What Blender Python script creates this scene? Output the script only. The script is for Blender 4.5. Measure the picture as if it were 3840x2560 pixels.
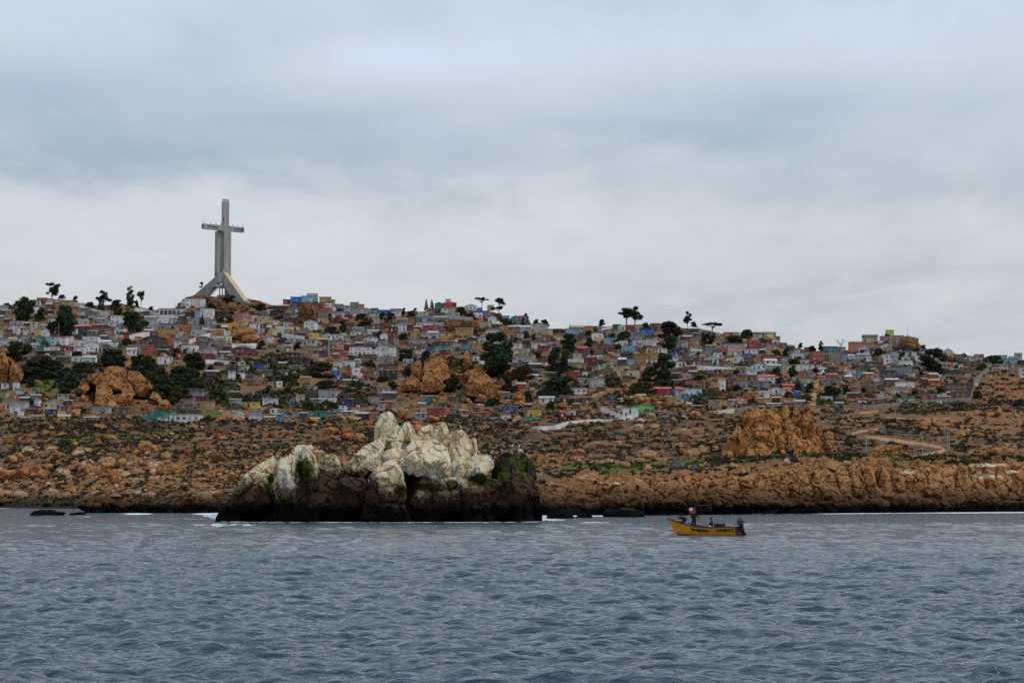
import bpy, bmesh, math, random
import numpy as np
from mathutils import Vector, Matrix
R = math.radians
random.seed(7); rng = np.random.default_rng(7)
scene = bpy.context.scene
for _o in list(bpy.data.objects): bpy.data.objects.remove(_o)
C = scene.collection

# ------------------------------------------------------------------ camera
FPX = 70.0/36.0*3840.0            # focal length in photograph pixels
CAMH = 3.0                        # eye height above the water on a launch
PITCH = math.atan(588.0/FPX)
cam = bpy.data.objects.new('camera', bpy.data.cameras.new('camera')); C.objects.link(cam)
cam.data.lens = 70; cam.data.sensor_width = 36; cam.data.sensor_fit = 'HORIZONTAL'
cam.data.clip_start = 0.5; cam.data.clip_end = 60000
cam.location = (0, 0, CAMH); cam.rotation_euler = (R(90)+PITCH, 0, 0)
scene.camera = cam

# ------------------------------------------------------------------ exposure
scene.view_settings.view_transform = 'Standard'; scene.view_settings.look = 'None'
scene.view_settings.exposure = 0.0; scene.view_settings.gamma = 1.0
scene.view_settings.use_curve_mapping = False
scene.render.engine = 'CYCLES'
scene.cycles.use_denoising = False
scene.cycles.max_bounces = 5; scene.cycles.diffuse_bounces = 2; scene.cycles.glossy_bounces = 3
scene.cycles.sample_clamp_indirect = 4
try: scene.cycles.denoiser = 'OPENIMAGEDENOISE'
except Exception: pass

# ------------------------------------------------------------------ sun (overcast: weak and very soft)
SUN_EL, SUN_AZ = 58.0, 106.0      # azimuth clockwise from +Y: high on the right
sd = bpy.data.lights.new('sun', 'SUN'); sd.energy = 1.5; sd.angle = R(11); sd.color = (1.0, 0.95, 0.87)
sun = bpy.data.objects.new('sun', sd); C.objects.link(sun)
_dir = Vector((math.sin(R(SUN_AZ))*math.cos(R(SUN_EL)), math.cos(R(SUN_AZ))*math.cos(R(SUN_EL)), math.sin(R(SUN_EL))))
sun.rotation_euler = _dir.to_track_quat('Z', 'Y').to_euler()

# ------------------------------------------------------------------ node helpers
class NT:
    def __init__(s, tree): s.t = tree; s.n = tree.nodes; s.l = tree.links
    def add(s, typ, **kw):
        nd = s.n.new(typ)
        for k, v in kw.items():
            if k == 'inp':
                for a, b in v.items():
                    if hasattr(b, 'is_linked'): s.l.new(b, nd.inputs[a])
                    else: nd.inputs[a].default_value = b
            else: setattr(nd, k, v)
        return nd
    def math(s, op, a, b=None, c=None, clamp=False):
        nd = s.n.new('ShaderNodeMath'); nd.operation = op; nd.use_clamp = clamp
        for i, x in enumerate((a, b, c)):
            if x is None: continue
            if hasattr(x, 'is_linked'): s.l.new(x, nd.inputs[i])
            else: nd.inputs[i].default_value = x
        return nd.outputs[0]
    def mix(s, f, a, b, blend='MIX'):
        nd = s.n.new('ShaderNodeMix'); nd.data_type = 'RGBA'; nd.blend_type = blend; nd.clamp_factor = True
        for i, x in ((0, f), (6, a), (7, b)):
            if hasattr(x, 'is_linked'): s.l.new(x, nd.inputs[i])
            elif i == 0: nd.inputs[0].default_value = x
            else: nd.inputs[i].default_value = (*x, 1)
        return nd.outputs[2]
    def ramp(s, f, lo, hi):      # smooth 0..1
        nd = s.n.new('ShaderNodeMapRange'); nd.interpolation_type = 'SMOOTHSTEP'
        s.l.new(f, nd.inputs[0]); nd.inputs[1].default_value = lo; nd.inputs[2].default_value = hi
        return nd.outputs[0]
    def noise(s, vec, scale, detail=4, rough=0.55, dist=0.0, out=0):
        nd = s.n.new('ShaderNodeTexNoise'); nd.inputs['Scale'].default_value = scale
        nd.inputs['Detail'].default_value = detail; nd.inputs['Roughness'].default_value = rough
        nd.inputs['Distortion'].default_value = dist
        if vec is not None: s.l.new(vec, nd.inputs['Vector'])
        return nd.outputs[out]
    def mapping(s, vec, scale=(1, 1, 1), loc=(0, 0, 0)):
        nd = s.n.new('ShaderNodeMapping'); s.l.new(vec, nd.inputs['Vector'])
        nd.inputs['Scale'].default_value = scale; nd.inputs['Location'].default_value = loc
        return nd.outputs[0]

# ------------------------------------------------------------------ world: overcast deck over a daylight sky
world = bpy.data.worlds.new('World'); scene.world = world; world.use_nodes = True
w = NT(world.node_tree); w.n.clear()
tc = w.add('ShaderNodeTexCoord'); sep = w.add('ShaderNodeSeparateXYZ', inp={0: tc.outputs['Generated']})
sky = w.add('ShaderNodeTexSky'); sky.sky_type = 'NISHITA'; sky.sun_disc = False
sky.sun_elevation = R(SUN_EL); sky.sun_rotation = R(SUN_AZ); sky.air_density = 1.0; sky.dust_density = 2.0
X, Y, Z = sep.outputs
zp = w.math('ADD', w.math('MAXIMUM', Z, 0.0), 0.10)
cx = w.math('DIVIDE', X, zp); cy = w.math('DIVIDE', Y, zp)
pl = w.add('ShaderNodeCombineXYZ', inp={0: cx, 1: cy, 2: 0.0}).outputs[0]
n1 = w.noise(w.mapping(pl, (0.95, 0.42, 1), (3.1, 1.7, 0)), 1.0, 5, 0.52, 0.25)
n2 = w.noise(w.mapping(pl, (1.5, 1.0, 1), (8.3, 4.9, 0)), 1.6, 5, 0.55, 0.3)
# cloud masses of the deck in view: (pixel u, v, half-width, half-height, weight): + is thick grey, - thin and bright
ya = w.math('MAXIMUM', Y, 0.15)
n3 = w.noise(w.mapping(pl, (3.4, 1.7, 1), (1.3, 9.9, 0)), 1.9, 6, 0.6, 0.5)
wob = w.math('SUBTRACT', w.math('ADD', w.math('MULTIPLY', n2, .64), w.math('MULTIPLY', n3, .36)), 0.5)
aa = w.math('ADD', w.math('DIVIDE', X, ya), w.math('MULTIPLY', wob, 0.11))
ee = w.math('ADD', w.math('DIVIDE', Z, ya), w.math('MULTIPLY', wob, 0.045))
BL = [(500, 540, 1100, 140, .52), (2450, 480, 650, 75, .42), (250, 330, 700, 120, .38), (1500, 610, 1200, 100, .32), (900, 150, 420, 110, .25),
      (1500, 210, 620, 90, -.55), (2300, 120, 900, 120, -.22), (1500, 900, 1900, 170, -.17), (3300, 90, 700, 180, -.45),
      (3700, 720, 420, 160, .30), (3500, 1050, 900, 140, .16), (300, 760, 800, 60, -.08), (2900, 340, 600, 60, .16), (1250, 420, 500, 45, .2), (3000, 650, 700, 60, -.12)]
dens = None
for (u, v, su, sv, k) in BL:
    a = w.math('DIVIDE', w.math('SUBTRACT', aa, (u-1920)/FPX), su/FPX)
    e = w.math('DIVIDE', w.math('SUBTRACT', ee, (1868-v)/FPX), sv/FPX)
    g = w.math('EXPONENT', w.math('MULTIPLY', w.math('ADD', w.math('MULTIPLY', a, a), w.math('MULTIPLY', e, e)), -1.0))
    g = w.math('MULTIPLY', g, k)
    dens = g if dens is None else w.math('ADD', dens, g)
front = w.ramp(Y, 0.2, 0.5)
dens = w.math('MULTIPLY', dens, w.math('MULTIPLY', front, .74))
nn = w.math('ADD', w.math('MULTIPLY', w.math('SUBTRACT', n1, 0.5), .75), w.math('MULTIPLY', wob, 1.2))
dens = w.math('ADD', w.math('ADD', dens, nn), 0.42, clamp=True)
cl = w.add('ShaderNodeValToRGB', inp={0: dens}); cr = cl.color_ramp
cr.elements[0].position = 0.0; cr.elements[0].color = (0.665, 0.72, 0.81, 1)
cr.elements[1].position = 1.0; cr.elements[1].color = (0.37, 0.455, 0.54, 1)
for p, c in ((0.25, (0.615, 0.66, 0.715)), (0.45, (0.555, 0.61, 0.67)), (0.7, (0.455, 0.53, 0.605))):
    e_ = cr.elements.new(p); e_.color = (*c, 1)
lift = w.math('ADD', w.math('MULTIPLY', w.math('MAXIMUM', Z, 0.0), 0.20), 1.0)   # an overcast deck is brighter overhead
tint = w.mix(w.ramp(Z, .08, .25), (1.035, 1.0, .955), (.955, 1.0, 1.065))
clt = w.mix(1.0, cl.outputs[0], tint, 'MULTIPLY')
sc10 = w.add('ShaderNodeVectorMath', operation='SCALE', inp={0: clt, 'Scale': w.math('MULTIPLY', lift, 10.0)})
skyc = w.mix(0.965, sky.outputs[0], sc10.outputs[0])
bg = w.add('ShaderNodeBackground', inp={0: skyc, 1: 0.1})
wo = w.add('ShaderNodeOutputWorld', inp={0: bg.outputs[0]})

# ------------------------------------------------------------------ helpers: projection, noise, meshes
SP, CP = math.sin(PITCH), math.cos(PITCH)
def P(u, v, d):
    """world point seen at photograph pixel (u, v) at horizontal depth d"""
    xx = (np.asarray(u, float)-1920)/FPX; yy = (1280-np.asarray(v, float))/FPX
    f = CP-yy*SP
    return np.stack(np.broadcast_arrays(xx/f*d, np.asarray(d, float)+0*xx, CAMH+(SP+yy*CP)/f*d), -1)
def vof(z, d):
    """photograph row of a point of height z at depth d"""
    t = (np.asarray(z, float)-CAMH)/d
    # (SP+y CP)/(CP-y SP)=t
    y = (t*CP-SP)/(CP+t*SP)
    return 1280-y*FPX
def _h(i, j, k, s):
    x = (i.astype(np.int64)*374761393+j.astype(np.int64)*668265263+k.astype(np.int64)*2147483647+s*1274126177) & 0xffffffff
    x = ((x ^ (x >> 13))*1274126177) & 0xffffffff
    x = ((x ^ (x >> 16))*2246822519) & 0xffffffff
    return ((x ^ (x >> 15)) & 0xffffff)/float(0xffffff)
def vnoise(p, s=0):
    p = np.asarray(p, float); i = np.floor(p).astype(np.int64); f = p-i; f = f*f*f*(f*(f*6-15)+10)
    r = 0
    for a in (0, 1):
        for b in (0, 1):
            for c in (0, 1):
                wgt = (f[:, 0] if a else 1-f[:, 0])*(f[:, 1] if b else 1-f[:, 1])*(f[:, 2] if c else 1-f[:, 2])
                r = r+wgt*_h(i[:, 0]+a, i[:, 1]+b, i[:, 2]+c, s)
    return r*2-1
def fbm(p, o=4, s=0, g=0.5):
    r = 0; a = 1.0; q = np.asarray(p, float); t = 0
    for k in range(o):
        r = r+a*vnoise(q, s+k*17); t += a; a *= g; q = q*2.03+5.1
    return r/t
def cell(p, s=0):
    """F1, F2, id of cellular noise"""
    p = np.asarray(p, float); i = np.floor(p).astype(np.int64); f1 = np.full(len(p), 9.0); f2 = f1.copy(); idv = np.zeros(len(p))
    for a in (-1, 0, 1):
        for b in (-1, 0, 1):
            for c in (-1, 0, 1):
                I, J, K = i[:, 0]+a, i[:, 1]+b, i[:, 2]+c
                q = np.stack([I+_h(I, J, K, s), J+_h(I, J, K, s+1), K+_h(I, J, K, s+2)], -1)
                dd = np.sqrt(((q-p)**2).sum(1)); hid = _h(I, J, K, s+5)
                m = dd < f1
                f2 = np.where(m, f1, np.minimum(f2, dd)); idv = np.where(m, hid, idv); f1 = np.where(m, dd, f1)
    return f1, f2, idv
def sstep(x, a, b):
    t = np.clip((x-a)/(b-a), 0, 1); return t*t*(3-2*t)

def mesh(name, V, F, mats=(), smooth=False, midx=None):
    me = bpy.data.meshes.new(name)
    V = np.asarray(V, np.float32)
    if isinstance(F, np.ndarray):
        n, k = F.shape
        me.vertices.add(len(V)); me.vertices.foreach_set('co', V.ravel())
        me.loops.add(n*k); me.loops.foreach_set('vertex_index', F.astype(np.int32).ravel())
        me.polygons.add(n); me.polygons.foreach_set('loop_start', np.arange(0, n*k, k, dtype=np.int32))
        me.update(calc_edges=True)
    else:
        me.from_pydata([tuple(map(float, p)) for p in V], [], F); me.update()
    for m in mats: me.materials.append(m)
    if midx is not None: me.polygons.foreach_set('material_index', np.asarray(midx, np.int32))
    if smooth: me.polygons.foreach_set('use_smooth', np.ones(len(me.polygons), bool))
    me.validate(clean_customdata=False)
    return me
def attr(me, name, vals):
    a = me.attributes.new(name, 'FLOAT', 'POINT'); a.data.foreach_set('value', np.asarray(vals, np.float32))
def link(name, me, parent=None, loc=None, label=None, cat=None, group=None, kind=None, mat=None):
    o = bpy.data.objects.new(name, me); C.objects.link(o)
    if parent is not None: o.parent = parent
    if loc is not None: o.location = loc
    if mat is not None:
        if len(o.material_slots) == 0: me.materials.append(None)
        o.material_slots[0].link = 'OBJECT'; o.material_slots[0].material = mat
    tag(o, label, cat, group, kind)
    return o
def tag(o, label=None, cat=None, group=None, kind=None):
    if label: o['label'] = label
    if cat: o['category'] = cat
    if group: o['group'] = group
    if kind: o['kind'] = kind
    return o
def empty(name, loc, rz=0, label=None, cat=None, group=None):
    o = bpy.data.objects.new(name, None); C.objects.link(o); o.location = loc; o.rotation_euler = (0, 0, rz)
    o.empty_display_size = 0.3
    return tag(o, label, cat, group)
class MB:
    """collects simple solids for ONE mesh"""
    def __init__(s): s.v = []; s.f = []; s.m = []
    def add(s, V, F, m=0):
        b = len(s.v); s.v += [tuple(map(float, p)) for p in V]; s.f += [tuple(b+i for i in f) for f in F]; s.m += [m]*len(F); return s
    def box(s, x0, x1, y0, y1, z0, z1, m=0, M=None):
        V = [(x, y, z) for z in (z0, z1) for (x, y) in ((x0, y0), (x1, y0), (x1, y1), (x0, y1))]
        if M is not None: V = [tuple(M @ Vector(p)) for p in V]
        return s.add(V, [(3, 2, 1, 0), (4, 5, 6, 7), (0, 1, 5, 4), (1, 2, 6, 5), (2, 3, 7, 6), (3, 0, 4, 7)], m)
    def prism(s, poly, e, m=0):
        """poly: 3D ring; e: extrusion vector"""
        n = len(poly); V = [tuple(p) for p in poly]+[tuple(Vector(p)+Vector(e)) for p in poly]
        F = [tuple(range(n-1, -1, -1)), tuple(range(n, 2*n))]+[(i, (i+1) % n, n+(i+1) % n, n+i) for i in range(n)]
        return s.add(V, F, m)
    def beam(s, p, q, hw, hh, m=0, up=(0, 0, 1)):
        p, q = Vector(p), Vector(q); d = (q-p).normalized(); a = d.cross(Vector(up))
        if a.length < 1e-4: a = d.cross(Vector((1, 0, 0)))
        a.normalize(); b = a.cross(d)
        V = [c+a*x*hw+b*y*hh for c in (p, q) for (x, y) in ((-1, -1), (1, -1), (1, 1), (-1, 1))]
        return s.add(V, [(3, 2, 1, 0), (4, 5, 6, 7), (0, 1, 5, 4), (1, 2, 6, 5), (2, 3, 7, 6), (3, 0, 4, 7)], m)
    def tube(s, pts, rad, n=6, m=0):
        pts = [Vector(p) for p in pts]; rad = [rad]*len(pts) if not hasattr(rad, '__len__') else rad
        V = []; F = []
        for i, p in enumerate(pts):
            t = (pts[min(i+1, len(pts)-1)]-pts[max(i-1, 0)]).normalized()
            a = t.cross(Vector((0, 0, 1)));
            if a.length < 1e-3: a = t.cross(Vector((1, 0, 0)))
            a.normalize(); b = t.cross(a)
            for k in range(n):
                an = 2*math.pi*k/n; V.append(p+(a*math.cos(an)+b*math.sin(an))*rad[i])
        for i in range(len(pts)-1):
            for k in range(n):
                F.append((i*n+k, i*n+(k+1) % n, (i+1)*n+(k+1) % n, (i+1)*n+k))
        F.append(tuple(range(n-1, -1, -1))); F.append(tuple((len(pts)-1)*n+k for k in range(n)))
        return s.add(V, F, m)
    def ball(s, c, r, n=8, k=6, m=0, sq=(1, 1, 1)):
        V = []; F = []
        for i in range(k+1):
            th = math.pi*i/k
            for j in range(n):
                ph = 2*math.pi*j/n; V.append((c[0]+r*sq[0]*math.sin(th)*math.cos(ph), c[1]+r*sq[1]*math.sin(th)*math.sin(ph), c[2]+r*sq[2]*math.cos(th)))
        for i in range(k):
            for j in range(n): F.append((i*n+j, (i+1)*n+j, (i+1)*n+(j+1) % n, i*n+(j+1) % n))
        return s.add(V, F, m)
    def mesh(s, name, mats=(), smooth=False): return mesh(name, s.v, s.f, mats, smooth, s.m)
    def build(s, name, mats, parent=None, smooth=False, **kw): return link(name, s.mesh(name, mats, smooth), parent, **kw)

# ------------------------------------------------------------------ materials
def newmat(name):
    m = bpy.data.materials.new(name); m.use_nodes = True; t = NT(m.node_tree); t.n.clear()
    b = t.add('ShaderNodeBsdfPrincipled'); t.add('ShaderNodeOutputMaterial', inp={0: b.outputs[0]})
    return m, t, b
_pm = {}
def paint(name, col, rough=0.8, wear=0.25, scale=0.35):
    """weathered paint/plaster/wood: patchy tone, vertical rain streaks"""
    if name in _pm: return _pm[name]
    m, t, b = newmat(name); g = t.add('ShaderNodeNewGeometry').outputs['Position']
    n = t.noise(g, scale, 4, .6); st = t.noise(t.mapping(g, (2.2, 2.2, .18)), 1.0, 3, .6)
    f = t.math('ADD', t.math('MULTIPLY', n, .6), t.math('MULTIPLY', st, .4))
    dark = tuple(c*(1-wear)*.8+.012 for c in col); lite = tuple(min(.85, c*(1+wear*.45)+.01) for c in col)
    c = t.mix(t.ramp(f, .3, .7), dark, lite)
    t.l.new(c, b.inputs['Base Color']); b.inputs['Roughness'].default_value = rough; b.inputs['Specular IOR Level'].default_value = .12 if max(col) < .1 and rough > .5 else .3
    _pm[name] = m; return m
COL = dict(w=(.70, .71, .725), lw=(.40, .415, .43), g=(.24, .23, .22), dg=(.085, .085, .09), br=(.17, .105, .07), db=(.062, .045, .038), r=(.42, .038, .04),
           dr=(.24, .03, .035), rr=(.40, .085, .03), o=(.62, .22, .04), oc=(.50, .27, .05), y=(.64, .43, .08), c=(.54, .47, .33), tan=(.44, .26, .13),
           b=(.025, .12, .46), vb=(.015, .17, .62), lb=(.20, .48, .66), cy=(.05, .42, .60), t=(.03, .24, .24), gr=(.05, .33, .20), dgr=(.02, .12, .085), lg=(.18, .58, .12),
           mint=(.06, .42, .24), lime=(.42, .50, .08), pg=(.34, .47, .22), p=(.62, .30, .32), sal=(.62, .18, .12), lav=(.33, .26, .52), mag=(.34, .06, .30), nb=(.02, .045, .14), mus=(.30, .17, .03))
CN = dict(w='white', lw='pale grey', g='grey block', dg='charcoal', br='brown wooden', db='dark brown', r='bright red', dr='dark red', rr='rust red', o='orange', oc='ochre',
          y='yellow', c='cream', tan='tan', b='blue', vb='vivid blue', lb='light blue', cy='cyan', t='teal', gr='green', dgr='dark green', lg='bright green', mint='mint green', lime='lime green', pg='pale green',
          p='pink', sal='salmon', lav='lavender', mag='magenta', nb='navy', mus='mustard')
def fade(c): l_ = .3*c[0]+.6*c[1]+.1*c[2]; return tuple((x*.89+l_*.11)*1.0 for x in c)     # sun-bleached paint
def wallmat(k): return paint('wall_'+CN[k].replace(' ', '_'), fade(COL[k]), .85, .32)
ROOFC = dict(z=('zinc', (.36, .375, .385)), wz=('whitewashed sheet', (.56, .56, .55)), ru=('rusty sheet', (.27, .14, .075)), rd=('red sheet', (.48, .09, .055)), dk=('dark sheet', (.09, .085, .085)),
             tn=('tan sheet', (.40, .32, .21)), gz=('grey sheet', (.27, .28, .29)), bl=('blue sheet', (.03, .15, .45)), tl=('teal sheet', (.03, .36, .32)), gn=('green sheet', (.06, .28, .14)))
def roofmat(k): return paint('roof_'+ROOFC[k][0].replace(' ', '_'), ROOFC[k][1], .6, .28, .5)
m_glass, t_, b_ = newmat('window_glass'); b_.inputs['Base Color'].default_value = (.03, .036, .045, 1); b_.inputs['Roughness'].default_value = .12
m_frame = paint('window_frame', (.62, .62, .62), .6, .1)
m_frame_d = paint('window_frame_dark', (.12, .08, .06), .6, .1)
m_post = paint('timber_post', (.13, .10, .08), .85, .3)
m_conc = paint('pole_concrete', (.42, .41, .39), .85, .2)

def rockmat(name, c1, c2, c3, tide=2.0, sc=.16, bump=.5, jsc=.17, brown=2.9, moss=False, guano=False):
    """granite: two warm tones, dark lichen films and rain streaks, black weed below the tide mark"""
    m, t, b = newmat(name); g = t.add('ShaderNodeNewGeometry'); pos = g.outputs['Position']
    big = t.noise(pos, sc, 5, .6, .4); mid = t.noise(pos, sc*5, 5, .65); fine = t.noise(pos, sc*26, 4, .7)
    st = t.noise(t.mapping(pos, (1.3, 1.3, .14)), sc*4.5, 5, .65)
    f = t.math('ADD', t.math('MULTIPLY', big, .55), t.math('MULTIPLY', mid, .45))
    col = t.mix(t.ramp(f, .36, .64), c1, c2)
    f2 = t.math('ADD', t.math('MULTIPLY', st, .8), t.math('MULTIPLY', fine, .2))
    col = t.mix(t.math('MULTIPLY', t.ramp(f2, .49, .66), .8), col, c3)
    col = t.mix(t.math('MULTIPLY', t.ramp(fine, .40, .62), .18), col, tuple(min(.8, x*1.5+.03) for x in c2))
    wv = t.add('ShaderNodeVectorMath', operation='ADD', inp={0: t.mapping(pos, (1, .8, .6)), 1: t.noise(pos, sc*2, 4, .6, out=1)})
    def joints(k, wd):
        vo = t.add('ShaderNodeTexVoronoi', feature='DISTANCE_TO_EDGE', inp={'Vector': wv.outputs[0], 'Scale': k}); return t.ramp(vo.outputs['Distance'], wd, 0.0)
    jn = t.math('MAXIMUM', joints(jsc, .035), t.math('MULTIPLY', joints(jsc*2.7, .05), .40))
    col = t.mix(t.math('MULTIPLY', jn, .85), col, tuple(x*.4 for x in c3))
    if guano:
        ga = t.add('ShaderNodeAttribute', attribute_name='guano').outputs['Fac']
        gs = t.noise(t.mapping(pos, (2.2, 2.2, .30)), 1.7, 5, .68); gn = t.noise(pos, 1.3, 5, .65)
        gf = t.ramp(t.math('ADD', ga, t.math('MULTIPLY', t.math('SUBTRACT', 1.0, t.math('MULTIPLY', ga, .55)), t.math('ADD', t.math('MULTIPLY', t.math('SUBTRACT', gs, .5), 2.3), t.math('MULTIPLY', t.math('SUBTRACT', gn, .5), 1.6)))), .30, .62)
        yel = t.noise(t.mapping(pos, (1.6, 1.6, .22)), .55, 5, .6)
        gc = t.mix(t.ramp(yel, .37, .59), (.60, .56, .475), (.565, .44, .245))
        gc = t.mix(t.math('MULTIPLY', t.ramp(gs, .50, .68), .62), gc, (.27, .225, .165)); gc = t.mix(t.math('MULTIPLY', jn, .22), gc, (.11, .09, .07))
        gc = t.mix(t.math('MULTIPLY', t.ramp(fine, .58, .74), .22), gc, (.30, .22, .18))
        col = t.mix(gf, col, gc)
    if moss:
        ma = t.add('ShaderNodeAttribute', attribute_name='moss').outputs['Fac']
        ms = t.noise(t.mapping(pos, (2.4, 2.4, .35)), 1.9, 4, .65)
        mf = t.ramp(t.math('ADD', ma, t.math('MULTIPLY', t.math('SUBTRACT', ms, .5), 1.5)), .42, .62)
        col = t.mix(mf, col, t.mix(ms, (.016, .032, .004), (.062, .080, .012)))
    if tide is not None:
        sx = t.add('ShaderNodeSeparateXYZ', inp={0: pos}).outputs[2]
        tn = t.math('ADD', sx, t.math('MULTIPLY', t.math('SUBTRACT', mid, .5), -3.2))
        tn = t.math('ADD', tn, t.math('MULTIPLY', t.math('SUBTRACT', big, .5), -4.0))
        col = t.mix(t.math('MULTIPLY', t.ramp(tn, tide*brown, tide*1.0), .88), col, (.046, .027, .013))
        col = t.mix(t.ramp(tn, tide*1.1, tide*.6), col, (.0055, .005, .0045))
    t.l.new(col, b.inputs['Base Color']); b.inputs['Roughness'].default_value = .9
    b.inputs['Specular IOR Level'].default_value = .06
    h = t.math('SUBTRACT', t.math('ADD', t.math('MULTIPLY', mid, .5), t.math('MULTIPLY', fine, .12)), t.math('MULTIPLY', jn, .9))
    bp = t.add('ShaderNodeBump', inp={'Strength': bump, 'Distance': .28, 'Height': h})
    t.l.new(bp.outputs[0], b.inputs['Normal'])
    return m
OR = ((.275, .115, .040), (.395, .195, .080), (.060, .033, .020))
TN = ((.285, .145, .062), (.385, .225, .108), (.075, .046, .028))
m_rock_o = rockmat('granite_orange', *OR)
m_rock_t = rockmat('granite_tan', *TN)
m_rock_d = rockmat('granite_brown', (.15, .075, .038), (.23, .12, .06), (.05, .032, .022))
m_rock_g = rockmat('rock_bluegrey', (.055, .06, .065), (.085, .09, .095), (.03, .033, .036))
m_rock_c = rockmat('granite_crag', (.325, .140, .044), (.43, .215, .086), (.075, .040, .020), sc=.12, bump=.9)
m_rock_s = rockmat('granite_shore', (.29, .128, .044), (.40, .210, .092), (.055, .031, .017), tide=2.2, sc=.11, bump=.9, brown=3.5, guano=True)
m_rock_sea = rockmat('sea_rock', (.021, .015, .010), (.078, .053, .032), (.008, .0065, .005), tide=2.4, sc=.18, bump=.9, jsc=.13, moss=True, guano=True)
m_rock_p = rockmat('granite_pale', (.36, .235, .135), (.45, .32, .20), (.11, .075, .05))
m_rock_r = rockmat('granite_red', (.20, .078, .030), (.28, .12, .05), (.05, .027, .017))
# ------------------------------------------------------------------ terrain
RIDGE = [(-1400, 1180), (-400, 1165), (0, 1149), (57, 1139), (126, 1124), (184, 1120), (230, 1122), (287, 1132), (325, 1143), (383, 1143), (459, 1138), (543, 1153), (597, 1163), (650, 1160), (678, 1130),
         (709, 1113), (766, 1104), (816, 1113), (870, 1116), (927, 1117), (965, 1126), (1023, 1143), (1061, 1141), (1091, 1128), (1156, 1122), (1214, 1137), (1267, 1146), (1376, 1158), (1452, 1163), (1548, 1168),
         (1590, 1166), (1643, 1150), (1712, 1148), (1777, 1156), (1854, 1170), (1920, 1195), (1996, 1221), (2054, 1231), (2134, 1231), (2226, 1226), (2325, 1218), (2398, 1215), (2475, 1217), (2547, 1228),
         (2636, 1233), (2721, 1253), (2789, 1254), (2828, 1243), (2858, 1245), (2893, 1265), (2927, 1281), (2965, 1301), (3057, 1315), (3134, 1312), (3200, 1311), (3234, 1289), (3296, 1277), (3345, 1262),
         (3414, 1262), (3445, 1285), (3475, 1308), (3544, 1320), (3659, 1335), (3735, 1340), (3840, 1348), (4400, 1370), (5200, 1400)]
AU = [-1400, 0, 330, 850, 1400, 2020, 2500, 3000, 3840, 5200]
D0 = [700, 620, 560, 440, 410, 352, 356, 396, 450, 520]
V1 = [1852, 1852, 1852, 1852, 1850, 1808, 1795, 1745, 1732, 1730]; D1 = [760, 690, 620, 510, 480, 440, 440, 480, 530, 600]
D2 = [860, 800, 760, 720, 700, 680, 660, 640, 650, 700]
V3 = [1590, 1590, 1590, 1590, 1590, 1580, 1560, 1535, 1530, 1530]; D3 = [960, 940, 930, 920, 920, 930, 950, 980, 980, 1000]
D4 = [1500, 1500, 1520, 1575, 1550, 1480, 1420, 1350, 1280, 1250]
NU, NS = 420, 400
UU = np.linspace(-1400, 5200, NU)
ip = lambda y: np.interp(UU, AU, y)
VR = np.interp(UU, [a for a, b in RIDGE], [b for a, b in RIDGE])
VSH = vof(0.0, ip(D0))
SS = np.linspace(0, 1, NS)          # 0 shore .. 1 ridge
VT = VSH[:, None]+(VR-VSH)[:, None]*SS[None, :]
DT = np.empty_like(VT)
for i in range(NU):
    ctl_v = [VR[i], (ip(V3)[i]), 1700.0, ip(V1)[i], VSH[i]]; ctl_d = [ip(D4)[i], ip(D3)[i], ip(D2)[i], ip(D1)[i], ip(D0)[i]]
    dd = np.interp(VT[i], ctl_v, ctl_d)
    pad = np.r_[np.full(12, dd[0]), dd, np.full(12, dd[-1])]
    sm = np.convolve(pad, np.ones(25)/25, 'valid'); wgt = np.clip(np.minimum(np.arange(NS), NS-1-np.arange(NS))/12, 0, 1)
    DT[i] = dd*(1-wgt)+sm*wgt
def depth(u, v):
    """horizontal depth of the ground seen at photograph pixel (u, v)"""
    u = np.asarray(u, float); v = np.asarray(v, float)
    fi = np.clip((u-UU[0])/(UU[1]-UU[0]), 0, NU-1.001); i = fi.astype(int); f = fi-i
    vs = VSH[i]*(1-f)+VSH[i+1]*f; vr = np.interp(u, [a for a, b in RIDGE], [b for a, b in RIDGE])
    s = np.clip((v-vs)/(vr-vs), 0, 1)*(NS-1); j = np.minimum(s.astype(int), NS-2); g = s-j
    a = DT[i, j]*(1-g)+DT[i, j+1]*g; b = DT[i+1, j]*(1-g)+DT[i+1, j+1]*g
    return a*(1-f)+b*f
def v3(u): return np.interp(u, AU, V3)
def v1(u): return np.interp(u, AU, V1)
ROADPTS = []
for ti_, pl_ in ((5, [(90, 1303), (240, 1318), (380, 1335), (520, 1352), (680, 1378), (800, 1395), (880, 1410), (900, 1432), (840, 1452), (730, 1475), (610, 1500)]), (5, [(-30, 1275), (60, 1255), (160, 1235), (260, 1222)]), (5, [(40, 1070), (160, 1060), (260, 1045)]), (5, [(310, 1110), (420, 1116), (560, 1122), (760, 1124), (980, 1122)]), (4, [(1265, 1015), (1275, 930), (1300, 830), (1325, 760), (1345, 705), (1380, 650), (1430, 575)]), (3, [(700, 1250), (740, 1205), (830, 1145), (930, 1105)]), (4, [(510, 1060), (530, 1000), (590, 930), (650, 880)])):
    o_ = [(0, 1040), (640, 1040), (1280, 1040), (1920, 1040), (2560, 1140), (3200, 1140)][ti_]; q_ = np.array(pl_, float)/2.614+np.array(o_); k_ = np.linspace(0, len(q_)-1, len(q_)*4)
    ROADPTS += list(zip(np.interp(k_, range(len(q_)), q_[:, 0]), np.interp(k_, range(len(q_)), q_[:, 1])))
def roadmask(u, v):
    r = np.zeros(len(u))
    for a, b in ROADPTS:
        m = (np.abs(u-a) < 60) & (np.abs(v-b) < 30)
        if m.any(): r[m] = np.maximum(r[m], np.exp(-(((u[m]-a)/28)**2+((v[m]-b)/13)**2)))
    return np.clip(r*1.6, 0, 1)
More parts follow.
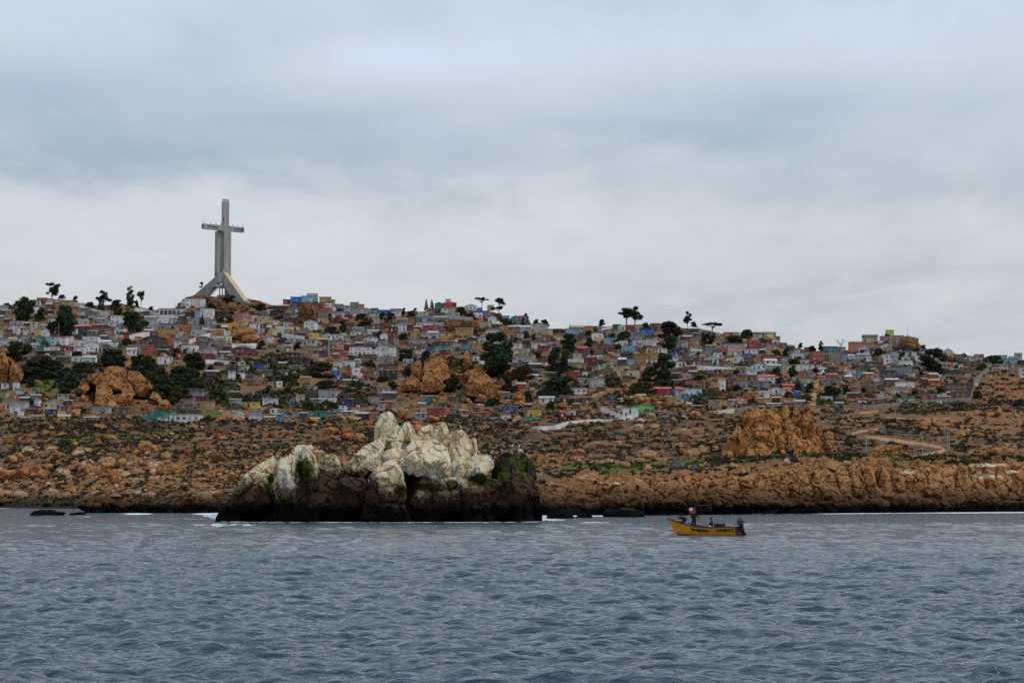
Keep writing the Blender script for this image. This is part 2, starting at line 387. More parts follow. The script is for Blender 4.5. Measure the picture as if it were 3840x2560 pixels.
def relief(x, y, u, v, s):
    q = np.stack([x, y, 0*x], -1)
    town = sstep(v3(u)-v, -10, 60)
    n = fbm(q*.045, 4, 3)*1.6+fbm(q*.25, 3, 9)*.55
    f1, f2, idv = cell(np.stack([x*.085, y*.060, 0*x], -1), 31)
    lump = np.clip(1-f1*1.35, 0, 1)**.6*(idv > .35)
    field = (1-town)
    shelf = sstep(v, v1(u)-20, v1(u)+15)*sstep(u, 1900, 2300)
    g1, g2, gi = cell(np.stack([x*.16, y*.11, 0*x], -1), 57)
    blk = (gi-.4)*3.2*sstep(g2-g1, 0, .16)-1.1*np.exp(-((g2-g1)/.05)**2)
    dz = n*(.45*town+.8*field)+field*(1-shelf)*lump*1.3+shelf*(lump*.7+blk*1.25+fbm(q*.11, 4, 21)*2.0+fbm(q*.6, 3, 23)*.8)
    dz = (dz-.5*town)*(1-.85*roadmask(u, v))
    return dz*sstep(s, -.005, .05)*(1-.65*sstep(s, .93, 1.0))
def ground(u, v, wiggle=True):
    u = np.atleast_1d(np.asarray(u, float)); v = np.atleast_1d(np.asarray(v, float))
    p = P(u, v, depth(u, v))
    if wiggle:
        vs = np.interp(u, UU, VSH); vr = np.interp(u, UU, VR)
        p[:, 2] += relief(p[:, 0], p[:, 1], u, v, (v-vs)/(vr-vs))
    return p
def gnd1(u, v, wiggle=False): return ground(u, v, wiggle)[0]

# finer columns inside the frame
UC = np.r_[np.linspace(-1400, -60, 40), np.linspace(-40, 3880, 550), np.linspace(3900, 5200, 50)]; nc = len(UC)
SR = np.linspace(0, 1, 390); nr = len(SR)
vsC = np.interp(UC, UU, VSH); vrC = np.interp(UC, [a for a, b in RIDGE], [b for a, b in RIDGE])
Vg = vsC[:, None]+(vrC-vsC)[:, None]*SR[None, :]; Ug = np.repeat(UC[:, None], nr, 1)
G = ground(Ug.ravel(), Vg.ravel()).reshape(nc, nr, 3)
G[:, 0, 2] = -.4
pre = G[:, :1].copy(); pre[..., 1] -= 25; pre[..., 2] = -7
back = []
for dy, dz in ((14, -1.0), (50, -9), (140, -34), (420, -90), (1500, -140)):
    b = G[:, -1:].copy(); kx = (b[..., 1]+dy)/b[..., 1]; b[..., 0] *= kx; b[..., 1] += dy; b[..., 2] = np.maximum(b[..., 2]+dz, -2); back.append(b)
G2 = np.concatenate([pre, G]+back, 1); nr2 = G2.shape[1]
def gridfaces(a, b):
    i = np.arange(a-1)[:, None]*b+np.arange(b-1)[None, :]; i = i.ravel()
    return np.stack([i, i+b, i+b+1, i+1], 1)
me = mesh('hillside', G2.reshape(-1, 3), gridfaces(nc, nr2), smooth=True)
# ground cover masks, in the hillside's own plan: bare soil and green patches where the photograph shows them
def ell(u, v, L):
    r = np.zeros(len(u))
    for (a, b, ra, rb) in L: r = np.maximum(r, np.exp(-(((u-a)/ra)**2+((v-b)/rb)**2)))
    return r
um = np.concatenate([Ug[:, :1], Ug]+[Ug[:, -1:]]*5, 1).ravel(); vm = np.concatenate([Vg[:, :1], Vg]+[Vg[:, -1:]]*5, 1).ravel()
GREEN = [(268, 1651, 70, 13), (612, 1620, 90, 9), (430, 1640, 120, 14), (812, 1472, 70, 34), (793, 1548, 40, 22), (3430, 1524, 75, 9), (2350, 1762, 330, 17), (3050, 1722, 520, 12), (200, 1440, 120, 40), (3520, 1740, 300, 12), (240, 1570, 160, 16), (2700, 1735, 300, 12), (1340, 1560, 30, 40), (2280, 1425, 80, 18)]
SOIL = [(3800, 1470, 190, 90), (3760, 1590, 240, 30), (3060, 1480, 40, 70), (2850, 1500, 120, 22), (980, 1250, 200, 40), (2350, 1440, 110, 30), (1370, 1560, 60, 30), (3000, 1330, 120, 60), (2170, 1560, 120, 18), (200, 1790, 420, 55), (700, 1810, 300, 40), (2900, 1610, 160, 12), (2500, 1780, 400, 30), (2000, 1360, 70, 40), (740, 1640, 100, 9)]
attr(me, 'green', ell(um, vm, GREEN)); attr(me, 'soil', np.maximum(ell(um, vm, SOIL), .12*sstep(v3(um)-vm, 0, 60))); attr(me, 'shelf', sstep(vm, v1(um)-14, v1(um)+10)*sstep(um, 1850, 2250))
m_land, t, b = newmat('hillside_ground'); pos = t.add('ShaderNodeNewGeometry').outputs['Position']
A = lambda n: t.add('ShaderNodeAttribute', attribute_name=n).outputs['Fac']
big = t.noise(pos, .035, 5, .6, .4); mid = t.noise(pos, .22, 5, .65); fine = t.noise(pos, .8, 6, .75)
soil = t.mix(t.ramp(fine, .35, .65), (.095, .047, .022), (.265, .138, .060))
soil = t.mix(t.ramp(mid, .42, .66), soil, (.25, .108, .040))
scrub = t.mix(t.ramp(fine, .35, .62), (.022, .020, .016), (.070, .052, .038))
scrub = t.mix(t.math('MULTIPLY', t.ramp(mid, .5, .62), .5), scrub, (.05, .058, .022))
f = t.math('ADD', t.math('ADD', t.math('MULTIPLY', big, .35), t.math('MULTIPLY', mid, .50)), t.math('MULTIPLY', fine, .30))
f = t.math('SUBTRACT', f, t.math('ADD', t.math('MULTIPLY', A('soil'), .17), .076))
c = t.mix(t.ramp(f, .45, .55), soil, scrub)
gf = t.ramp(t.math('ADD', A('green'), t.math('MULTIPLY', t.math('SUBTRACT', mid, .5), 1.3)), .40, .66)
c = t.mix(gf, c, t.mix(t.ramp(fine, .35, .65), (.035, .055, .010), (.10, .125, .022)))
rk = t.mix(t.ramp(mid, .38, .62), (.20, .085, .028), (.30, .15, .062))
rk = t.mix(t.math('MULTIPLY', t.ramp(fine, .5, .7), .6), rk, (.045, .026, .015))
c = t.mix(A('shelf'), c, rk)
sz = t.add('ShaderNodeSeparateXYZ', inp={0: pos}).outputs[2]
tz = t.math('ADD', sz, t.math('MULTIPLY', t.math('SUBTRACT', mid, .5), -4.0))
c = t.mix(t.math('MULTIPLY', t.ramp(tz, 6.5, 2.8), .8), c, (.048, .028, .014)); c = t.mix(t.ramp(tz, 2.6, 1.4), c, (.006, .0055, .005))
t.l.new(c, b.inputs['Base Color']); b.inputs['Roughness'].default_value = .95; b.inputs['Specular IOR Level'].default_value = .15
bp = t.add('ShaderNodeBump', inp={'Strength': .9, 'Distance': .8, 'Height': t.math('ADD', mid, t.math('MULTIPLY', fine, .5))}); t.l.new(bp.outputs[0], b.inputs['Normal'])
me.materials.append(m_land)
link('hillside', me, kind='structure', label='rocky brown hillside rising from the shore to the town ridge')

# ------------------------------------------------------------------ sea
dr = [10.0]
while dr[-1] < 30: dr.append(dr[-1]*1.012)
while dr[-1] < 110: dr.append(dr[-1]*1.0023)
while dr[-1] < 240: dr.append(dr[-1]*1.0042)
while dr[-1] < 760: dr.append(dr[-1]*1.012)
while dr[-1] < 30000: dr.append(dr[-1]*1.35)
dr = np.array(dr); tx = np.r_[-6, -3, -1.6, -1.0, -.7, -.5, -.4, np.linspace(-.31, .31, 430), .4, .5, .7, 1.0, 1.6, 3, 6]
XX = np.clip(dr[:, None]*tx[None, :], -45000, 45000); YY = np.repeat(dr[:, None], len(tx), 1)
ZZ = np.zeros_like(XX); K = 170; sx_ = np.zeros_like(XX); sy_ = np.zeros_like(XX)
lam = np.exp(rng.uniform(np.log(.22), np.log(6), K)); ang = R(-97)+rng.normal(0, .8, K); ph = rng.uniform(0, 6.28, K)
rowsp = np.gradient(dr)[:, None]
for i in range(K):
    k = 2*math.pi/lam[i]; slope = .049*(1.4 if .32 < lam[i] < 1.0 else (.62 if lam[i] < 2.2 and lam[i] >= 1.0 else (.42 if lam[i] >= 2.2 else 1.0)))
    wt = np.clip(lam[i]/(rowsp*2.6)-.45, 0, 1)
    th = k*(XX*math.cos(ang[i])+YY*math.sin(ang[i]))+ph[i]
    a = slope/k*wt
    ZZ += a*np.sin(th); sx_ += a*math.cos(ang[i])*np.cos(th); sy_ += a*math.sin(ang[i])*np.cos(th)
gust = .85+.35*fbm(np.stack([XX.ravel()*.05, YY.ravel()*.022, 0*XX.ravel()], -1), 3, 77).reshape(XX.shape)
ZZ *= gust; XX = XX-sx_*.72; YY = YY-sy_*.72
me = mesh('sea', np.stack([XX, YY, ZZ], -1).reshape(-1, 3), gridfaces(*XX.shape)[:, ::-1].copy(), smooth=True)
# foam: where water breaks on rock (line of the shore and of the islet), drifting patches off it
fx, fy = XX.ravel(), YY.ravel(); fu = 1920+fx/fy*FPX
shore = np.interp(fu, AU, D0)-12+9*fbm(np.stack([fx*.035, fy*.012, 0*fx], -1), 3, 61); islet_d = np.interp(fu, [780, 830, 900, 1300, 1700, 2000, 2040, 2070], [330, 256, 251, 249, 249, 253, 262, 330])
fo = 1.15*np.exp(-np.clip(shore-fy, 0, 999)/28)*np.clip(.80+.9*fbm(np.stack([fx*.028, 0*fx, 0*fx], -1), 3, 88), .42, 1)
fo = np.maximum(fo, .62*np.exp(-np.clip(islet_d-fy, 0, 999)/6.0)*((fu > 760) & (fu < 2080)))
for (a, b, ra, rb, kk) in ((850, 1968, 260, 9, .62), (1050, 1962, 250, 7, .45), (2230, 1958, 90, 3.5, .75), (1560, 1968, 300, 7, .40), (520, 1926, 90, 5, .8), (780, 1926, 90, 5, .8), (700, 1945, 200, 5, .5), (330, 1936, 60, 3, .6), (1100, 1975, 300, 8, .35), (2080, 1948, 60, 5, .8)):
    vv = vof(0, np.maximum(fy, 5)); fo = np.maximum(fo, kk*np.exp(-(((fu-a)/ra)**2+((vv-b)/rb)**2)))
attr(me, 'foam', np.clip(fo, 0, 1))
m_sea, t, b = newmat('sea_water'); pos = t.add('ShaderNodeNewGeometry').outputs['Position']
wn = t.noise(t.mapping(pos, (.75, 1.5, 1)), 3.6, 3, .55, .2); wm = t.noise(t.mapping(pos, (.5, .95, 1), (4, 2, 0)), .55, 4, .6, .3)
fn = t.noise(t.mapping(pos, (.8, .35, 1)), .9, 5, .7, .3); ff = t.ramp(t.math('ADD', A('foam'), t.math('MULTIPLY', t.math('SUBTRACT', fn, .5), 1.5)), .50, .72)
c = t.mix(ff, (.012, .037, .057), (.68, .76, .79))
t.l.new(c, b.inputs['Base Color']); t.l.new(t.math('ADD', t.math('MULTIPLY', ff, .6), .07), b.inputs['Roughness']); b.inputs['IOR'].default_value = 1.333
bp = t.add('ShaderNodeBump', inp={'Strength': 1.0, 'Distance': .14, 'Height': t.math('ADD', t.math('MULTIPLY', wn, .70), t.math('MULTIPLY', wm, 1.5))}); t.l.new(bp.outputs[0], b.inputs['Normal'])
me.materials.append(m_sea)
link('sea', me, kind='structure', label='choppy blue grey sea water in front of the rocky shore')

# ------------------------------------------------------------------ rock masses grown from an outline, with their own depth
def resample(poly, M):
    p = np.asarray(poly, float)
    q = np.empty((2*len(p), 2)); nx = np.roll(p, -1, 0); q[0::2] = .88*p+.12*nx; q[1::2] = .12*p+.88*nx
    q = np.vstack([q, q[:1]]); s = np.r_[0, np.cumsum(np.hypot(*np.diff(q, axis=0).T))]
    tt = np.linspace(0, s[-1], M, endpoint=False)
    return np.stack([np.interp(tt, s, q[:, 0]), np.interp(tt, s, q[:, 1])], -1)
def lobe_mesh(name, poly, d, T=None, M=72, K=26, amp=.04, crack=.12, csz=.42, lean=.35, seed=0, pole=(0, .08), boxy=.55, nplane=15, mats=()):
    """poly in photograph pixels at depth d -> a rounded, jointed block of real size and thickness T (m)"""
    o = resample(poly, M); sc = d/FPX; oc0 = o.mean(0); rj = np.random.default_rng(seed+77); nk = 14
    jag = np.interp(np.arange(M)/M*nk, np.arange(nk+1), np.r_[(jj := rj.uniform(-1, 1, nk)), jj[:1]])*.028+np.interp(np.arange(M)/M*41, np.arange(42), np.r_[(j2 := rj.uniform(-1, 1, 41)), j2[:1]])*.010
    o = oc0+(o-oc0)*(1+jag)[:, None]
    w3 = P(o[:, 0], o[:, 1], d); x = w3[:, 0]; z = w3[:, 2]
    cx_, cz_ = (x.min()+x.max())/2*.5+x.mean()*.5, (z.min()+z.max())/2*.5+z.mean()*.5
    wx, hz = np.ptp(x), np.ptp(z); size = min(wx, hz)
    if T is None: T = .48*size+.08*max(wx, hz)
    pts = []; th = np.arctan2((z-cz_)/hz, (x-cx_)/wx); sx_o = cx_+.46*wx*np.cos(th); sz_o = cz_+.46*hz*np.sin(th)
    for k in range(K+1):
        phi = math.pi*k/K; r = max(math.sin(phi), 1e-3)**boxy; cph = math.cos(phi); yy = -T*(abs(cph)**.7)*(1 if cph > 0 else -1)
        ox = cx_+pole[0]*wx*(1-r)*(cph > 0); oz = cz_+pole[1]*hz*(1-r)*(cph > 0); g = r**4
        pts.append(np.stack([ox+((x*g+sx_o*(1-g))-ox)*r, np.full(M, d+yy), oz+((z*g+sz_o*(1-g))-oz)*r], -1))
    V = np.stack(pts)
    rs_ = np.random.default_rng(seed+5); nn_ = ((V-np.array([cx_, d, cz_]))/np.array([wx/2, T, hz/2])).reshape(-1, 3)
    for k in range(nplane):        # joint planes knock flat faces on the block
        pn = rs_.normal(size=3)*np.array([.9, .5, .8]); pn[1] = -abs(pn[1])-.85; pn /= np.linalg.norm(pn); hk = rs_.uniform(.50, .80)
        over = np.clip(nn_@pn-hk, 0, None); nn_ = nn_-over[:, None]*pn*.92
    V = nn_.reshape(V.shape)*np.array([wx/2, T, hz/2])+np.array([cx_, d, cz_])
    V[..., 1] -= lean*T*((z.max()-V[..., 2])/hz-.5)
    du = np.roll(V, -1, 1)-np.roll(V, 1, 1); dv = np.gradient(V, axis=0); N = np.cross(du, dv); N /= np.linalg.norm(N, axis=2, keepdims=True)+1e-9
    mid = V.reshape(-1, 3).mean(0); sgn = np.sign(((V-mid)*N).sum(2).mean()); N = (N*sgn).reshape(-1, 3)
    Vf = V.reshape(-1, 3).copy(); q = (Vf+seed*13.7)
    fq = 1/(csz*size)
    f1, f2, idv = cell(q*np.array([1.1, .8, .5])*fq+.28*fbm(q*fq*.9, 2, 5)[:, None], seed % 97)
    f3, f4, _ = cell(q*np.array([1.3, 1.3, .8])*fq*2.3, seed % 91+3)
    dsp = amp*size*(fbm(q*fq*.8, 4, seed % 83)*.7+.6*fbm(q*fq*3.5, 3, 11))
    rg = 1-np.abs(fbm(q*fq*np.array([1.4, 1.4, .8]), 4, 41)); dsp += (rg-.8)*.07*size
    dsp += (idv-.5)*.13*size*sstep(f2-f1, 0, .12)
    dsp -= crack*size*np.exp(-((f2-f1)/.05)**2)+crack*.35*size*np.exp(-((f4-f3)/.06)**2)
    edge = np.abs(np.linspace(-1, 1, K+1))            # full relief on the faces, less on the outline
    ew = (.45+.55*edge)[:, None].repeat(M, 1).ravel()
    Vf += N*(dsp*ew)[:, None]
    i = np.arange(K)[:, None]*M+np.arange(M)[None, :]; j = np.arange(K)[:, None]*M+(np.arange(M)[None, :]+1) % M
    F = np.stack([i.ravel(), j.ravel(), (j+M).ravel(), (i+M).ravel()], 1)
    if sgn > 0: F = F
    me = mesh(name, Vf, F, mats, True)
    bm = bmesh.new(); bm.from_mesh(me); bmesh.ops.recalc_face_normals(bm, faces=bm.faces); bm.to_mesh(me); bm.free()
    for p_ in me.polygons: p_.use_smooth = True
    return me, Vf

def chunk_items(poly, d, T, n, rs_, lo=.14, hi=.30):
    o = resample(poly, 40); wx = np.ptp(o[:, 0]); hz = np.ptp(o[:, 1]); cx_, cy_ = o.mean(0); out = []
    for k in range(n):
        i = rs_.integers(40); f = rs_.uniform(.55, .98); u, v = cx_+(o[i, 0]-cx_)*f, cy_+(o[i, 1]-cy_)*f
        if v < cy_-.25*hz: v = cy_+abs(v-cy_)*.6
        s = min(wx, hz)*rs_.uniform(lo, hi)*d/FPX; out.append((P(u, v, d-T*rs_.uniform(.15, .8)*(1-f*.35)), s, rs_.uniform(.8, 1.9), rs_.uniform(0, 6.28)))
    return out
def rock_shape(sub, s, flat=.7):
    bm = bmesh.new(); bmesh.ops.create_icosphere(bm, subdivisions=sub, radius=1.0)
    V = np.array([v.co[:] for v in bm.verts]); F = np.array([[v.index for v in f.verts] for f in bm.faces]); bm.free(); q = V*1.15+s*9.1
    f1, f2, idv = cell(q*1.1, s)
    rr = np.random.default_rng(s+99)
    W = V*(1+.22*fbm(q*.9, 3, s))[:, None]
    for k in range(15):
        n = rr.normal(size=3); n /= np.linalg.norm(n); h = rr.uniform(.50, .80)
        over = np.clip(W@n-h, 0, None); W = W-over[:, None]*n*.94
    r = 1+.05*fbm(q*3.1, 3, s+5)+(idv-.5)*.16*sstep(f2-f1, 0, .12)-.11*np.exp(-((f2-f1)/.05)**2)+.10*(.75-np.abs(fbm(q*1.7, 3, s+9)))
    W = W*r[:, None]
    W[:, 2] *= flat
    return W/np.abs(W[:, :2]).max(), F
def zz(o, s): return lambda pts: [(o[0]+a/s, o[1]+b/s) for a, b in pts]
ZA, ZB, ZC, ZD = zz((800, 1640), 4.523), zz((1280, 1530), 3.563), zz((1640, 1560), 3.824), zz((2680, 1500), 4.9)
TO = [(0, 1040), (640, 1040), (1280, 1040), (1920, 1040), (2560, 1140), (3200, 1140)]
TT = [zz(o, 2.614) for o in TO]

def fused_rock(name, label, lobes, mat, step=2.2, blk=.10, crk=.13, fb=.05, seed=0, names=None, notch=0.0, attrs=None, soft=.05, an=(1.9, 1.2, 1.1), nbase=None):
    """lobes: (outline px, depth, thickness). The blocks grow into one jointed mass; every block keeps its own part"""
    allp = np.vstack([np.asarray(l[0], float) for l in lobes]); u0, v0 = allp.min(0)-6; u1, v1_ = allp.max(0)+6
    ug = np.arange(u0, u1, step); vg = np.arange(v0, v1_, step); Ug_, Vg_ = np.meshgrid(ug, vg, indexing='ij'); sh_ = Ug_.shape; u = Ug_.ravel(); v = Vg_.ravel()
    dm = float(np.mean([l[1] for l in lobes])); px = dm/FPX; rs_ = np.random.default_rng(seed+9); q0 = np.stack([u*px, 0*u, v*px], -1)
    size = float(np.median([min(np.ptp(np.asarray(l[0])[:, 0]), np.ptp(np.asarray(l[0])[:, 1])) for l in lobes]))*px
    wob_ = fbm(q0*(1.6/size), 3, seed+3); wob2 = fbm(q0*(6.0/size), 2, seed+5); Yl = []; 
    for (poly, d, T) in lobes:
        o = resample(poly, 220); c = .5*o.mean(0)+.25*(o.min(0)+o.max(0)); w_, h_ = np.ptp(o[:, 0]), np.ptp(o[:, 1])
        an_ = np.arctan2(o[:, 1]-c[1], o[:, 0]-c[0]); ra = np.hypot(o[:, 0]-c[0], o[:, 1]-c[1]); bins = np.full(180, np.nan); bi = ((an_+math.pi)/(2*math.pi)*180).astype(int) % 180
        for b, r in zip(bi, ra): bins[b] = r if np.isnan(bins[b]) else max(bins[b], r)
        ok = ~np.isnan(bins); bins = np.interp(np.arange(180), np.r_[np.where(ok)[0]-180, np.where(ok)[0], np.where(ok)[0]+180], np.tile(bins[ok], 3))
        aa_ = (np.arctan2(v-c[1], u-c[0])+math.pi)/(2*math.pi)*180; Rr = np.interp(aa_, np.arange(-1, 181), np.r_[bins[-1], bins, bins[0]])
        rho = np.hypot(u-c[0], v-c[1])/Rr*(1+.035*wob_+.02*wob2); nx, nz = (u-c[0])/(w_/2), (v-c[1])/(h_/2)
        hg = np.clip(1-rho**2.2, 0, 1)**.5
        for k in range(7): b1, b2 = rs_.normal(0, .55, 2); hg = np.minimum(hg, rs_.uniform(.55, .95)+b1*nx+b2*nz+.04*wob_)
        hg = np.maximum(hg, -.1); y = d-T*hg-.30*T*nz; y[rho >= 1] = 1e6; Yl.append(y)
    Yl = np.stack(Yl)
    if nbase: Yl[nbase:, Yl[:nbase].min(0) > 1e5] = 1e6
    idm = Yl.argmin(0); ym = Yl.min(0); inside = ym < 1e5
    k = soft*size; y = ym-k*np.log(np.clip(np.exp(-(Yl-ym)/k).sum(0), 1, None))
    W = P(u, v, np.where(inside, y, dm)); q = W+seed*3.1; fq = 1/size
    f1, f2, ci = cell(q*np.array(an)*fq+.35*fbm(q*fq*1.5, 2, 5)[:, None], seed % 89); f3, f4, c2 = cell(q*np.array(an)*2.4*fq+.3*fbm(q*fq*3, 2, 7)[:, None], seed % 71+2)
    dsp = blk*size*((ci-.5)*1.5*sstep(f2-f1, 0, .10)+(c2-.5)*.55*sstep(f4-f3, 0, .12))-crk*size*(np.exp(-((f2-f1)/.05)**2)+.35*np.exp(-((f4-f3)/.06)**2))+fb*size*fbm(q*fq*3.2, 4, 13)
    y = y-dsp
    if notch: y = y+notch*np.exp(-((W[:, 2]-.6)/1.3)**2)
    W = P(u, v, np.where(inside, y, dm)); ins = inside.reshape(sh_); ix = np.arange(u.size).reshape(sh_)
    cellok = ins[:-1, :-1] & ins[1:, :-1] & ins[1:, 1:] & ins[:-1, 1:]
    F = np.stack([ix[:-1, :-1][cellok], ix[1:, :-1][cellok], ix[1:, 1:][cellok], ix[:-1, 1:][cellok]], 1); fid = idm[F[:, 0]]
    yb = max(l[1] for l in lobes)+.6*size; Wb = P(u, v, np.where(inside, yb+(yb-y)*.35, dm)); Wb[:, 0] *= 1.0
    ub = .5*(u0+u1); base = P(ub, allp[:, 1].max(), dm); e = empty(name, tuple(base), 0, label, 'rock'); iv = Vector(e.location)
    def put(nm, VV, FF, back=False):
        us, invx = np.unique(FF, return_inverse=True); me = mesh(nm, VV[us], invx.reshape(FF.shape), (mat,), True)
        if attrs: 
            nrm = np.empty(len(us)*3, np.float32); me.vertices.foreach_get('normal', nrm); attrs(me, VV[us], nrm.reshape(-1, 3)[:, 2], nm)
        o = link(nm, me, e); o.matrix_parent_inverse = Matrix.Translation(-iv); return o
    for l in range(len(lobes)):
        FF = F[fid == l]
        if len(FF) < 4: continue
        g_ = np.zeros(sh_, bool); i0, j0 = np.unravel_index(FF[:, 0], sh_); g_[i0, j0] = True; lab = np.zeros(sh_, np.int32); nl = 0
        for (i, j) in zip(i0, j0):          # pieces of the block that the others cut apart are blocks of their own
            if lab[i, j]: continue
            nl += 1; st = [(i, j)]; lab[i, j] = nl
            while st:
                a_, b_ = st.pop()
                for c_, d_ in ((a_+1, b_), (a_-1, b_), (a_, b_+1), (a_, b_-1)):
                    if 0 <= c_ < sh_[0] and 0 <= d_ < sh_[1] and g_[c_, d_] and not lab[c_, d_]: lab[c_, d_] = nl; st.append((c_, d_))
        li = lab[i0, j0]
        for k in range(1, nl+1):
            if (li == k).sum() > 0: put(names[l] if names else 'boulder', W, FF[li == k])
    n_ = len(W); Eg = {}
    for f in F:
        for a_, b_ in ((f[0], f[1]), (f[1], f[2]), (f[2], f[3]), (f[3], f[0])):
            if (b_, a_) in Eg: del Eg[(b_, a_)]
            else: Eg[(a_, b_)] = 1
    br_ = np.array([(b_, a_, a_+n_, b_+n_) for a_, b_ in Eg]); put('back_face', np.vstack([W, Wb]), np.vstack([F[:, ::-1]+n_, br_]))
    return e
# --- the guano-whitened islet
ISLET = [  # kind, outline, depth, thickness
    ('slab', ZA([(0, 1470), (40, 1330), (120, 1200), (260, 1000), (330, 880), (470, 720), (560, 600), (700, 500), (850, 420), (980, 330), (1080, 300), (1180, 340), (1200, 430), (1130, 620), (1080, 900), (1030, 1150), (1000, 1520), (400, 1530), (60, 1510)]), 262, 5.5),
    ('tower', ZA([(960, 1530), (1050, 950), (1090, 650), (1110, 480), (1170, 350), (1300, 280), (1390, 180), (1440, 125), (1560, 135), (1700, 122), (1730, 220), (1760, 400), (1800, 560), (1840, 800), (1900, 1000), (1960, 1530)]), 258, 5.0),
    ('slab', ZA([(1780, 900), (1790, 380), (1860, 310), (1920, 272), (2080, 288), (2150, 400), (2190, 520), (2120, 900)]), 270, 3.0),
    ('base', ZA([(1750, 1530), (1800, 1000), (1870, 800), (2050, 620), (2250, 470), (2420, 420), (2700, 520), (2800, 900), (2800, 1530)]), 261, 6.0),
    ('shoulder', ZB([(10, 790), (30, 735), (100, 690), (200, 595), (300, 500), (440, 440), (520, 420), (580, 500), (570, 640), (500, 740), (380, 870), (140, 900)]), 260, 2.6),
    ('summit', ZB([(425, 480), (428, 350), (440, 260), (480, 170), (520, 80), (570, 50), (640, 40), (700, 72), (740, 160), (765, 230), (820, 290), (835, 420), (800, 540), (720, 660), (540, 640)]), 266, 2.6),
    ('block', ZB([(760, 260), (840, 190), (900, 168), (940, 210), (980, 300), (1020, 400), (1010, 500), (900, 600), (770, 600)]), 268.5, 1.7),
    ('block', ZB([(1005, 460), (1030, 300), (1080, 240), (1150, 225), (1190, 203), (1225, 240), (1245, 300), (1280, 370), (1270, 500), (1080, 560)]), 269, 1.5),
    ('block', ZB([(1235, 400), (1250, 260), (1320, 215), (1370, 178), (1420, 240), (1440, 310), (1475, 430), (1485, 510), (1430, 640), (1270, 600)]), 267, 1.8),
    ('block', ZB([(1445, 470), (1460, 310), (1540, 292), (1620, 283), (1690, 340), (1730, 420), (1755, 520), (1775, 640), (1700, 740), (1540, 720)]), 267.5, 2.0),
    ('block', ZB([(1725, 430), (1740, 395), (1785, 383), (1812, 430), (1828, 530), (1815, 680), (1730, 680)]), 270, 1.3),
    ('rib', ZB([(480, 760), (560, 580), (700, 530), (860, 560), (930, 700), (900, 900), (640, 900)]), 258.5, 2.6),
    ('dome', ZB([(770, 660), (860, 520), (960, 430), (1080, 390), (1180, 393), (1300, 450), (1400, 540), (1445, 640), (1475, 780), (1470, 930), (1430, 1030), (1250, 975), (1090, 915), (900, 910), (800, 800)]), 258.0, 4.2),
    ('cone', ZB([(310, 1120), (350, 980), (430, 880), (520, 800), (580, 720), (680, 685), (760, 740), (820, 830), (850, 960), (875, 1100), (865, 1230), (760, 1330), (560, 1290), (400, 1220)]), 254.6, 2.9),
    ('slab', ZB([(1415, 1030), (1440, 700), (1490, 540), (1560, 498), (1630, 540), (1662, 620), (1655, 800), (1650, 1030), (1540, 1090)]), 258.5, 2.2),
    ('block', ZC([(375, 860), (378, 660), (400, 556), (600, 548), (765, 552), (805, 640), (815, 730), (760, 830), (640, 955), (470, 945)]), 258.8, 2.4),
    ('butte', ZC([(720, 1580), (770, 820), (820, 620), (920, 550), (980, 480), (1060, 465), (1110, 540), (1160, 475), (1190, 560), (1265, 525), (1330, 620), (1410, 700), (1440, 900), (1465, 1150), (1492, 1320), (1495, 1580)]), 262, 5.5),
    ('core', ZB([(60, 1050), (230, 620), (420, 440), (520, 240), (740, 240), (880, 300), (1040, 380), (1300, 330), (1500, 400), (1740, 480), (1800, 1100), (900, 1200)]), 268.5, 4.6),
    ('core', ZA([(700, 1530), (760, 800), (1000, 520), (1300, 420), (1700, 420), (2000, 520), (2500, 560), (2600, 1530)]), 266, 5.0),
    ('apron', ZB([(1030, 1080), (1070, 900), (1250, 935), (1440, 1005), (1570, 960), (1580, 1130), (1400, 1210), (1100, 1170)]), 256.2, 2.2),
    ('base', ZB([(780, 1610), (830, 1150), (940, 960), (1080, 900), (1250, 955), (1430, 1020), (1560, 970), (1700, 980), (1760, 1610)]), 258.0, 4.2),
    ('base', ZC([(-20, 1590), (40, 1250), (260, 1040), (480, 900), (700, 880), (860, 900), (1020, 1060), (1120, 1250), (1190, 1590)]), 259.0, 4.4),
    ('base', ZB([(200, 1610), (330, 1230), (600, 1150), (800, 1210), (1000, 1610)]), 254, 3.6),
    ('base', ZA([(860, 1530), (960, 1180), (1300, 960), (1600, 930), (1950, 1000), (2300, 1050), (2420, 1530)]), 259.5, 4.0),
]
GL = np.array([(800, 1900), (868, 1842), (904, 1812), (977, 1790), (1010, 1800), (1032, 1852), (1076, 1862), (1110, 1826), (1132, 1742), (1189, 1738), (1200, 1720), (1285, 1738), (1364, 1750), (1415, 1772), (1426, 1828), (1521, 1870), (1532, 1800), (1575, 1842), (1681, 1842), (1740, 1815), (1765, 1795), (1807, 1797), (1849, 1757), (1858, 1690), (1900, 1655), (2060, 1640)])
MOSS = [(1145, 1758, 36, 46), (1505, 1842, 26, 24), (1617, 1828, 62, 22), (1695, 1820, 26, 26), (1805, 1800, 60, 26), (1870, 1775, 44, 28), (1962, 1750, 20, 34), (1545, 1800, 16, 30), (1925, 1725, 26, 14), (1018, 1795, 12, 22)]
def islet_attrs(me, V, nz, nm):
    pu = 1920+V[:, 0]/V[:, 1]*FPX; pv = vof(V[:, 2], V[:, 1]); line = np.interp(pu, GL[:, 0], GL[:, 1])
    gu = sstep(line-pv, -85, 36)*.85+.25*np.clip(nz, -.6, 1)*sstep(line-pv, -60, 10)
    attr(me, 'guano', np.clip(gu, 0, 1.2)); attr(me, 'moss', ell(pu, pv, MOSS)*1.22)
_ri = random.Random(4); NB = len(ISLET)
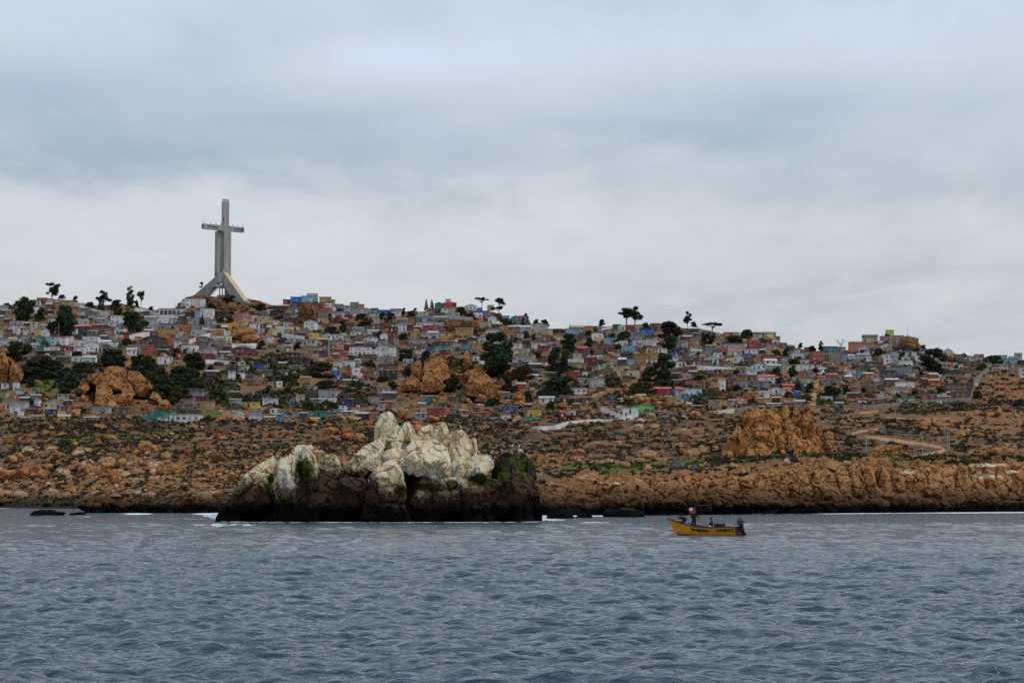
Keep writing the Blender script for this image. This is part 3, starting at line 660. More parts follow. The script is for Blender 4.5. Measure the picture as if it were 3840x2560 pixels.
for (nm_, po_, d_, T_) in list(ISLET):
    a_ = np.asarray(po_, float); lo_, hi_ = a_.min(0), a_.max(0); w_, h_ = hi_-lo_
    for k in range(2 if nm_ in ('block', 'rib') else 4):
        cu_, cv_ = lo_[0]+w_*_ri.uniform(.28, .72), lo_[1]+h_*_ri.uniform(.30, .80); s1, s2 = w_*_ri.uniform(.16, .30), h_*_ri.uniform(.16, .34); tl = _ri.uniform(-.5, .5)
        pg = [(cu_+s1*_ri.uniform(.75, 1.2)*math.cos(t_)+tl*s2*math.sin(t_), cv_+s2*_ri.uniform(.75, 1.2)*math.sin(t_)) for t_ in np.arange(7)*2*math.pi/7]
        ISLET.append(('block', pg, d_-.50*T_, .62*T_))
islet = fused_rock('sea_rock', 'huge sea rock whitened by bird droppings with mossy black base', [l[1:] for l in ISLET], m_rock_sea, 2.3, .11, .12, .07, 3, [l[0] for l in ISLET], 1.6, islet_attrs, nbase=NB)

# --- inland crag and outcrops
def outcrop(name, label, lobes, mat, M=0, K=0, d=None, core=0, pole=None, amp=0, crack=0, csz=0):
    L = []
    for l in lobes:
        o = np.asarray(l[0], float); uc = o[:, 0].mean(); vb = o[:, 1].max(); dd = l[1] if len(l) > 1 else float(depth(uc, vb))+1.0
        L.append((l[0], dd, .42*min(np.ptp(o[:, 0]), np.ptp(o[:, 1]))*dd/FPX))
    return fused_rock(name, label, L, mat, 2.0 if d else 1.8, .10, .13, .045, int(abs(L[0][0][0][0])) % 400)

CR = [([(425, 1140), (440, 900), (500, 600), (520, 520), (640, 430), (760, 410), (950, 385), (1010, 500), (1085, 600), (1115, 800), (1160, 950), (1190, 1140)], 600),
      ([(505, 480), (512, 250), (540, 158), (700, 133), (850, 148), (900, 260), (915, 380), (800, 420), (640, 450)], 604),
      ([(850, 420), (868, 128), (950, 108), (1040, 158), (1120, 240), (1200, 420), (1190, 560), (1060, 560)], 607),
      ([(1080, 620), (1110, 465), (1180, 425), (1252, 570), (1292, 760), (1320, 900), (1200, 960), (1130, 860)], 602),
      ([(110, 1000), (150, 830), (280, 680), (400, 500), (490, 485), (505, 620), (480, 800), (455, 1000), (430, 1120), (280, 1080)], 598.5),
      ([(80, 1110), (150, 960), (230, 925), (330, 955), (350, 1110)], 594),
      ([(385, 520), (408, 360), (520, 275), (555, 440), (520, 540)], 609),
      ([(1035, 470), (1048, 118), (1100, 93), (1160, 108), (1200, 300), (1285, 470), (1200, 560)], 609),
      ([(1175, 500), (1200, 148), (1290, 83), (1360, 98), (1400, 250), (1425, 500), (1330, 540)], 610),
      ([(1410, 520), (1448, 138), (1500, 108), (1570, 118), (1612, 220), (1645, 470), (1560, 600)], 611),
      ([(1590, 500), (1628, 108), (1690, 88), (1762, 158), (1803, 260), (1792, 350), (1843, 420), (1840, 680), (1700, 760)], 610),
      ([(1250, 700), (1290, 475), (1450, 458), (1580, 538), (1625, 700), (1540, 800), (1340, 780)], 605),
      ([(1350, 900), (1348, 600), (1450, 588), (1560, 718), (1700, 715), (1800, 798), (1850, 900), (1720, 1040), (1540, 980), (1420, 930)], 601),
      ([(1620, 1120), (1690, 880), (1850, 848), (1960, 898), (2035, 1000), (2075, 1130)], 597),
      ([(1750, 860), (1790, 648), (1900, 658), (1985, 758), (1990, 900), (1850, 920)], 605),
      ([(1830, 700), (1850, 500), (1912, 408), (1972, 500), (2000, 660)], 613),
      ([(715, 660), (740, 528), (850, 498), (980, 503), (1075, 590), (1105, 760), (1090, 860), (960, 830), (800, 730)], 597.5),
      ([(560, 1140), (588, 900), (760, 878), (865, 918), (895, 1050), (880, 1140)], 595),
      ([(880, 1140), (890, 850), (990, 840), (1060, 960), (1130, 1140)], 597),
      ([(1990, 1000), (2000, 600), (2120, 550), (2190, 620), (2200, 800), (2160, 1000)], 612),
      ([(1200, 1040), (1215, 920), (1270, 905), (1335, 990), (1330, 1050)], 596),
      ([(1380, 1120), (1440, 960), (1540, 900), (1640, 960), (1700, 1120)], 595)]
outcrop('granite_crag', 'tall orange granite crag standing alone in the scrub by the dirt road', [(ZD(p), d) for p, d in CR], m_rock_c, 84, 32, d=600, core=.74, amp=.04, crack=.11, csz=.36)
T1, T2, T3, T4, T5, T6 = TT
outcrop('granite_outcrop', 'broad rounded outcrop with a cave under the dark trees', [(T1(p),) for p in (
    [(1020, 990), (1020, 880), (1120, 858), (1200, 878), (1252, 930), (1255, 1020), (1150, 1040)], [(890, 1010), (900, 955), (960, 918), (1080, 940), (1160, 995), (1240, 1008), (1292, 1080), (1280, 1150), (1100, 1100), (960, 1090)],
    [(1050, 1230), (1095, 1150), (1200, 1138), (1290, 1148), (1322, 1220), (1300, 1300), (1130, 1290)], [(925, 1180), (945, 1060), (1050, 1065), (1110, 1110), (1090, 1220), (960, 1210)],
    [(1245, 1040), (1258, 908), (1360, 918), (1422, 980), (1445, 1060), (1340, 1090)], [(1315, 1160), (1328, 1058), (1412, 1038), (1464, 1080), (1450, 1180)],
    [(1415, 1090), (1470, 1008), (1508, 1050), (1500, 1110)], [(730, 1120), (790, 1038), (862, 1028), (885, 1090), (820, 1160)], [(925, 1270), (938, 1178), (1012, 1176), (1065, 1235), (1050, 1300)],
    [(1180, 1160), (1200, 1100), (1300, 1090), (1330, 1150), (1280, 1190)], [(650, 1180), (690, 1130), (740, 1140), (750, 1190)], [(760, 1220), (800, 1150), (850, 1150), (870, 1215)], [(1460, 1180), (1500, 1110), (1560, 1140), (1600, 1200), (1540, 1240)], [(1380, 1290), (1400, 1240), (1470, 1250), (1490, 1300)], [(1540, 1290), (1560, 1210), (1640, 1190), (1690, 1250), (1660, 1300)])], m_rock_o, 56, 22)
outcrop('granite_outcrop', 'orange outcrop cut off by the picture edge', [(T1(p),) for p in (
    [(-90, 1060), (-60, 740), (0, 718), (60, 738), (85, 850), (70, 1060)], [(50, 830), (72, 765), (150, 815), (160, 850), (100, 870)], [(80, 1040), (98, 868), (150, 848), (212, 878), (238, 950), (210, 1030), (150, 1070)],
    [(-120, 1180), (-60, 1060), (-10, 1080), (0, 1180)], [(0, 900), (10, 840), (70, 830), (90, 890), (50, 930)])], m_rock_o, 56, 22)
outcrop('granite_outcrop', 'steep spired orange outcrop in the middle of the town', [(T3(p),) for p in (
    [(672, 1010), (688, 858), (740, 808), (792, 870), (806, 980), (760, 1040)], [(795, 940), (818, 798), (900, 778), (960, 753), (1022, 798), (1062, 880), (1065, 990), (1000, 1020), (890, 960)],
    [(770, 1110), (808, 940), (880, 898), (960, 898), (1005, 1010), (990, 1120), (900, 1140)], [(585, 1120), (618, 1018), (670, 958), (722, 978), (785, 1030), (790, 1110)], [(740, 1140), (778, 1018), (862, 1048), (930, 1140)], [(700, 900), (720, 815), (770, 800), (800, 870), (770, 930)])], m_rock_o, 56, 22)
outcrop('granite_outcrop', 'smooth bulging orange outcrop beside the big dark tree', [(T3(p),) for p in (
    [(1180, 900), (1198, 788), (1240, 748), (1292, 758), (1284, 840), (1235, 900)], [(1145, 1010), (1156, 948), (1280, 898), (1325, 900), (1325, 950), (1220, 1010)], [(1212, 1150), (1228, 1018), (1280, 948), (1400, 918), (1462, 978), (1502, 1060), (1514, 1160), (1460, 1215), (1350, 1180)],
    [(1290, 930), (1296, 848), (1370, 838), (1414, 880), (1405, 960), (1330, 960)], [(1300, 1215), (1350, 1138), (1424, 1168), (1430, 1230)], [(1095, 975), (1108, 923), (1162, 928), (1155, 980)], [(1170, 1220), (1180, 1180), (1250, 1175), (1290, 1220)], [(1410, 1100), (1420, 1010), (1480, 1000), (1510, 1080), (1490, 1130)])], m_rock_o, 56, 22)
outcrop('granite_outcrop', 'small split orange outcrop below the red hillside shack', [(T4(p),) for p in ([(-40, 1240), (0, 1170), (20, 1128), (70, 1113), (122, 1138), (130, 1210), (60, 1260)], [(60, 1270), (70, 1210), (130, 1200), (140, 1260)])], m_rock_o, 48, 20)
outcrop('granite_outcrop', 'brown cliff knob at the summit under the lime green house', [(T6(p),) for p in ([(440, 440), (470, 320), (540, 303), (572, 318), (622, 348), (655, 400), (665, 450), (560, 460)], [(560, 430), (590, 350), (640, 360), (665, 440)])], m_rock_d, 48, 20)
outcrop('granite_outcrop', 'low cave-pitted tan rock beside the dirt road', [(T6(p),) for p in ([(130, 1520), (150, 1430), (220, 1398), (300, 1373), (420, 1388), (475, 1430), (480, 1520), (300, 1535)], [(440, 1520), (470, 1420), (590, 1438), (610, 1500), (520, 1530)])], m_rock_o, 56, 22, pole=(0, .3))
outcrop('granite_outcrop', 'ragged rock mound beneath the concrete cross', [(T2(p),) for p in ([(85, 262), (100, 235), (150, 190), (190, 185), (215, 225), (210, 262)], [(170, 262), (190, 182), (240, 170), (290, 175), (300, 262)], [(270, 262), (290, 172), (345, 165), (385, 185), (385, 262)], [(360, 300), (380, 190), (430, 182), (470, 215), (470, 300)], [(440, 320), (470, 240), (540, 225), (560, 320)], [(540, 340), (560, 240), (640, 235), (680, 280), (690, 350)], [(760, 280), (790, 215), (860, 222), (930, 255), (940, 300)])], m_rock_d, 56, 22, core=0)
outcrop('granite_outcrop', 'rocky knoll under the bright blue skyline house', [(T2(p),) for p in ([(1230, 420), (1250, 300), (1300, 250), (1380, 250), (1420, 320), (1420, 420), (1330, 450)], [(1360, 400), (1370, 280), (1430, 260), (1450, 330), (1440, 420)])], m_rock_d, 48, 20)
outcrop('granite_outcrop', 'crumbling brown rock face above the ochre two-storey house', [(T3(p),) for p in ([(1000, 500), (1010, 430), (1080, 405), (1160, 410), (1200, 480), (1180, 520)], [(1160, 520), (1180, 420), (1260, 410), (1350, 425), (1360, 500), (1270, 530)])], m_rock_d, 48, 20)
outcrop('granite_outcrop', 'rock ledge beneath the orange terrace wall', [(T2(p),) for p in ([(560, 580), (600, 500), (700, 470), (790, 480), (830, 560), (700, 610)], [(380, 570), (420, 510), (520, 510), (560, 560), (480, 590)], [(690, 620), (720, 560), (820, 560), (880, 600), (800, 650)])], m_rock_o, 48, 20)
# ------------------------------------------------------------------ boulders
def ico(sub):
    bm = bmesh.new(); bmesh.ops.create_icosphere(bm, subdivisions=sub, radius=1.0)
    V = np.array([v.co[:] for v in bm.verts]); F = np.array([[v.index for v in f.verts] for f in bm.faces]); bm.free(); return V, F
ROCKS = [mesh('boulder', *rock_shape(4, s, .62+.05*(s % 5)), mats=(m_rock_o,), smooth=True) for s in range(12)]
LOWR = [rock_shape(1, 40+s, .6+.08*(s % 4)) for s in range(8)]
things_to_label = []        # (object, phrase, u, v, group)
taken = []           # pixel boxes that stones keep clear of
def put_rock(u, v, w, h, mat, label, group, variant=None, sink=.28):
    p = gnd1(u, v); d = p[1]; s = d/FPX; me = ROCKS[variant if variant is not None else random.randrange(12)]
    o = link('boulder', me, loc=(p[0], p[1]+.2*w*s, p[2]+(h*(.5-sink*.4))*s), label=label, cat='boulder', group=group, mat=mat)
    zs = np.abs(np.array([x.co.z for x in me.vertices[:60]])).max()
    o.scale = (w*s*.5, w*s*.5*random.uniform(.75, 1.1), h*s*.72); o.rotation_euler = (random.uniform(-.2, .2), random.uniform(-.2, .2), random.uniform(0, 6.28))
    return o
# named boulders that stand out in the photograph: u, v(base), w, h, material, label
BIG = [(1240, 1640, 58, 48, m_rock_o, 'round orange boulder on the scrub slope above the islet tower'), (1305, 1640, 74, 46, m_rock_o, 'split orange boulders pile beside the round boulder'), (2545, 1688, 52, 38, m_rock_t, 'squared tan boulder alone in the dark scrub'),
       (2120, 1700, 50, 58, m_rock_d, 'reddish stacked boulder on the scrub flat'), (2432, 1728, 92, 46, m_rock_t, 'broad dome-shaped tan boulder with a white scar'), (2600, 1716, 80, 34, m_rock_t, 'long wedge-shaped tan boulder near the crag foot'),
       (2026, 1752, 40, 60, m_rock_o, 'upright orange boulder just behind the dark islet butte'), (2170, 1742, 70, 44, m_rock_o, 'pale hump boulder on the shore flat'), (545, 1700, 76, 62, m_rock_o, 'towering pyramid-shaped boulder on the scrub flat'),
       (650, 1788, 96, 52, m_rock_o, 'large rounded orange boulder above the promontory'), (430, 1806, 84, 50, m_rock_o, 'fractured orange boulder with dark joints'), (370, 1772, 64, 36, m_rock_o, 'pale orange boulder with a pointed crown'),
       (295, 1768, 60, 40, m_rock_o, 'squarish orange boulder with vertical joints'), (40, 1738, 56, 42, m_rock_o, 'tall orange boulder close to the picture edge'), (105, 1735, 50, 30, m_rock_t, 'low cream boulder beside the tall edge boulder'),
       (45, 1800, 110, 54, m_rock_o, 'wide brown slab boulder at the picture edge'), (330, 1705, 46, 32, m_rock_t, 'mushroom-topped boulder above the fractured one'), (95, 1655, 70, 34, m_rock_o, 'jumbled boulder heap on the upper scrub'), (470, 1612, 70, 26, m_rock_o, 'long low boulder under the green shacks'),
       (3660, 1640, 42, 26, m_rock_o, 'orange boulder on the flat right of the twin poles'), (3612, 1645, 34, 28, m_rock_o, 'brown cube boulder beside the twin poles'), (3270, 1628, 30, 26, m_rock_o, 'painted rust boulder by the bend of the dirt road'), (3130, 1700, 34, 26, m_rock_t, 'pale block at the crag scree foot'),
       (2195, 1600, 30, 24, m_rock_o, 'dark orange boulder under the white wall'), (2310, 1588, 26, 22, m_rock_d, 'brown boulder against the white wall'), (3263, 1445, 40, 52, m_rock_o, 'tall orange monolith among the upper shacks'),
       (2395, 1510, 54, 40, m_rock_o, 'orange boulder cluster left of the green shed'), (2507, 1535, 42, 42, m_rock_o, 'cracked orange boulder right of the green shed'), (2345, 1500, 34, 22, m_rock_o, 'small orange boulder above the gate'),
       (3690, 1700, 60, 30, m_rock_t, 'tan boulder on the far flat'), (3770, 1690, 70, 34, m_rock_t, 'broad pale boulder near the right edge'), (1165, 1590, 70, 34, m_rock_o, 'orange slab boulder below the teal tarp'), (1080, 1595, 60, 30, m_rock_o, 'flat orange boulder left of the slab boulder'),
       (1510, 1570, 60, 50, m_rock_o, 'orange ridge boulder behind the islet summit'), (1620, 1590, 54, 40, m_rock_o, 'orange boulder behind the islet pinnacles'), (840, 1590, 76, 46, m_rock_o, 'stacked orange boulder under the twin-gabled house'),
       (2215, 1815, 120, 40, m_rock_t, 'smooth pale whaleback boulder on the shore shelf'), (2380, 1835, 150, 40, m_rock_t, 'tilted pale slab boulder on the shore shelf'), (3390, 1812, 46, 52, m_rock_t, 'grey egg-shaped boulder on the shore cliff'), (3270, 1840, 64, 46, m_rock_o, 'rounded brown boulder low on the shore cliff'),
       (3350, 1860, 40, 44, m_rock_t, 'grey capped boulder on the shore cliff face'), (2890, 1800, 50, 30, m_rock_t, 'pale loaf-shaped boulder on the shore cliff'), (2845, 1822, 40, 34, m_rock_t, 'grey sloping boulder below the loaf-shaped one'), (200, 1690, 36, 24, m_rock_o, 'small orange boulder in the scrub'), (230, 1640, 60, 20, m_rock_o, 'long orange ledge on the upper scrub')]
for (u, v, w_, h_, m_, l_) in BIG: put_rock(u, v, w_*1.08, h_*1.08, m_, l_, None)
for l_, u, v, w_, h_ in (('dark grey pyramid boulder on the green shore flat', 2533, 1776, 66, 56), ('smaller dark grey boulder right of the grey pyramid', 2602, 1772, 46, 34), ('low dark grey rock among shore grass', 2430, 1785, 22, 14), ('flat dark grey rock close behind the islet', 2032, 1812, 38, 24), ('dark grey rock in the grass by the shelf', 2180, 1785, 50, 16)):
    put_rock(u, v, w_, h_, m_rock_g, l_, None, 3)

def in_box(u, v, L): return any(a <= u <= b and c <= v <= e for a, b, c, e in L)
_ru, _rv = np.meshgrid(np.arange(-60, 3900, 6.0), np.arange(1300, 1760, 3.0), indexing='ij'); _rm = (roadmask(_ru.ravel(), _rv.ravel()) > .5).reshape(_ru.shape)
def near_road(u, v): return 1300 <= v < 1757 and bool(_rm[int((u+60)/6), int((v-1300)/3)])
ROADBOX = [(3190, 3575, 1605, 1640), (3230, 3575, 1632, 1705), (3040, 3090, 1440, 1530), (2710, 3130, 1500, 1735)]
# shore cliff: a band of big jointed blocks along the eastern shore, the tide-blackened promontory on the west
def block_poly(u, v, w, h, rr):
    n = 7; out = []
    for k in range(n):
        a_ = 2*math.pi*(k+rr.uniform(-.3, .3))/n; out.append((u+math.cos(a_)*w/2*rr.uniform(.8, 1.15), v+math.sin(a_)*h/2*rr.uniform(.8, 1.15)))
    return out
rr = random.Random(21); SEG = [(2010, 2500, 'low jointed shore ledge between the islet and the grey pyramid boulder'), (2480, 3000, 'brown jointed shore cliff behind the yellow boat'), (2980, 3440, 'jointed shore cliff below the dirt road'), (3420, 3900, 'pale-topped shore cliff at the eastern picture edge')]
def cliff_attrs(me, V, nz, nm):
    pu = 1920+V[:, 0]/V[:, 1]*FPX; pv = vof(V[:, 2], V[:, 1]); attr(me, 'guano', .9*ell(pu, pv, [(3700, 1742, 80, 9), (3690, 1785, 75, 9), (3790, 1768, 30, 7), (3345, 1884, 24, 8), (3400, 1770, 26, 9), (2300, 1810, 40, 6)]))
for (ua, ub_, lb_) in SEG:
    L = []; n_ = 30
    for k in range(n_):
        u = ua+(ub_-ua)*(k+rr.random())/n_; top = float(v1(u))+rr.uniform(-8, 14); bot = float(np.interp(u, UU, VSH))+6; lev = (k*7 % 5)/4.0
        h_ = rr.uniform(45, 85); w_ = rr.uniform(70, 170); v = top+h_/2+(bot-top-h_)*lev; dd = float(depth(u, min(v+h_/2, bot-8)))-1.5
        L.append((block_poly(u, v, w_, h_*1.15, rr), dd, .38*min(w_, h_)*dd/FPX+.8))
    for k in range(9):
        u = ua+(ub_-ua)*(k+.5)/9; top = float(v1(u)); bot = float(np.interp(u, UU, VSH))+10; dd = float(depth(u, bot-20))+6; L.append((block_poly(u, (top+bot)/2+10, (ub_-ua)/6, (bot-top)*.98, rr), dd, 3.0))
    fused_rock('shore_cliff', lb_, L, m_rock_s, 3.0, .13, .15, .06, int(ua) % 97, None, 1.2, cliff_attrs, an=(1.15, 1.2, 1.75))
L = []
for k in range(20):
    u = 350+500*(k+rr.random())/20; w_ = rr.uniform(60, 130); h_ = rr.uniform(40, 75); dd = 420+rr.uniform(-6, 22); vb = float(vof(0, dd))+5; L.append((block_poly(u, vb-h_*.42, w_, h_, rr), dd, .4*h_*dd/FPX+.6))
fused_rock('shore_ledge', 'low dark wet promontory ledge on the western shore', L, m_rock_s, 2.4, .12, .15, .06, 5, None, .8)
for (u, v, w_, h_, l_) in ((178, 1930, 120, 30, 'larger black reef rock awash off the western shore'), (215, 1931, 60, 20, 'low black tip of the reef off the western shore'), (135, 1932, 50, 16, 'outermost black reef stub near the picture edge'), (300, 1929, 60, 17, 'small black reef rock awash beside the promontory'), (272, 1930, 34, 11, 'tiny black reef stub beside the small reef rock'), (2090, 1942, 120, 40, 'black wave-washed rock right of the islet'), (2190, 1940, 80, 30, 'low black rock awash before the shore cliff'), (2330, 1937, 180, 44, 'long black ledge awash before the shore cliff')):
    d = 3*FPX/(v-1868); s = d/FPX; p = P(u, v, d)
    o = link('reef_rock', ROCKS[int(u) % 12], loc=(p[0], d, .1), label=l_, cat='rock', mat=m_rock_s)
    o.scale = (w_*s*.5, w_*s*.4, h_*s*1.25); o.rotation_euler = (0, 0, random.uniform(-.4, .4))
# rock ledges breaking out of the flats
LEDGES = [(60, 1800, 210, 70, 'o', 'broad orange ledge at the western picture edge'), (300, 1780, 170, 74, 'o', 'blocky orange ledge beside the fractured boulder'), (440, 1822, 150, 50, 'o', 'low orange ledge below the fractured boulder'), (565, 1702, 130, 60, 'o', 'ledge around the towering pyramid boulder'), (660, 1790, 170, 74, 'o', 'rounded orange ledge above the promontory'),
          (800, 1716, 150, 50, 'o', 'low ledge left of the islet tower'), (90, 1668, 140, 40, 'r', 'reddish ledge on the upper western scrub'), (40, 1866, 200, 36, 'p', 'pale shore ledge at the western edge'), (260, 1868, 210, 36, 't', 'tan shore ledge behind the reef'), (520, 1866, 200, 34, 'p', 'pale shore ledge behind the promontory'), (730, 1864, 170, 34, 't', 'tan shore ledge next to the islet'),
          (1310, 1652, 130, 46, 'o', 'split ledge above the islet gap'), (2140, 1738, 160, 50, 'o', 'orange ledge behind the mossy butte'), (2290, 1752, 150, 44, 't', 'tan ledge in the shore grass'), (2440, 1738, 150, 40, 'o', 'orange ledge under the broad dome boulder'), (3720, 1706, 210, 48, 'o', 'broad ledge near the eastern edge'), (3490, 1612, 180, 54, 'o', 'rocky rise inside the road bend'),
          (2620, 1738, 120, 28, 't', 'thin tan ledge left of the crag foot'), (3180, 1722, 150, 40, 'o', 'scree ledge right of the crag foot'), (200, 1716, 150, 34, 't', 'tan ledge midway up the western flat'), (2560, 1625, 130, 26, 't', 'pale ledge below the parked cars'), (3650, 1560, 180, 34, 'o', 'bare orange rib below the climbing wall')]
rr = random.Random(8); LMAT = dict(o=m_rock_o, t=m_rock_t, p=m_rock_p, r=m_rock_r)
for (u, v, w_, h_, mk, lb_) in LEDGES:
    L = []
    for k in range(8):
        cu_ = u+w_*rr.uniform(-.42, .42); hh = h_*rr.uniform(.45, 1.0)*(1-.5*abs(cu_-u)/(w_/2)); ww = w_*rr.uniform(.22, .42); vb = v+rr.uniform(-.35, .0)*h_*.5; dd = float(depth(cu_, min(vb, float(np.interp(cu_, UU, VSH))-4)))
        L.append((block_poly(cu_, vb-hh*.38, ww, hh, rr), dd, .40*min(ww, hh)*dd/FPX+.3))
    fused_rock('rock_ledge', lb_, L, LMAT[mk], 2.4, .12, .14, .06, int(u) % 90)
# scattered boulders of the flats: the largest stand alone, the rest is rubble
cand = []
for k in range(13500):
    u = random.uniform(-60, 3900); vs = float(np.interp(u, UU, VSH)); v = random.uniform(float(v3(u))-60, vs-6)
    if near_road(u, v) or in_box(u, v, ROADBOX[3:]) or (u < 2030 and u > 880 and v > 1800): continue
    west = u < 1900
    den = .32
    if west: den = 1.35 if v > 1705 else (.34 if v > 1610 else .30)
    else: den = .6 if 1690 < v < 1745 else .34
    if v > float(v1(u)) and not west: den = .5
    cl_ = float(vnoise(np.array([[u*.011, v*.03, 0]]), 5)[0])
    if random.random() > den*(.55+.9*max(0, .5+cl_)): continue
    w_ = min(random.paretovariate(2.0)*7.6, 58)*(1.05 if west and v > 1700 else .9)
    cand.append((w_*float(depth(u, v)), u, v, w_))
cand.sort(reverse=True)
cand_big, cand_small = cand[:170], cand[170:]
def reg(u, v):
    if u < 640: a = 'the western scrub flat'
    elif u < 1280: a = 'the flat left of the islet summit'
    elif u < 2050: a = 'the slope behind the islet'
    elif u < 2720: a = 'the flat below the white wall'
    else: a = 'the flat around the dirt road'
    return a
for (_, u, v, w_) in cand_big:
    pale = v > 1770 or random.random() < .25; m_ = random.choice((m_rock_t, m_rock_t, m_rock_p)) if pale else random.choice((m_rock_o, m_rock_o, m_rock_r, m_rock_d, m_rock_o, m_rock_t))
    h_ = w_*random.uniform(.5, .85); nm = {m_rock_t.name: 'tan', m_rock_p.name: 'pale', m_rock_d.name: 'brown', m_rock_r.name: 'reddish', m_rock_o.name: 'orange'}[m_.name]
    o = put_rock(u, v, w_, h_, m_, None, None); things_to_label.append((o, nm+' granite boulder', u, v, 'granite boulders strewn over the flats'))
def scatter(name, items, label, mats, seed=1):
    """items: (u, v, width px, height ratio, material index) -> one mesh of small stones"""
    Vs, Fs, Ms, b0 = [], [], [], 0; rr = random.Random(seed)
    U = np.array([i[0] for i in items]); Vv = np.array([i[1] for i in items]); G_ = ground(U, Vv)
    for n, it in enumerate(items):
        V, F = LOWR[n % 8]; s = G_[n][1]/FPX; r = it[2]*s*.5; a = rr.uniform(0, 6.28); ca, sa = math.cos(a), math.sin(a)
        W = V*np.array([r, r*rr.uniform(.7, 1.1), r*it[3]*1.5]); W = np.stack([W[:, 0]*ca-W[:, 1]*sa, W[:, 0]*sa+W[:, 1]*ca, W[:, 2]], -1)+G_[n]+np.array([0, 0, r*it[3]*.35])
        Vs.append(W); Fs.append(F+b0); b0 += len(V); Ms += [it[4]]*len(F)
    me = mesh(name, np.vstack(Vs), np.vstack(Fs), mats, False, Ms)
    return link(name, me, label=label, kind='stuff')
items = [(u, v, w_, random.uniform(.5, .9), random.choice((1, 1, 3, 0, 4) if v > 1770 else (0, 0, 0, 1, 2, 4, 3))) for (_, u, v, w_) in cand_small]
for k in range(5200):     # rubble between the houses
    u = random.uniform(-40, 3880); vr = float(np.interp(u, UU, VR)); v = random.uniform(vr+10, float(v3(u))+10)
    if v < vr+.45*(float(v3(u))-vr) and random.random() < .6: continue
    items.append((u, v, min(random.paretovariate(2.2)*6, 30), random.uniform(.5, .9), random.choice((0, 0, 0, 1, 2, 4))))
scatter('rubble', items, 'small tan and orange stones strewn over the slopes', (m_rock_o, m_rock_t, m_rock_d, m_rock_p, m_rock_r))

# ------------------------------------------------------------------ foliage
def leafmat(name, c1, c2, sc=.6):
    m, t, b = newmat(name); pos = t.add('ShaderNodeNewGeometry').outputs['Position']
    n = t.noise(pos, sc, 3, .6); c = t.mix(t.ramp(n, .35, .65), c1, c2); t.l.new(c, b.inputs['Base Color']); b.inputs['Roughness'].default_value = .85; b.inputs['Specular IOR Level'].default_value = .2
    return m
m_leaf_d = leafmat('leaf_dark', (.015, .026, .014), (.048, .070, .030))
m_leaf_m = leafmat('leaf_olive', (.030, .042, .012), (.070, .075, .020))
m_leaf_b = leafmat('leaf_dry', (.030, .022, .017), (.060, .045, .032))
m_scrub = leafmat('scrub_leaf', (.020, .022, .012), (.055, .055, .022), .3)
m_scrub2 = leafmat('scrub_dry', (.030, .024, .020), (.075, .058, .045), .3)
m_scrub3 = leafmat('scrub_green', (.022, .036, .008), (.065, .085, .016), .3)
m_bark = paint('bark', (.09, .075, .06), .9, .3)
def leaves(rr, centers, radii, n, size, flat=.8):
    """n leaf sprays spread through clump volumes"""
    V, F = [], []
    wts = np.array([r**2 for r in radii]); wts = wts/wts.sum(); pick = rr.choice(len(centers), n, p=wts)
    for k in pick:
        c = np.array(centers[k]); r = radii[k]; d = rr.normal(size=3); d /= np.linalg.norm(d)
        p = c+d*r*np.array([1, 1, flat])*(rr.uniform(.25, 1.0)**.55)
        a = rr.normal(size=3); a /= np.linalg.norm(a); b = np.cross(a, rr.normal(size=3)); b /= np.linalg.norm(b)+1e-9
        s = size*rr.uniform(.6, 1.4); i = len(V)
        V += [p-a*s, p+b*s*.55, p+a*s, p-b*s*.55]; F.append((i, i+1, i+2, i+3))
    return np.array(V), np.array(F)
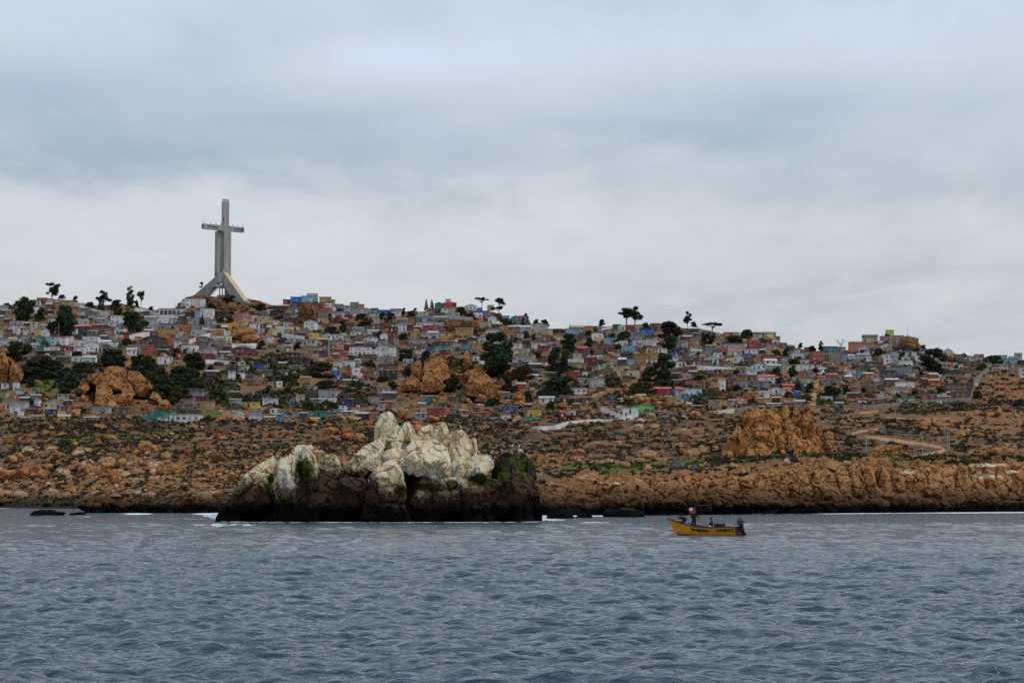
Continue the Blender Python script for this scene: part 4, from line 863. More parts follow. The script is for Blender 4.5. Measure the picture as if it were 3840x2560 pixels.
def tree_variant(kind, s):
    """unit tree: height 1, half-width .5; returns trunk mesh, crown mesh"""
    rr = np.random.default_rng(s); tb = MB(); cs, rs = [], []
    if kind == 'dense':
        tb.tube([(0, 0, -.15), (.01, 0, .2), (0, .01, .55)], [.035, .028, .012], 6)
        for k in range(22):
            h = rr.uniform(.04, .86); w_ = .40*math.sin(min(1, (h+.12)/.6)*1.45)**.8*(1.0 if h < .6 else (1.12-h)*1.9); an = rr.uniform(0, 6.28); q = rr.uniform(.35, 1)
            cs.append((math.cos(an)*w_*q, math.sin(an)*w_*q, h)); rs.append(rr.uniform(.10, .17))
            if k % 3 == 0: tb.tube([(0, 0, .18), cs[-1]], [.014, .005], 4)
        V, F = leaves(rr, cs, rs, 3800, .040)
    elif kind == 'bush':
        tb.tube([(0, 0, -.2), (0, 0, .3)], [.025, .012], 5)
        for k in range(20):
            an = rr.uniform(0, 6.28); h = rr.uniform(.0, .74); q = rr.uniform(.05, .42)*(1-.55*h); cs.append((math.cos(an)*q, math.sin(an)*q, h)); rs.append(rr.uniform(.12, .2))
        V, F = leaves(rr, cs, rs, 3400, .045)
    elif kind == 'euc':
        tb.tube([(0, 0, -.1), (.02, 0, .3), (-.01, .02, .6), (.02, 0, .85)], [.03, .024, .015, .006], 6)
        for k in range(19):
            h = rr.uniform(.30, .93); an = rr.uniform(0, 6.28); q = rr.uniform(.08, .42)*(1.15-h*.45)
            c = (math.cos(an)*q, math.sin(an)*q, h); cs.append(c); rs.append(rr.uniform(.08, .14)); tb.tube([(0, 0, max(.2, h-.25)), (c[0]*.5, c[1]*.5, h-.12), c], [.014, .009, .004], 4)
        V, F = leaves(rr, cs, rs, 2300, .036, .75)
    elif kind == 'conifer':
        tb.tube([(0, 0, -.1), (0, 0, 1.0)], [.025, .004], 6)
        for k in range(24):
            h = .12+.84*k/23; w_ = .40*(1-h)**.85; 
            for j in range(3):
                an = rr.uniform(0, 6.28); cs.append((math.cos(an)*w_*.7, math.sin(an)*w_*.7, h-.03)); rs.append(.05+.10*(1-h))
        V, F = leaves(rr, cs, rs, 2000, .032, .45)
    elif kind == 'cypress':
        tb.tube([(0, 0, -.1), (0, 0, .9)], [.05, .01], 6)
        for k in range(20):
            h = .08+.88*k/19; w_ = .24*math.sin(min(1, h*1.5+.2)*1.57)*(1.12-h)**.5; an = rr.uniform(0, 6.28); cs.append((math.cos(an)*w_*.8, math.sin(an)*w_*.8, h)); rs.append(.13*(1.15-h)**.5)
        V, F = leaves(rr, cs, rs, 1800, .038)
    elif kind == 'umbrella':
        tb.tube([(0, 0, -.1), (.04, 0, .3), (.0, 0, .62)], [.035, .028, .02], 6)
        for k in range(20):
            an = rr.uniform(0, 6.28); q = rr.uniform(.05, .42); h = .78-.35*q*q+rr.uniform(-.07, .10); c = (math.cos(an)*q, math.sin(an)*q, h); cs.append(c); rs.append(rr.uniform(.07, .12))
            if k % 2 == 0: tb.tube([(0, 0, .45), (c[0]*.6, c[1]*.6, h-.12), c], [.016, .01, .004], 4)
        V, F = leaves(rr, cs, rs, 2200, .036, .55)
    else:  # bare
        tb.tube([(0, 0, -.1), (0, 0, .4)], [.03, .02], 6)
        for k in range(16):
            an = rr.uniform(0, 6.28); q = rr.uniform(.15, .45); c = (math.cos(an)*q, math.sin(an)*q, rr.uniform(.6, 1.0)); tb.tube([(0, 0, .3+.02*k % .2), (c[0]*.5, c[1]*.5, c[2]*.62), c], [.012, .008, .003], 4); cs.append(c); rs.append(.08)
        V, F = leaves(rr, cs, rs, 160, .022)
    return tb.mesh('trunk', (m_bark,)), mesh('crown', V, F, (m_leaf_d,))
TV = {}
for kind, n in (('dense', 5), ('bush', 4), ('euc', 4), ('conifer', 2), ('cypress', 1), ('umbrella', 2), ('bare', 1)): TV[kind] = [tree_variant(kind, 100+7*i+len(kind)) for i in range(n)]
TREES = {  # per crop of the photograph: kind, x0, x1, y0(top), y1(base), leaf
 0: [('dense', 120, 310, 165, 425, 0), ('euc', 425, 590, 62, 220, 0), ('bush', 580, 640, 165, 210, 0), ('bush', 710, 760, 178, 235, 0), ('euc', 950, 1085, 128, 270, 0), ('conifer', 950, 1030, 190, 325, 0), ('cypress', 1225, 1325, 92, 280, 0), ('euc', 1345, 1420, 142, 282, 0), ('bush', 1080, 1200, 220, 295, 0), ('bush', 1310, 1360, 215, 290, 0), ('bush', 840, 925, 235, 310, 0),
     ('dense', 540, 740, 285, 565, 0), ('dense', 465, 560, 435, 545, 0), ('dense', 1215, 1420, 295, 525, 0), ('dense', 1100, 1190, 285, 375, 0), ('dense', 65, 290, 605, 810, 0), ('bush', 215, 540, 770, 1000, 0), ('bush', 515, 745, 865, 1040, 0), ('bush', 715, 885, 825, 945, 0), ('dense', 935, 1250, 700, 900, 0), ('dense', 1265, 1545, 730, 930, 1), ('bush', 1400, 1690, 850, 1190, 0), ('bush', 820, 955, 1035, 1125, 0), ('bush', 565, 760, 955, 1150, 0), ('bush', 350, 450, 300, 420, 0), ('bush', 20, 110, 245, 300, 0), ('bush', 1200, 1290, 590, 660, 0), ('bush', 780, 850, 1280, 1340, 0), ('bush', 1450, 1510, 285, 330, 0), ('bush', 240, 340, 980, 1070, 0), ('bush', 700, 820, 720, 770, 0), ('bush', 380, 620, 810, 980, 0), ('bush', 180, 420, 880, 1020, 0), ('bush', 600, 780, 920, 1070, 0), ('bush', 1260, 1450, 860, 1000, 0), ('bush', 1470, 1700, 980, 1200, 0), ('dense', 1380, 1560, 800, 960, 0)],
 1: [('dense', 110, 350, 745, 980, 0), ('bush', -10, 270, 930, 1100, 0), ('bush', -20, 115, 1060, 1240, 1), ('bush', 490, 650, 178, 280, 0), ('bush', 335, 445, 248, 305, 0), ('bush', 838, 935, 250, 325, 0), ('conifer', 275, 335, 375, 460, 0), ('bush', 455, 535, 385, 445, 1), ('bush', 525, 620, 370, 440, 1), ('bush', 1515, 1645, 475, 555, 0), ('bush', 845, 925, 615, 705, 2), ('bush', 1205, 1285, 635, 705, 0), ('bush', -5, 105, 685, 755, 0), ('euc', 278, 322, 48, 118, 0), ('bush', 1325, 1570, 830, 970, 2), ('bush', 350, 430, 860, 920, 2), ('bush', 960, 1020, 840, 890, 0), ('bush', 630, 690, 940, 1005, 0), ('bush', 1060, 1190, 960, 1050, 0), ('bush', 1100, 1200, 1070, 1140, 1), ('bush', 350, 560, 1080, 1190, 1), ('bush', 1440, 1630, 1000, 1090, 0), ('bush', 1010, 1110, 370, 430, 0), ('conifer', 1535, 1600, 350, 440, 0), ('bush', 330, 400, 1340, 1430, 1), ('bush', 1540, 1640, 1220, 1290, 0), ('bush', 620, 680, 780, 820, 0), ('bush', -30, 180, 870, 1010, 0), ('bush', 140, 340, 980, 1110, 0), ('bush', 40, 200, 1080, 1200, 0)],
 2: [('conifer', 808, 856, 212, 330, 0), ('conifer', 858, 915, 216, 330, 0), ('umbrella', 1310, 1438, 190, 300, 0), ('euc', 1480, 1612, 210, 352, 0), ('bush', 700, 740, 298, 335, 0), ('bush', 590, 632, 300, 360, 0), ('bush', 628, 735, 318, 390, 0), ('bush', 148, 252, 348, 425, 0), ('bush', 358, 432, 342, 405, 0), ('dense', 1370, 1690, 550, 960, 0), ('bush', 1205, 1315, 335, 410, 2), ('dense', 548, 695, 675, 815, 0), ('bush', 765, 872, 715, 810, 0), ('bush', 550, 662, 545, 615, 0), ('bush', 435, 552, 1005, 1105, 0), ('bush', 1035, 1175, 965, 1110, 0), ('bush', 1255, 1345, 508, 575, 1), ('dense', -20, 52, 425, 540, 0), ('bush', 195, 345, 805, 895, 0), ('bush', 1130, 1220, 280, 370, 0), ('bush', 440, 530, 350, 400, 2), ('bush', 150, 330, 420, 490, 2), ('bush', 1560, 1680, 900, 1100, 2), ('bush', 1430, 1560, 1180, 1250, 0), ('bush', 340, 400, 520, 600, 2), ('bush', 600, 680, 880, 960, 1), ('bush', 1520, 1680, 400, 460, 0), ('bush', 360, 480, 960, 1020, 0)],
 3: [('conifer', 75, 195, 350, 485, 0), ('bush', 205, 268, 412, 455, 0), ('bush', 268, 362, 405, 470, 0), ('bush', 858, 908, 405, 470, 0), ('euc', 1040, 1210, 310, 460, 0), ('euc', 1120, 1285, 282, 458, 0), ('bush', 1262, 1352, 435, 505, 0), ('dense', 1445, 1655, 435, 630, 2), ('dense', 1450, 1615, 560, 700, 0), ('dense', 485, 645, 555, 730, 0), ('dense', 375, 550, 650, 940, 0), ('dense', 718, 802, 595, 685, 0), ('bush', 1005, 1165, 525, 625, 0), ('bush', 270, 630, 970, 1165, 0), ('dense', 1395, 1575, 745, 1010, 0), ('bush', 1165, 1405, 1015, 1150, 1), ('bush', 1250, 1425, 875, 1010, 0), ('bush', 325, 435, 1215, 1300, 0), ('bush', 95, 205, 1095, 1210, 0), ('bush', -10, 65, 1055, 1125, 0), ('bush', 100, 172, 545, 615, 0), ('bush', 185, 240, 555, 615, 0), ('bush', 200, 290, 720, 780, 2), ('bush', -10, 200, 880, 1010, 2), ('bush', 0, 60, 590, 640, 0), ('bush', 960, 1020, 550, 590, 0), ('bush', 900, 1010, 970, 1030, 1), ('bush', 1000, 1080, 650, 700, 0), ('bush', 60, 120, 1320, 1380, 0), ('bush', 1440, 1560, 1010, 1080, 0), ('bush', 540, 620, 1180, 1260, 0), ('bush', 720, 790, 515, 570, 0), ('bush', 220, 300, 1110, 1170, 0)],
 4: [('euc', 2, 98, 72, 225, 0), ('bush', 68, 140, 165, 222, 0), ('umbrella', 190, 405, 175, 285, 0), ('bush', 545, 685, 248, 338, 0), ('cypress', 1325, 1400, 366, 478, 0), ('bush', 1215, 1315, 400, 475, 2), ('bare', 1500, 1605, 340, 440, 2), ('dense', 205, 315, 275, 405, 0), ('dense', 1040, 1115, 600, 718, 0), ('bush', 885, 1015, 715, 775, 0), ('bush', 1105, 1165, 765, 855, 0), ('bush', 1195, 1280, 770, 865, 0), ('dense', 1365, 1540, 785, 930, 0), ('bush', 1555, 1645, 785, 890, 0), ('bush', 495, 575, 785, 845, 0), ('bush', 985, 1070, 855, 905, 1), ('bush', 975, 1045, 435, 525, 0), ('bush', 395, 600, 295, 395, 2), ('bush', 1040, 1140, 530, 600, 0), ('bush', 865, 960, 620, 690, 2), ('bush', 420, 480, 820, 865, 0), ('bush', 1260, 1340, 610, 690, 2), ('bush', 120, 220, 690, 740, 0), ('bush', 480, 560, 640, 700, 2), ('bush', 1130, 1180, 380, 430, 2), ('bush', 850, 970, 440, 500, 0)],
 5: [('dense', 685, 890, 440, 660, 0), ('bush', 435, 615, 375, 450, 0), ('bush', 655, 715, 400, 445, 0), ('bush', 1045, 1115, 475, 520, 0), ('bush', 1305, 1455, 495, 590, 0), ('bush', 138, 188, 612, 655, 0), ('bush', 445, 515, 475, 545, 0), ('bush', 295, 362, 285, 315, 0), ('bush', 210, 300, 435, 495, 0), ('bush', 1205, 1315, 585, 655, 1), ('bush', 560, 650, 840, 885, 0), ('bush', 800, 900, 800, 870, 1), ('bush', 1180, 1260, 840, 920, 1), ('bush', 1540, 1680, 930, 1030, 0), ('bush', 590, 645, 335, 365, 0), ('bush', 60, 130, 810, 860, 0), ('bush', 840, 900, 620, 690, 0)]}
KN = dict(dense='dense dark tree', bush='rounded bush', euc='open-crowned eucalyptus', conifer='dark conifer', cypress='narrow cypress', umbrella='flat-topped umbrella tree', bare='nearly bare tree')
LN = ('dark green', 'olive green', 'dry brown'); LM = (m_leaf_d, m_leaf_m, m_leaf_b)
tree_px = []
for ti, L in TREES.items():
    for (kind, x0, x1, y0, y1, lf) in L:
        (a, b), (c_, d_) = TT[ti]([(x0, y0), (x1, y1)]); uc = (a+c_)/2; p = P(uc, d_, float(depth(uc, d_))); s = p[1]/FPX; w_ = (c_-a)*s; h_ = (d_-b)*s
        k = len(tree_px); tr, cr_ = TV[kind][k % len(TV[kind])]; nm = {'bush': 'bush', 'euc': 'eucalyptus_tree', 'conifer': 'conifer_tree', 'cypress': 'cypress_tree', 'umbrella': 'umbrella_tree', 'bare': 'bare_tree', 'dense': 'broadleaf_tree'}[kind]
        e = empty(nm, (p[0], p[1], p[2]), random.uniform(0, 6.28)); gx = {'dense': 1.35, 'bush': 1.3, 'cypress': 1.7, 'conifer': 1.35, 'euc': 1.3, 'umbrella': 1.15, 'bare': 1.1}[kind]
        e.scale = (w_*gx*1.05, min(w_*gx*1.05, max(h_, 4)*1.3), h_*{'bush': 1.18, 'dense': 1.08}.get(kind, 1.06))
        if kind == 'bush': e.rotation_euler = (0, 0, 0)
        link('trunk', tr, e); link('crown', cr_, e, mat=LM[lf])
        tree_px.append((a-3, c_+3, b, d_)); e['category'] = 'bush' if kind == 'bush' else 'tree'
        sz = 'small' if c_-a < 32 else ('large' if c_-a > 70 else '')
        things_to_label.append((e, ' '.join(x for x in (sz, LN[lf] if kind == 'bush' or lf else '', KN[kind]) if x), uc, (b+d_)/2, 'trees and bushes of the hillside town'))

# scrub carpet
def clump_field(name, items, label, mats):
    rr = np.random.default_rng(5); U = np.array([i[0] for i in items]); Vv = np.array([i[1] for i in items]); G_ = ground(U, Vv); n = len(items); k = 15
    W = np.array([i[2] for i in items])*G_[:, 1]/FPX*.5; H = W*np.array([i[3] for i in items])
    d = rr.normal(size=(n, k, 3)); d /= np.linalg.norm(d, axis=2, keepdims=True); d[..., 2] = np.abs(d[..., 2]); r = rr.uniform(.35, 1, (n, k, 1))**.6
    c = G_[:, None, :]+d*r*np.stack([W, W, H], -1)[:, None, :]
    a = rr.normal(size=(n, k, 3)); a /= np.linalg.norm(a, axis=2, keepdims=True); b = np.cross(a, rr.normal(size=(n, k, 3))); b /= np.linalg.norm(b, axis=2, keepdims=True)
    s = (W[:, None, None]*.36+.10)*rr.uniform(.6, 1.3, (n, k, 1))
    V = np.stack([c-a*s, c+b*s*.7, c+a*s, c-b*s*.7], 2).reshape(-1, 3); F = np.arange(len(V)).reshape(-1, 4)
    me = mesh(name, V, F, mats, False, np.repeat([i[4] for i in items], k)); return link(name, me, label=label, kind='stuff')
items = []
while len(items) < 10500:
    u = random.uniform(-60, 3900); vs = float(np.interp(u, UU, VSH)); v = random.uniform(float(v3(u))-25, vs-8)
    if near_road(u, v) or (900 < u < 2020 and v > 1800): continue
    if u > 2030 and v > float(v1(u))+16 and random.random() < .93: continue
    cl_ = float(vnoise(np.array([[u*.009, v*.028, 3.3]]), 8)[0]); den = .55
    if u < 1900 and v > 1730: den = .28
    if random.random() > den*(1+1.1*cl_): continue
    gr_ = float(ell(np.array([u]), np.array([v]), GREEN)[0])
    items.append((u, v, random.uniform(10, 30), random.uniform(.4, .75), 2 if gr_ > .35 and random.random() < .8 else (0 if random.random() < .55 else 1)))
for k in range(800):      # dark hedge of scrub along the top of the shore cliff
    u = random.uniform(2650, 3860); v = float(np.interp(u, [2650, 2720, 3100, 3250, 3500, 3860], [1738, 1740, 1728, 1722, 1738, 1738]))+random.gauss(0, 6); items.append((u, v, random.uniform(16, 36), random.uniform(.5, .75), random.choice((0, 0, 2))))
for k in range(2600):     # weeds between the houses
    u = random.uniform(-40, 3880); vr = float(np.interp(u, UU, VR)); v = random.uniform(vr+6, float(v3(u))); items.append((u, v, random.uniform(9, 34), random.uniform(.45, .8), random.choice((0, 0, 0, 1, 2))))
for k in range(6000):     # thickets in the gullies of the lower town
    u = random.uniform(-40, 3600); vr = float(np.interp(u, UU, VR)); v3_ = float(v3(u)); fr = random.uniform(.42, .92); v = vr+fr*(v3_-vr)
    if float(vnoise(np.array([[u*.0075, v*.016, 7.7]]), 12)[0]) < .34 or near_road(u, v): continue
    items.append((u, v, random.uniform(20, 52), random.uniform(.5, .85), 0 if random.random() < .7 else 2))
clump_field('scrub', items, 'low dark coastal scrub covering the rocky flats', (m_scrub, m_scrub2, m_scrub3))
# ------------------------------------------------------------------ the concrete cross
m_cross, t, b = newmat('board_marked_concrete'); pos = t.add('ShaderNodeNewGeometry').outputs['Position']
bd = t.noise(t.mapping(pos, (1.6, 1.6, .03)), 1.0, 4, .7); st = t.noise(t.mapping(pos, (.5, .5, .05)), 1.0, 4, .6); lf = t.noise(pos, .18, 4, .6)
cc = t.mix(t.ramp(bd, .34, .66), (.195, .188, .178), (.36, .35, .335)); cc = t.mix(t.math('MULTIPLY', t.ramp(st, .45, .68), .6), cc, (.42, .405, .38)); cc = t.mix(t.math('MULTIPLY', t.ramp(lf, .5, .7), .35), cc, (.15, .135, .12))
t.l.new(cc, b.inputs['Base Color']); b.inputs['Roughness'].default_value = .9
m_cross2 = paint('leg_face_beige', (.52, .40, .24), .8, .12, .2)  # warm beige on the sloping outer face of each leg
m_dark = paint('dark_opening', (.03, .03, .032), .5, .1)
m_steel = paint('weathered_steel', (.20, .20, .20), .6, .2)
CD = 1570.0; c0 = P(660+547/3.135, 1155, CD); ax = Vector((.775, .632, 0)); an = Vector((.632, -.775, 0)); O = Vector((c0[0], CD, 0))
cross = empty('memorial_cross', (O.x, O.y, 150), 0, 'colossal grey concrete cross on splayed legs crowning the hill', 'monument')
ciz = Matrix.Translation(-Vector(cross.location))
def zc(zy): return float(P(834, 720+zy/3.135, CD)[2])
def sbox(s0, s1, t0, t1, z0, z1, mb, m=0):
    ring = [O+ax*s+an*t_+Vector((0, 0, z0)) for s, t_ in ((s0, t0), (s0, t1), (s1, t1), (s1, t0))]; mb.prism(ring, (0, 0, z1-z0), m)
def cpart(nm, mb, mats, parent=None):
    o = mb.build(nm, mats, parent or cross)
    o.matrix_parent_inverse = ciz
    return o
ztop, zarm1, zarm0, zcol, zblk, zft = zc(120), zc(372)-2.0, zc(372)-6.6, zc(955), zc(1068), zc(1362)
m = MB(); sbox(-2.6, 3.1, 1.3, 3.4, zarm0-1, ztop, m); cpart('upper_shaft', m, (m_cross,))
m = MB(); sbox(-5.65, -1.25, -3.4, .9, zcol-2, zarm0+.3, m); cpart('lower_shaft', m, (m_cross,))
m = MB(); sbox(-1.3, 4.9, .4, 4.0, zcol-2, zarm0+.2, m); cpart('lower_shaft', m, (m_cross,))
m = MB(); sbox(-20, -2.6, .1, 3.7, zarm0+.7, zarm1, m); arm1 = cpart('cross_arm', m, (m_cross,))
m = MB(); sbox(3.1, 17, .1, 3.7, zarm0+.7, zarm1, m); arm2 = cpart('cross_arm', m, (m_cross,))
m = MB(); sbox(-5.6, 4.85, 0.95, 3.85, zarm0+.2, zarm1+.05, m); cpart('crossing_block', m, (m_cross,))
for k in range(5):     # slanted gallery lights in the arms
    for s0, par in ((-16.8+k*2.0, arm1), (7.2+k*2.0, arm2)):
        m = MB(); zb = zarm0+1.9; ring = [O+ax*(s0+q)+an*3.66+Vector((0, 0, z)) for q, z in ((0, zb), (1.0, zb), (1.9, zb+1.5), (.9, zb+1.5))]; m.prism(ring, an*.12, 0)
        m.build('gallery_window', (m_dark,), par)
for s0, par in ((-20.06, arm1),):
    m = MB(); sbox(s0, s0+.1, 1.0, 2.8, zarm0+1.4, zarm1-.7, m); m.build('end_window', (m_dark,), par)
m = MB(); sbox(13.9, 15.4, 3.65, 3.8, zarm0+1.6, zarm1-.9, m); m.build('end_window', (m_glass,), arm2)
m = MB(); sbox(-2.5, -1.6, 3.42, 3.5, ztop-15.5, ztop-13, m); cpart('slit_window', m, (m_dark,))
m = MB()               # railing and aerials on top
for s in np.linspace(-2.5, 3.0, 8): sbox(s, s+.18, 3.1, 3.3, ztop, ztop+1.9, m); sbox(s, s+.18, 1.4, 1.6, ztop, ztop+1.9, m)
sbox(-2.6, 3.1, 3.1, 3.25, ztop+1.6, ztop+1.85, m); sbox(-2.6, 3.1, 1.4, 1.55, ztop+1.6, ztop+1.85, m); cpart('top_railing', m, (m_steel,))
for s in (-19.5, -13, -8, -3.4, 7.5, 12, 16.6):
    m = MB(); sbox(s, s+.25, 1.7, 1.95, zarm1, zarm1+1.5, m); sbox(s-.3, s+.5, 1.5, 2.1, zarm1+1.2, zarm1+1.6, m); cpart('floodlight', m, (m_steel,))
m = MB(); sbox(-5.65, 4.9, -3.4, 4.0, zblk, zcol+.02, m); cpart('base_block', m, (m_cross,))
def leg(tx, ty, zf, zt0, zt1, hw, w_top, nm):
    """tapering slanted leg: vertical web from the block to the foot, with a sloping outer face"""
    dv = Vector((tx, ty, 0)); L_ = dv.length; dr_ = dv/L_; pr = Vector((-dr_.y, dr_.x, 0)); m = MB(); oo = O+ax*(-.4)+an*.6
    prof = [(1.5, zt1), (L_, zf+1.2), (L_, zf-4), (L_-7.5, zf-4), (1.2, zt0)]
    ring = [oo+dr_*r+pr*(-hw)+Vector((0, 0, z)) for r, z in prof]; m.prism(ring, pr*(2*hw), 0)
    lg = cpart('leg', m, (m_cross,))
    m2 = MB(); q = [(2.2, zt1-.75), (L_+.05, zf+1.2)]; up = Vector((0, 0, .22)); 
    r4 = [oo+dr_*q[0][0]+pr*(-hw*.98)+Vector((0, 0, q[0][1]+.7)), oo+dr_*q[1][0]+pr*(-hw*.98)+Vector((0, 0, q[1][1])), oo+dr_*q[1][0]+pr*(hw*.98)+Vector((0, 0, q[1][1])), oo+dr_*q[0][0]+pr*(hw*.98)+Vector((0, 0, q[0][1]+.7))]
    m2.prism(r4, up, 0); m2.build('sloping_outer_face', (m_cross2,), lg)
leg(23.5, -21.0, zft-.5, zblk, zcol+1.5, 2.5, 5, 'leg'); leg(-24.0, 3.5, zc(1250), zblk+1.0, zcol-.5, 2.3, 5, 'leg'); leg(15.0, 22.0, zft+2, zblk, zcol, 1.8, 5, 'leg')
m = MB(); sbox(-9.0, 7.2, -3.0, 4.2, zc(1128), zc(1097), m); cpart('platform', m, (m_cross,))
m = MB(); sbox(-4.2, 4.0, -2.0, 5.2, zc(1252), zc(1216), m); cpart('platform', m, (m_cross,))
for s, t0 in ((-5.0, 2.6), (-3.4, 4.2), (.0, 4.4), (3.2, 4.4), (-2.2, -2), (4.4, -1.5)):
    m = MB(); sbox(s, s+.7, t0, t0+.6, zc(1252), zblk+.1, m); cpart('pillar', m, (m_cross,))
m = MB(); sbox(.9, 3.2, 1.4, 3.6, zc(1216), zblk, m); cpart('lift_shaft', m, (m_glass,))
for sg, xs in ((-1, (-9, -10.5, -12, -13.5)), (1, (7.6, 9.2, 10.6))):
    for k, s in enumerate(xs):
        m = MB(); m.beam(O+ax*(s*.45)+Vector((0, 0, zc(1120))), O+ax*s*1.12+Vector((0, 0, zc(1222))), .16, .16); cpart('strut', m, (m_steel,))

# ------------------------------------------------------------------ houses
def unit_box():
    m = MB(); m.box(-.5, .5, 0, 1, 0, 1); return m.mesh('wall', ())
U_WALL = unit_box()
def unit_gable(front):
    m = MB()
    if front: m.prism([(-.5, 0, 0), (.5, 0, 0), (0, 0, 1)], (0, 1, 0))
    else: m.prism([(-.5, 0, 0), (-.5, 1, 0), (-.5, .5, 1)], (1, 0, 0))
    return m.mesh('gable_wall', ())
U_GF, U_GS = unit_gable(True), unit_gable(False)
def slab_roof(kind):
    m = MB(); t_ = .10
    if kind == 'f':     # shed sheet with battens, tipped to the front
        m.add([(-.5, 0, 0), (.5, 0, 0), (.5, 1, .5), (-.5, 1, .5), (-.5, 0, t_*6), (.5, 0, t_*6), (.5, 1, .5+t_*6), (-.5, 1, .5+t_*6)], [(3, 2, 1, 0), (4, 5, 6, 7), (0, 1, 5, 4), (1, 2, 6, 5), (2, 3, 7, 6), (3, 0, 4, 7)])
        for k in range(7): x = -.46+.92*k/6; m.add([(x-.012, -.005, t_*6.05), (x+.012, -.005, t_*6.05), (x+.012, 1, .5+t_*6.05), (x-.012, 1, .5+t_*6.05), (x, -.005, t_*7.4), (x, 1, .5+t_*7.4)], [(0, 1, 4), (1, 2, 5, 4), (2, 3, 5), (3, 0, 4, 5)])
    elif kind == 'g':   # gable to the front
        for sg in (-1, 1): m.prism([(sg*.5, 0, 0), (0, 0, 1), (0, 0, 1.16), (sg*.52, 0, .12)], (0, 1, 0))
    elif kind == 's':   # ridge along the front
        for y0, y1 in ((0, .5), (1, .5)): m.prism([(-.5, y0, 0), (-.5, y1, 1), (-.5, y1, 1.16), (-.5, y0+(-.02 if y0 == 0 else .02), .14)], (1, 0, 0))
    elif kind == 'h':   # hip
        m.add([(-.5, 0, 0), (.5, 0, 0), (.5, 1, 0), (-.5, 1, 0), (-.22, .5, 1), (.22, .5, 1)], [(3, 2, 1, 0), (0, 1, 5, 4), (1, 2, 5), (2, 3, 4, 5), (3, 0, 4)])
    else:               # parapet coping
        for a in ((-.5, .5, 0, .06), (-.5, .5, .94, 1), (-.5, -.46, .06, .94), (.46, .5, .06, .94)): m.box(*a, 0, 1)
    return m.mesh('roof', ())
U_ROOF = {k: slab_roof(k) for k in 'fgshn'}
def win_mesh(fm):
    m = MB(); 
    for a in ((-.5, .5, 0, .12), (-.5, .5, .88, 1), (-.5, -.40, .12, .88), (.40, .5, .12, .88)): m.box(a[0], a[1], -.05, .08, a[2], a[3], 0)
    m.box(-.035, .035, -.02, .06, .12, .88, 0); m.box(-.40, .40, .0, .08, .12, .88, 1)
    return m.mesh('window', (fm, m_glass))
U_WIN = [win_mesh(m_frame), win_mesh(m_frame_d)]
_m = MB(); _m.box(-.5, .5, -.03, .1, 0, 1); _m.box(.32, .40, -.07, .0, .45, .52, 0); U_DOOR = _m.mesh('door', ())
_m = MB(); _m.box(-.06, .06, -.06, .06, -1, 0); U_POST = _m.mesh('post', (m_post,))
house_px = []
COLS = 'w lw g dg br db r dr rr o oc y c tan b vb lb cy t gr dgr lg mint lime pg p sal lav mag nb mus'.split()
SZ = lambda me_o, sx, sy, sz: setattr(me_o, 'scale', (sx, sy, sz))
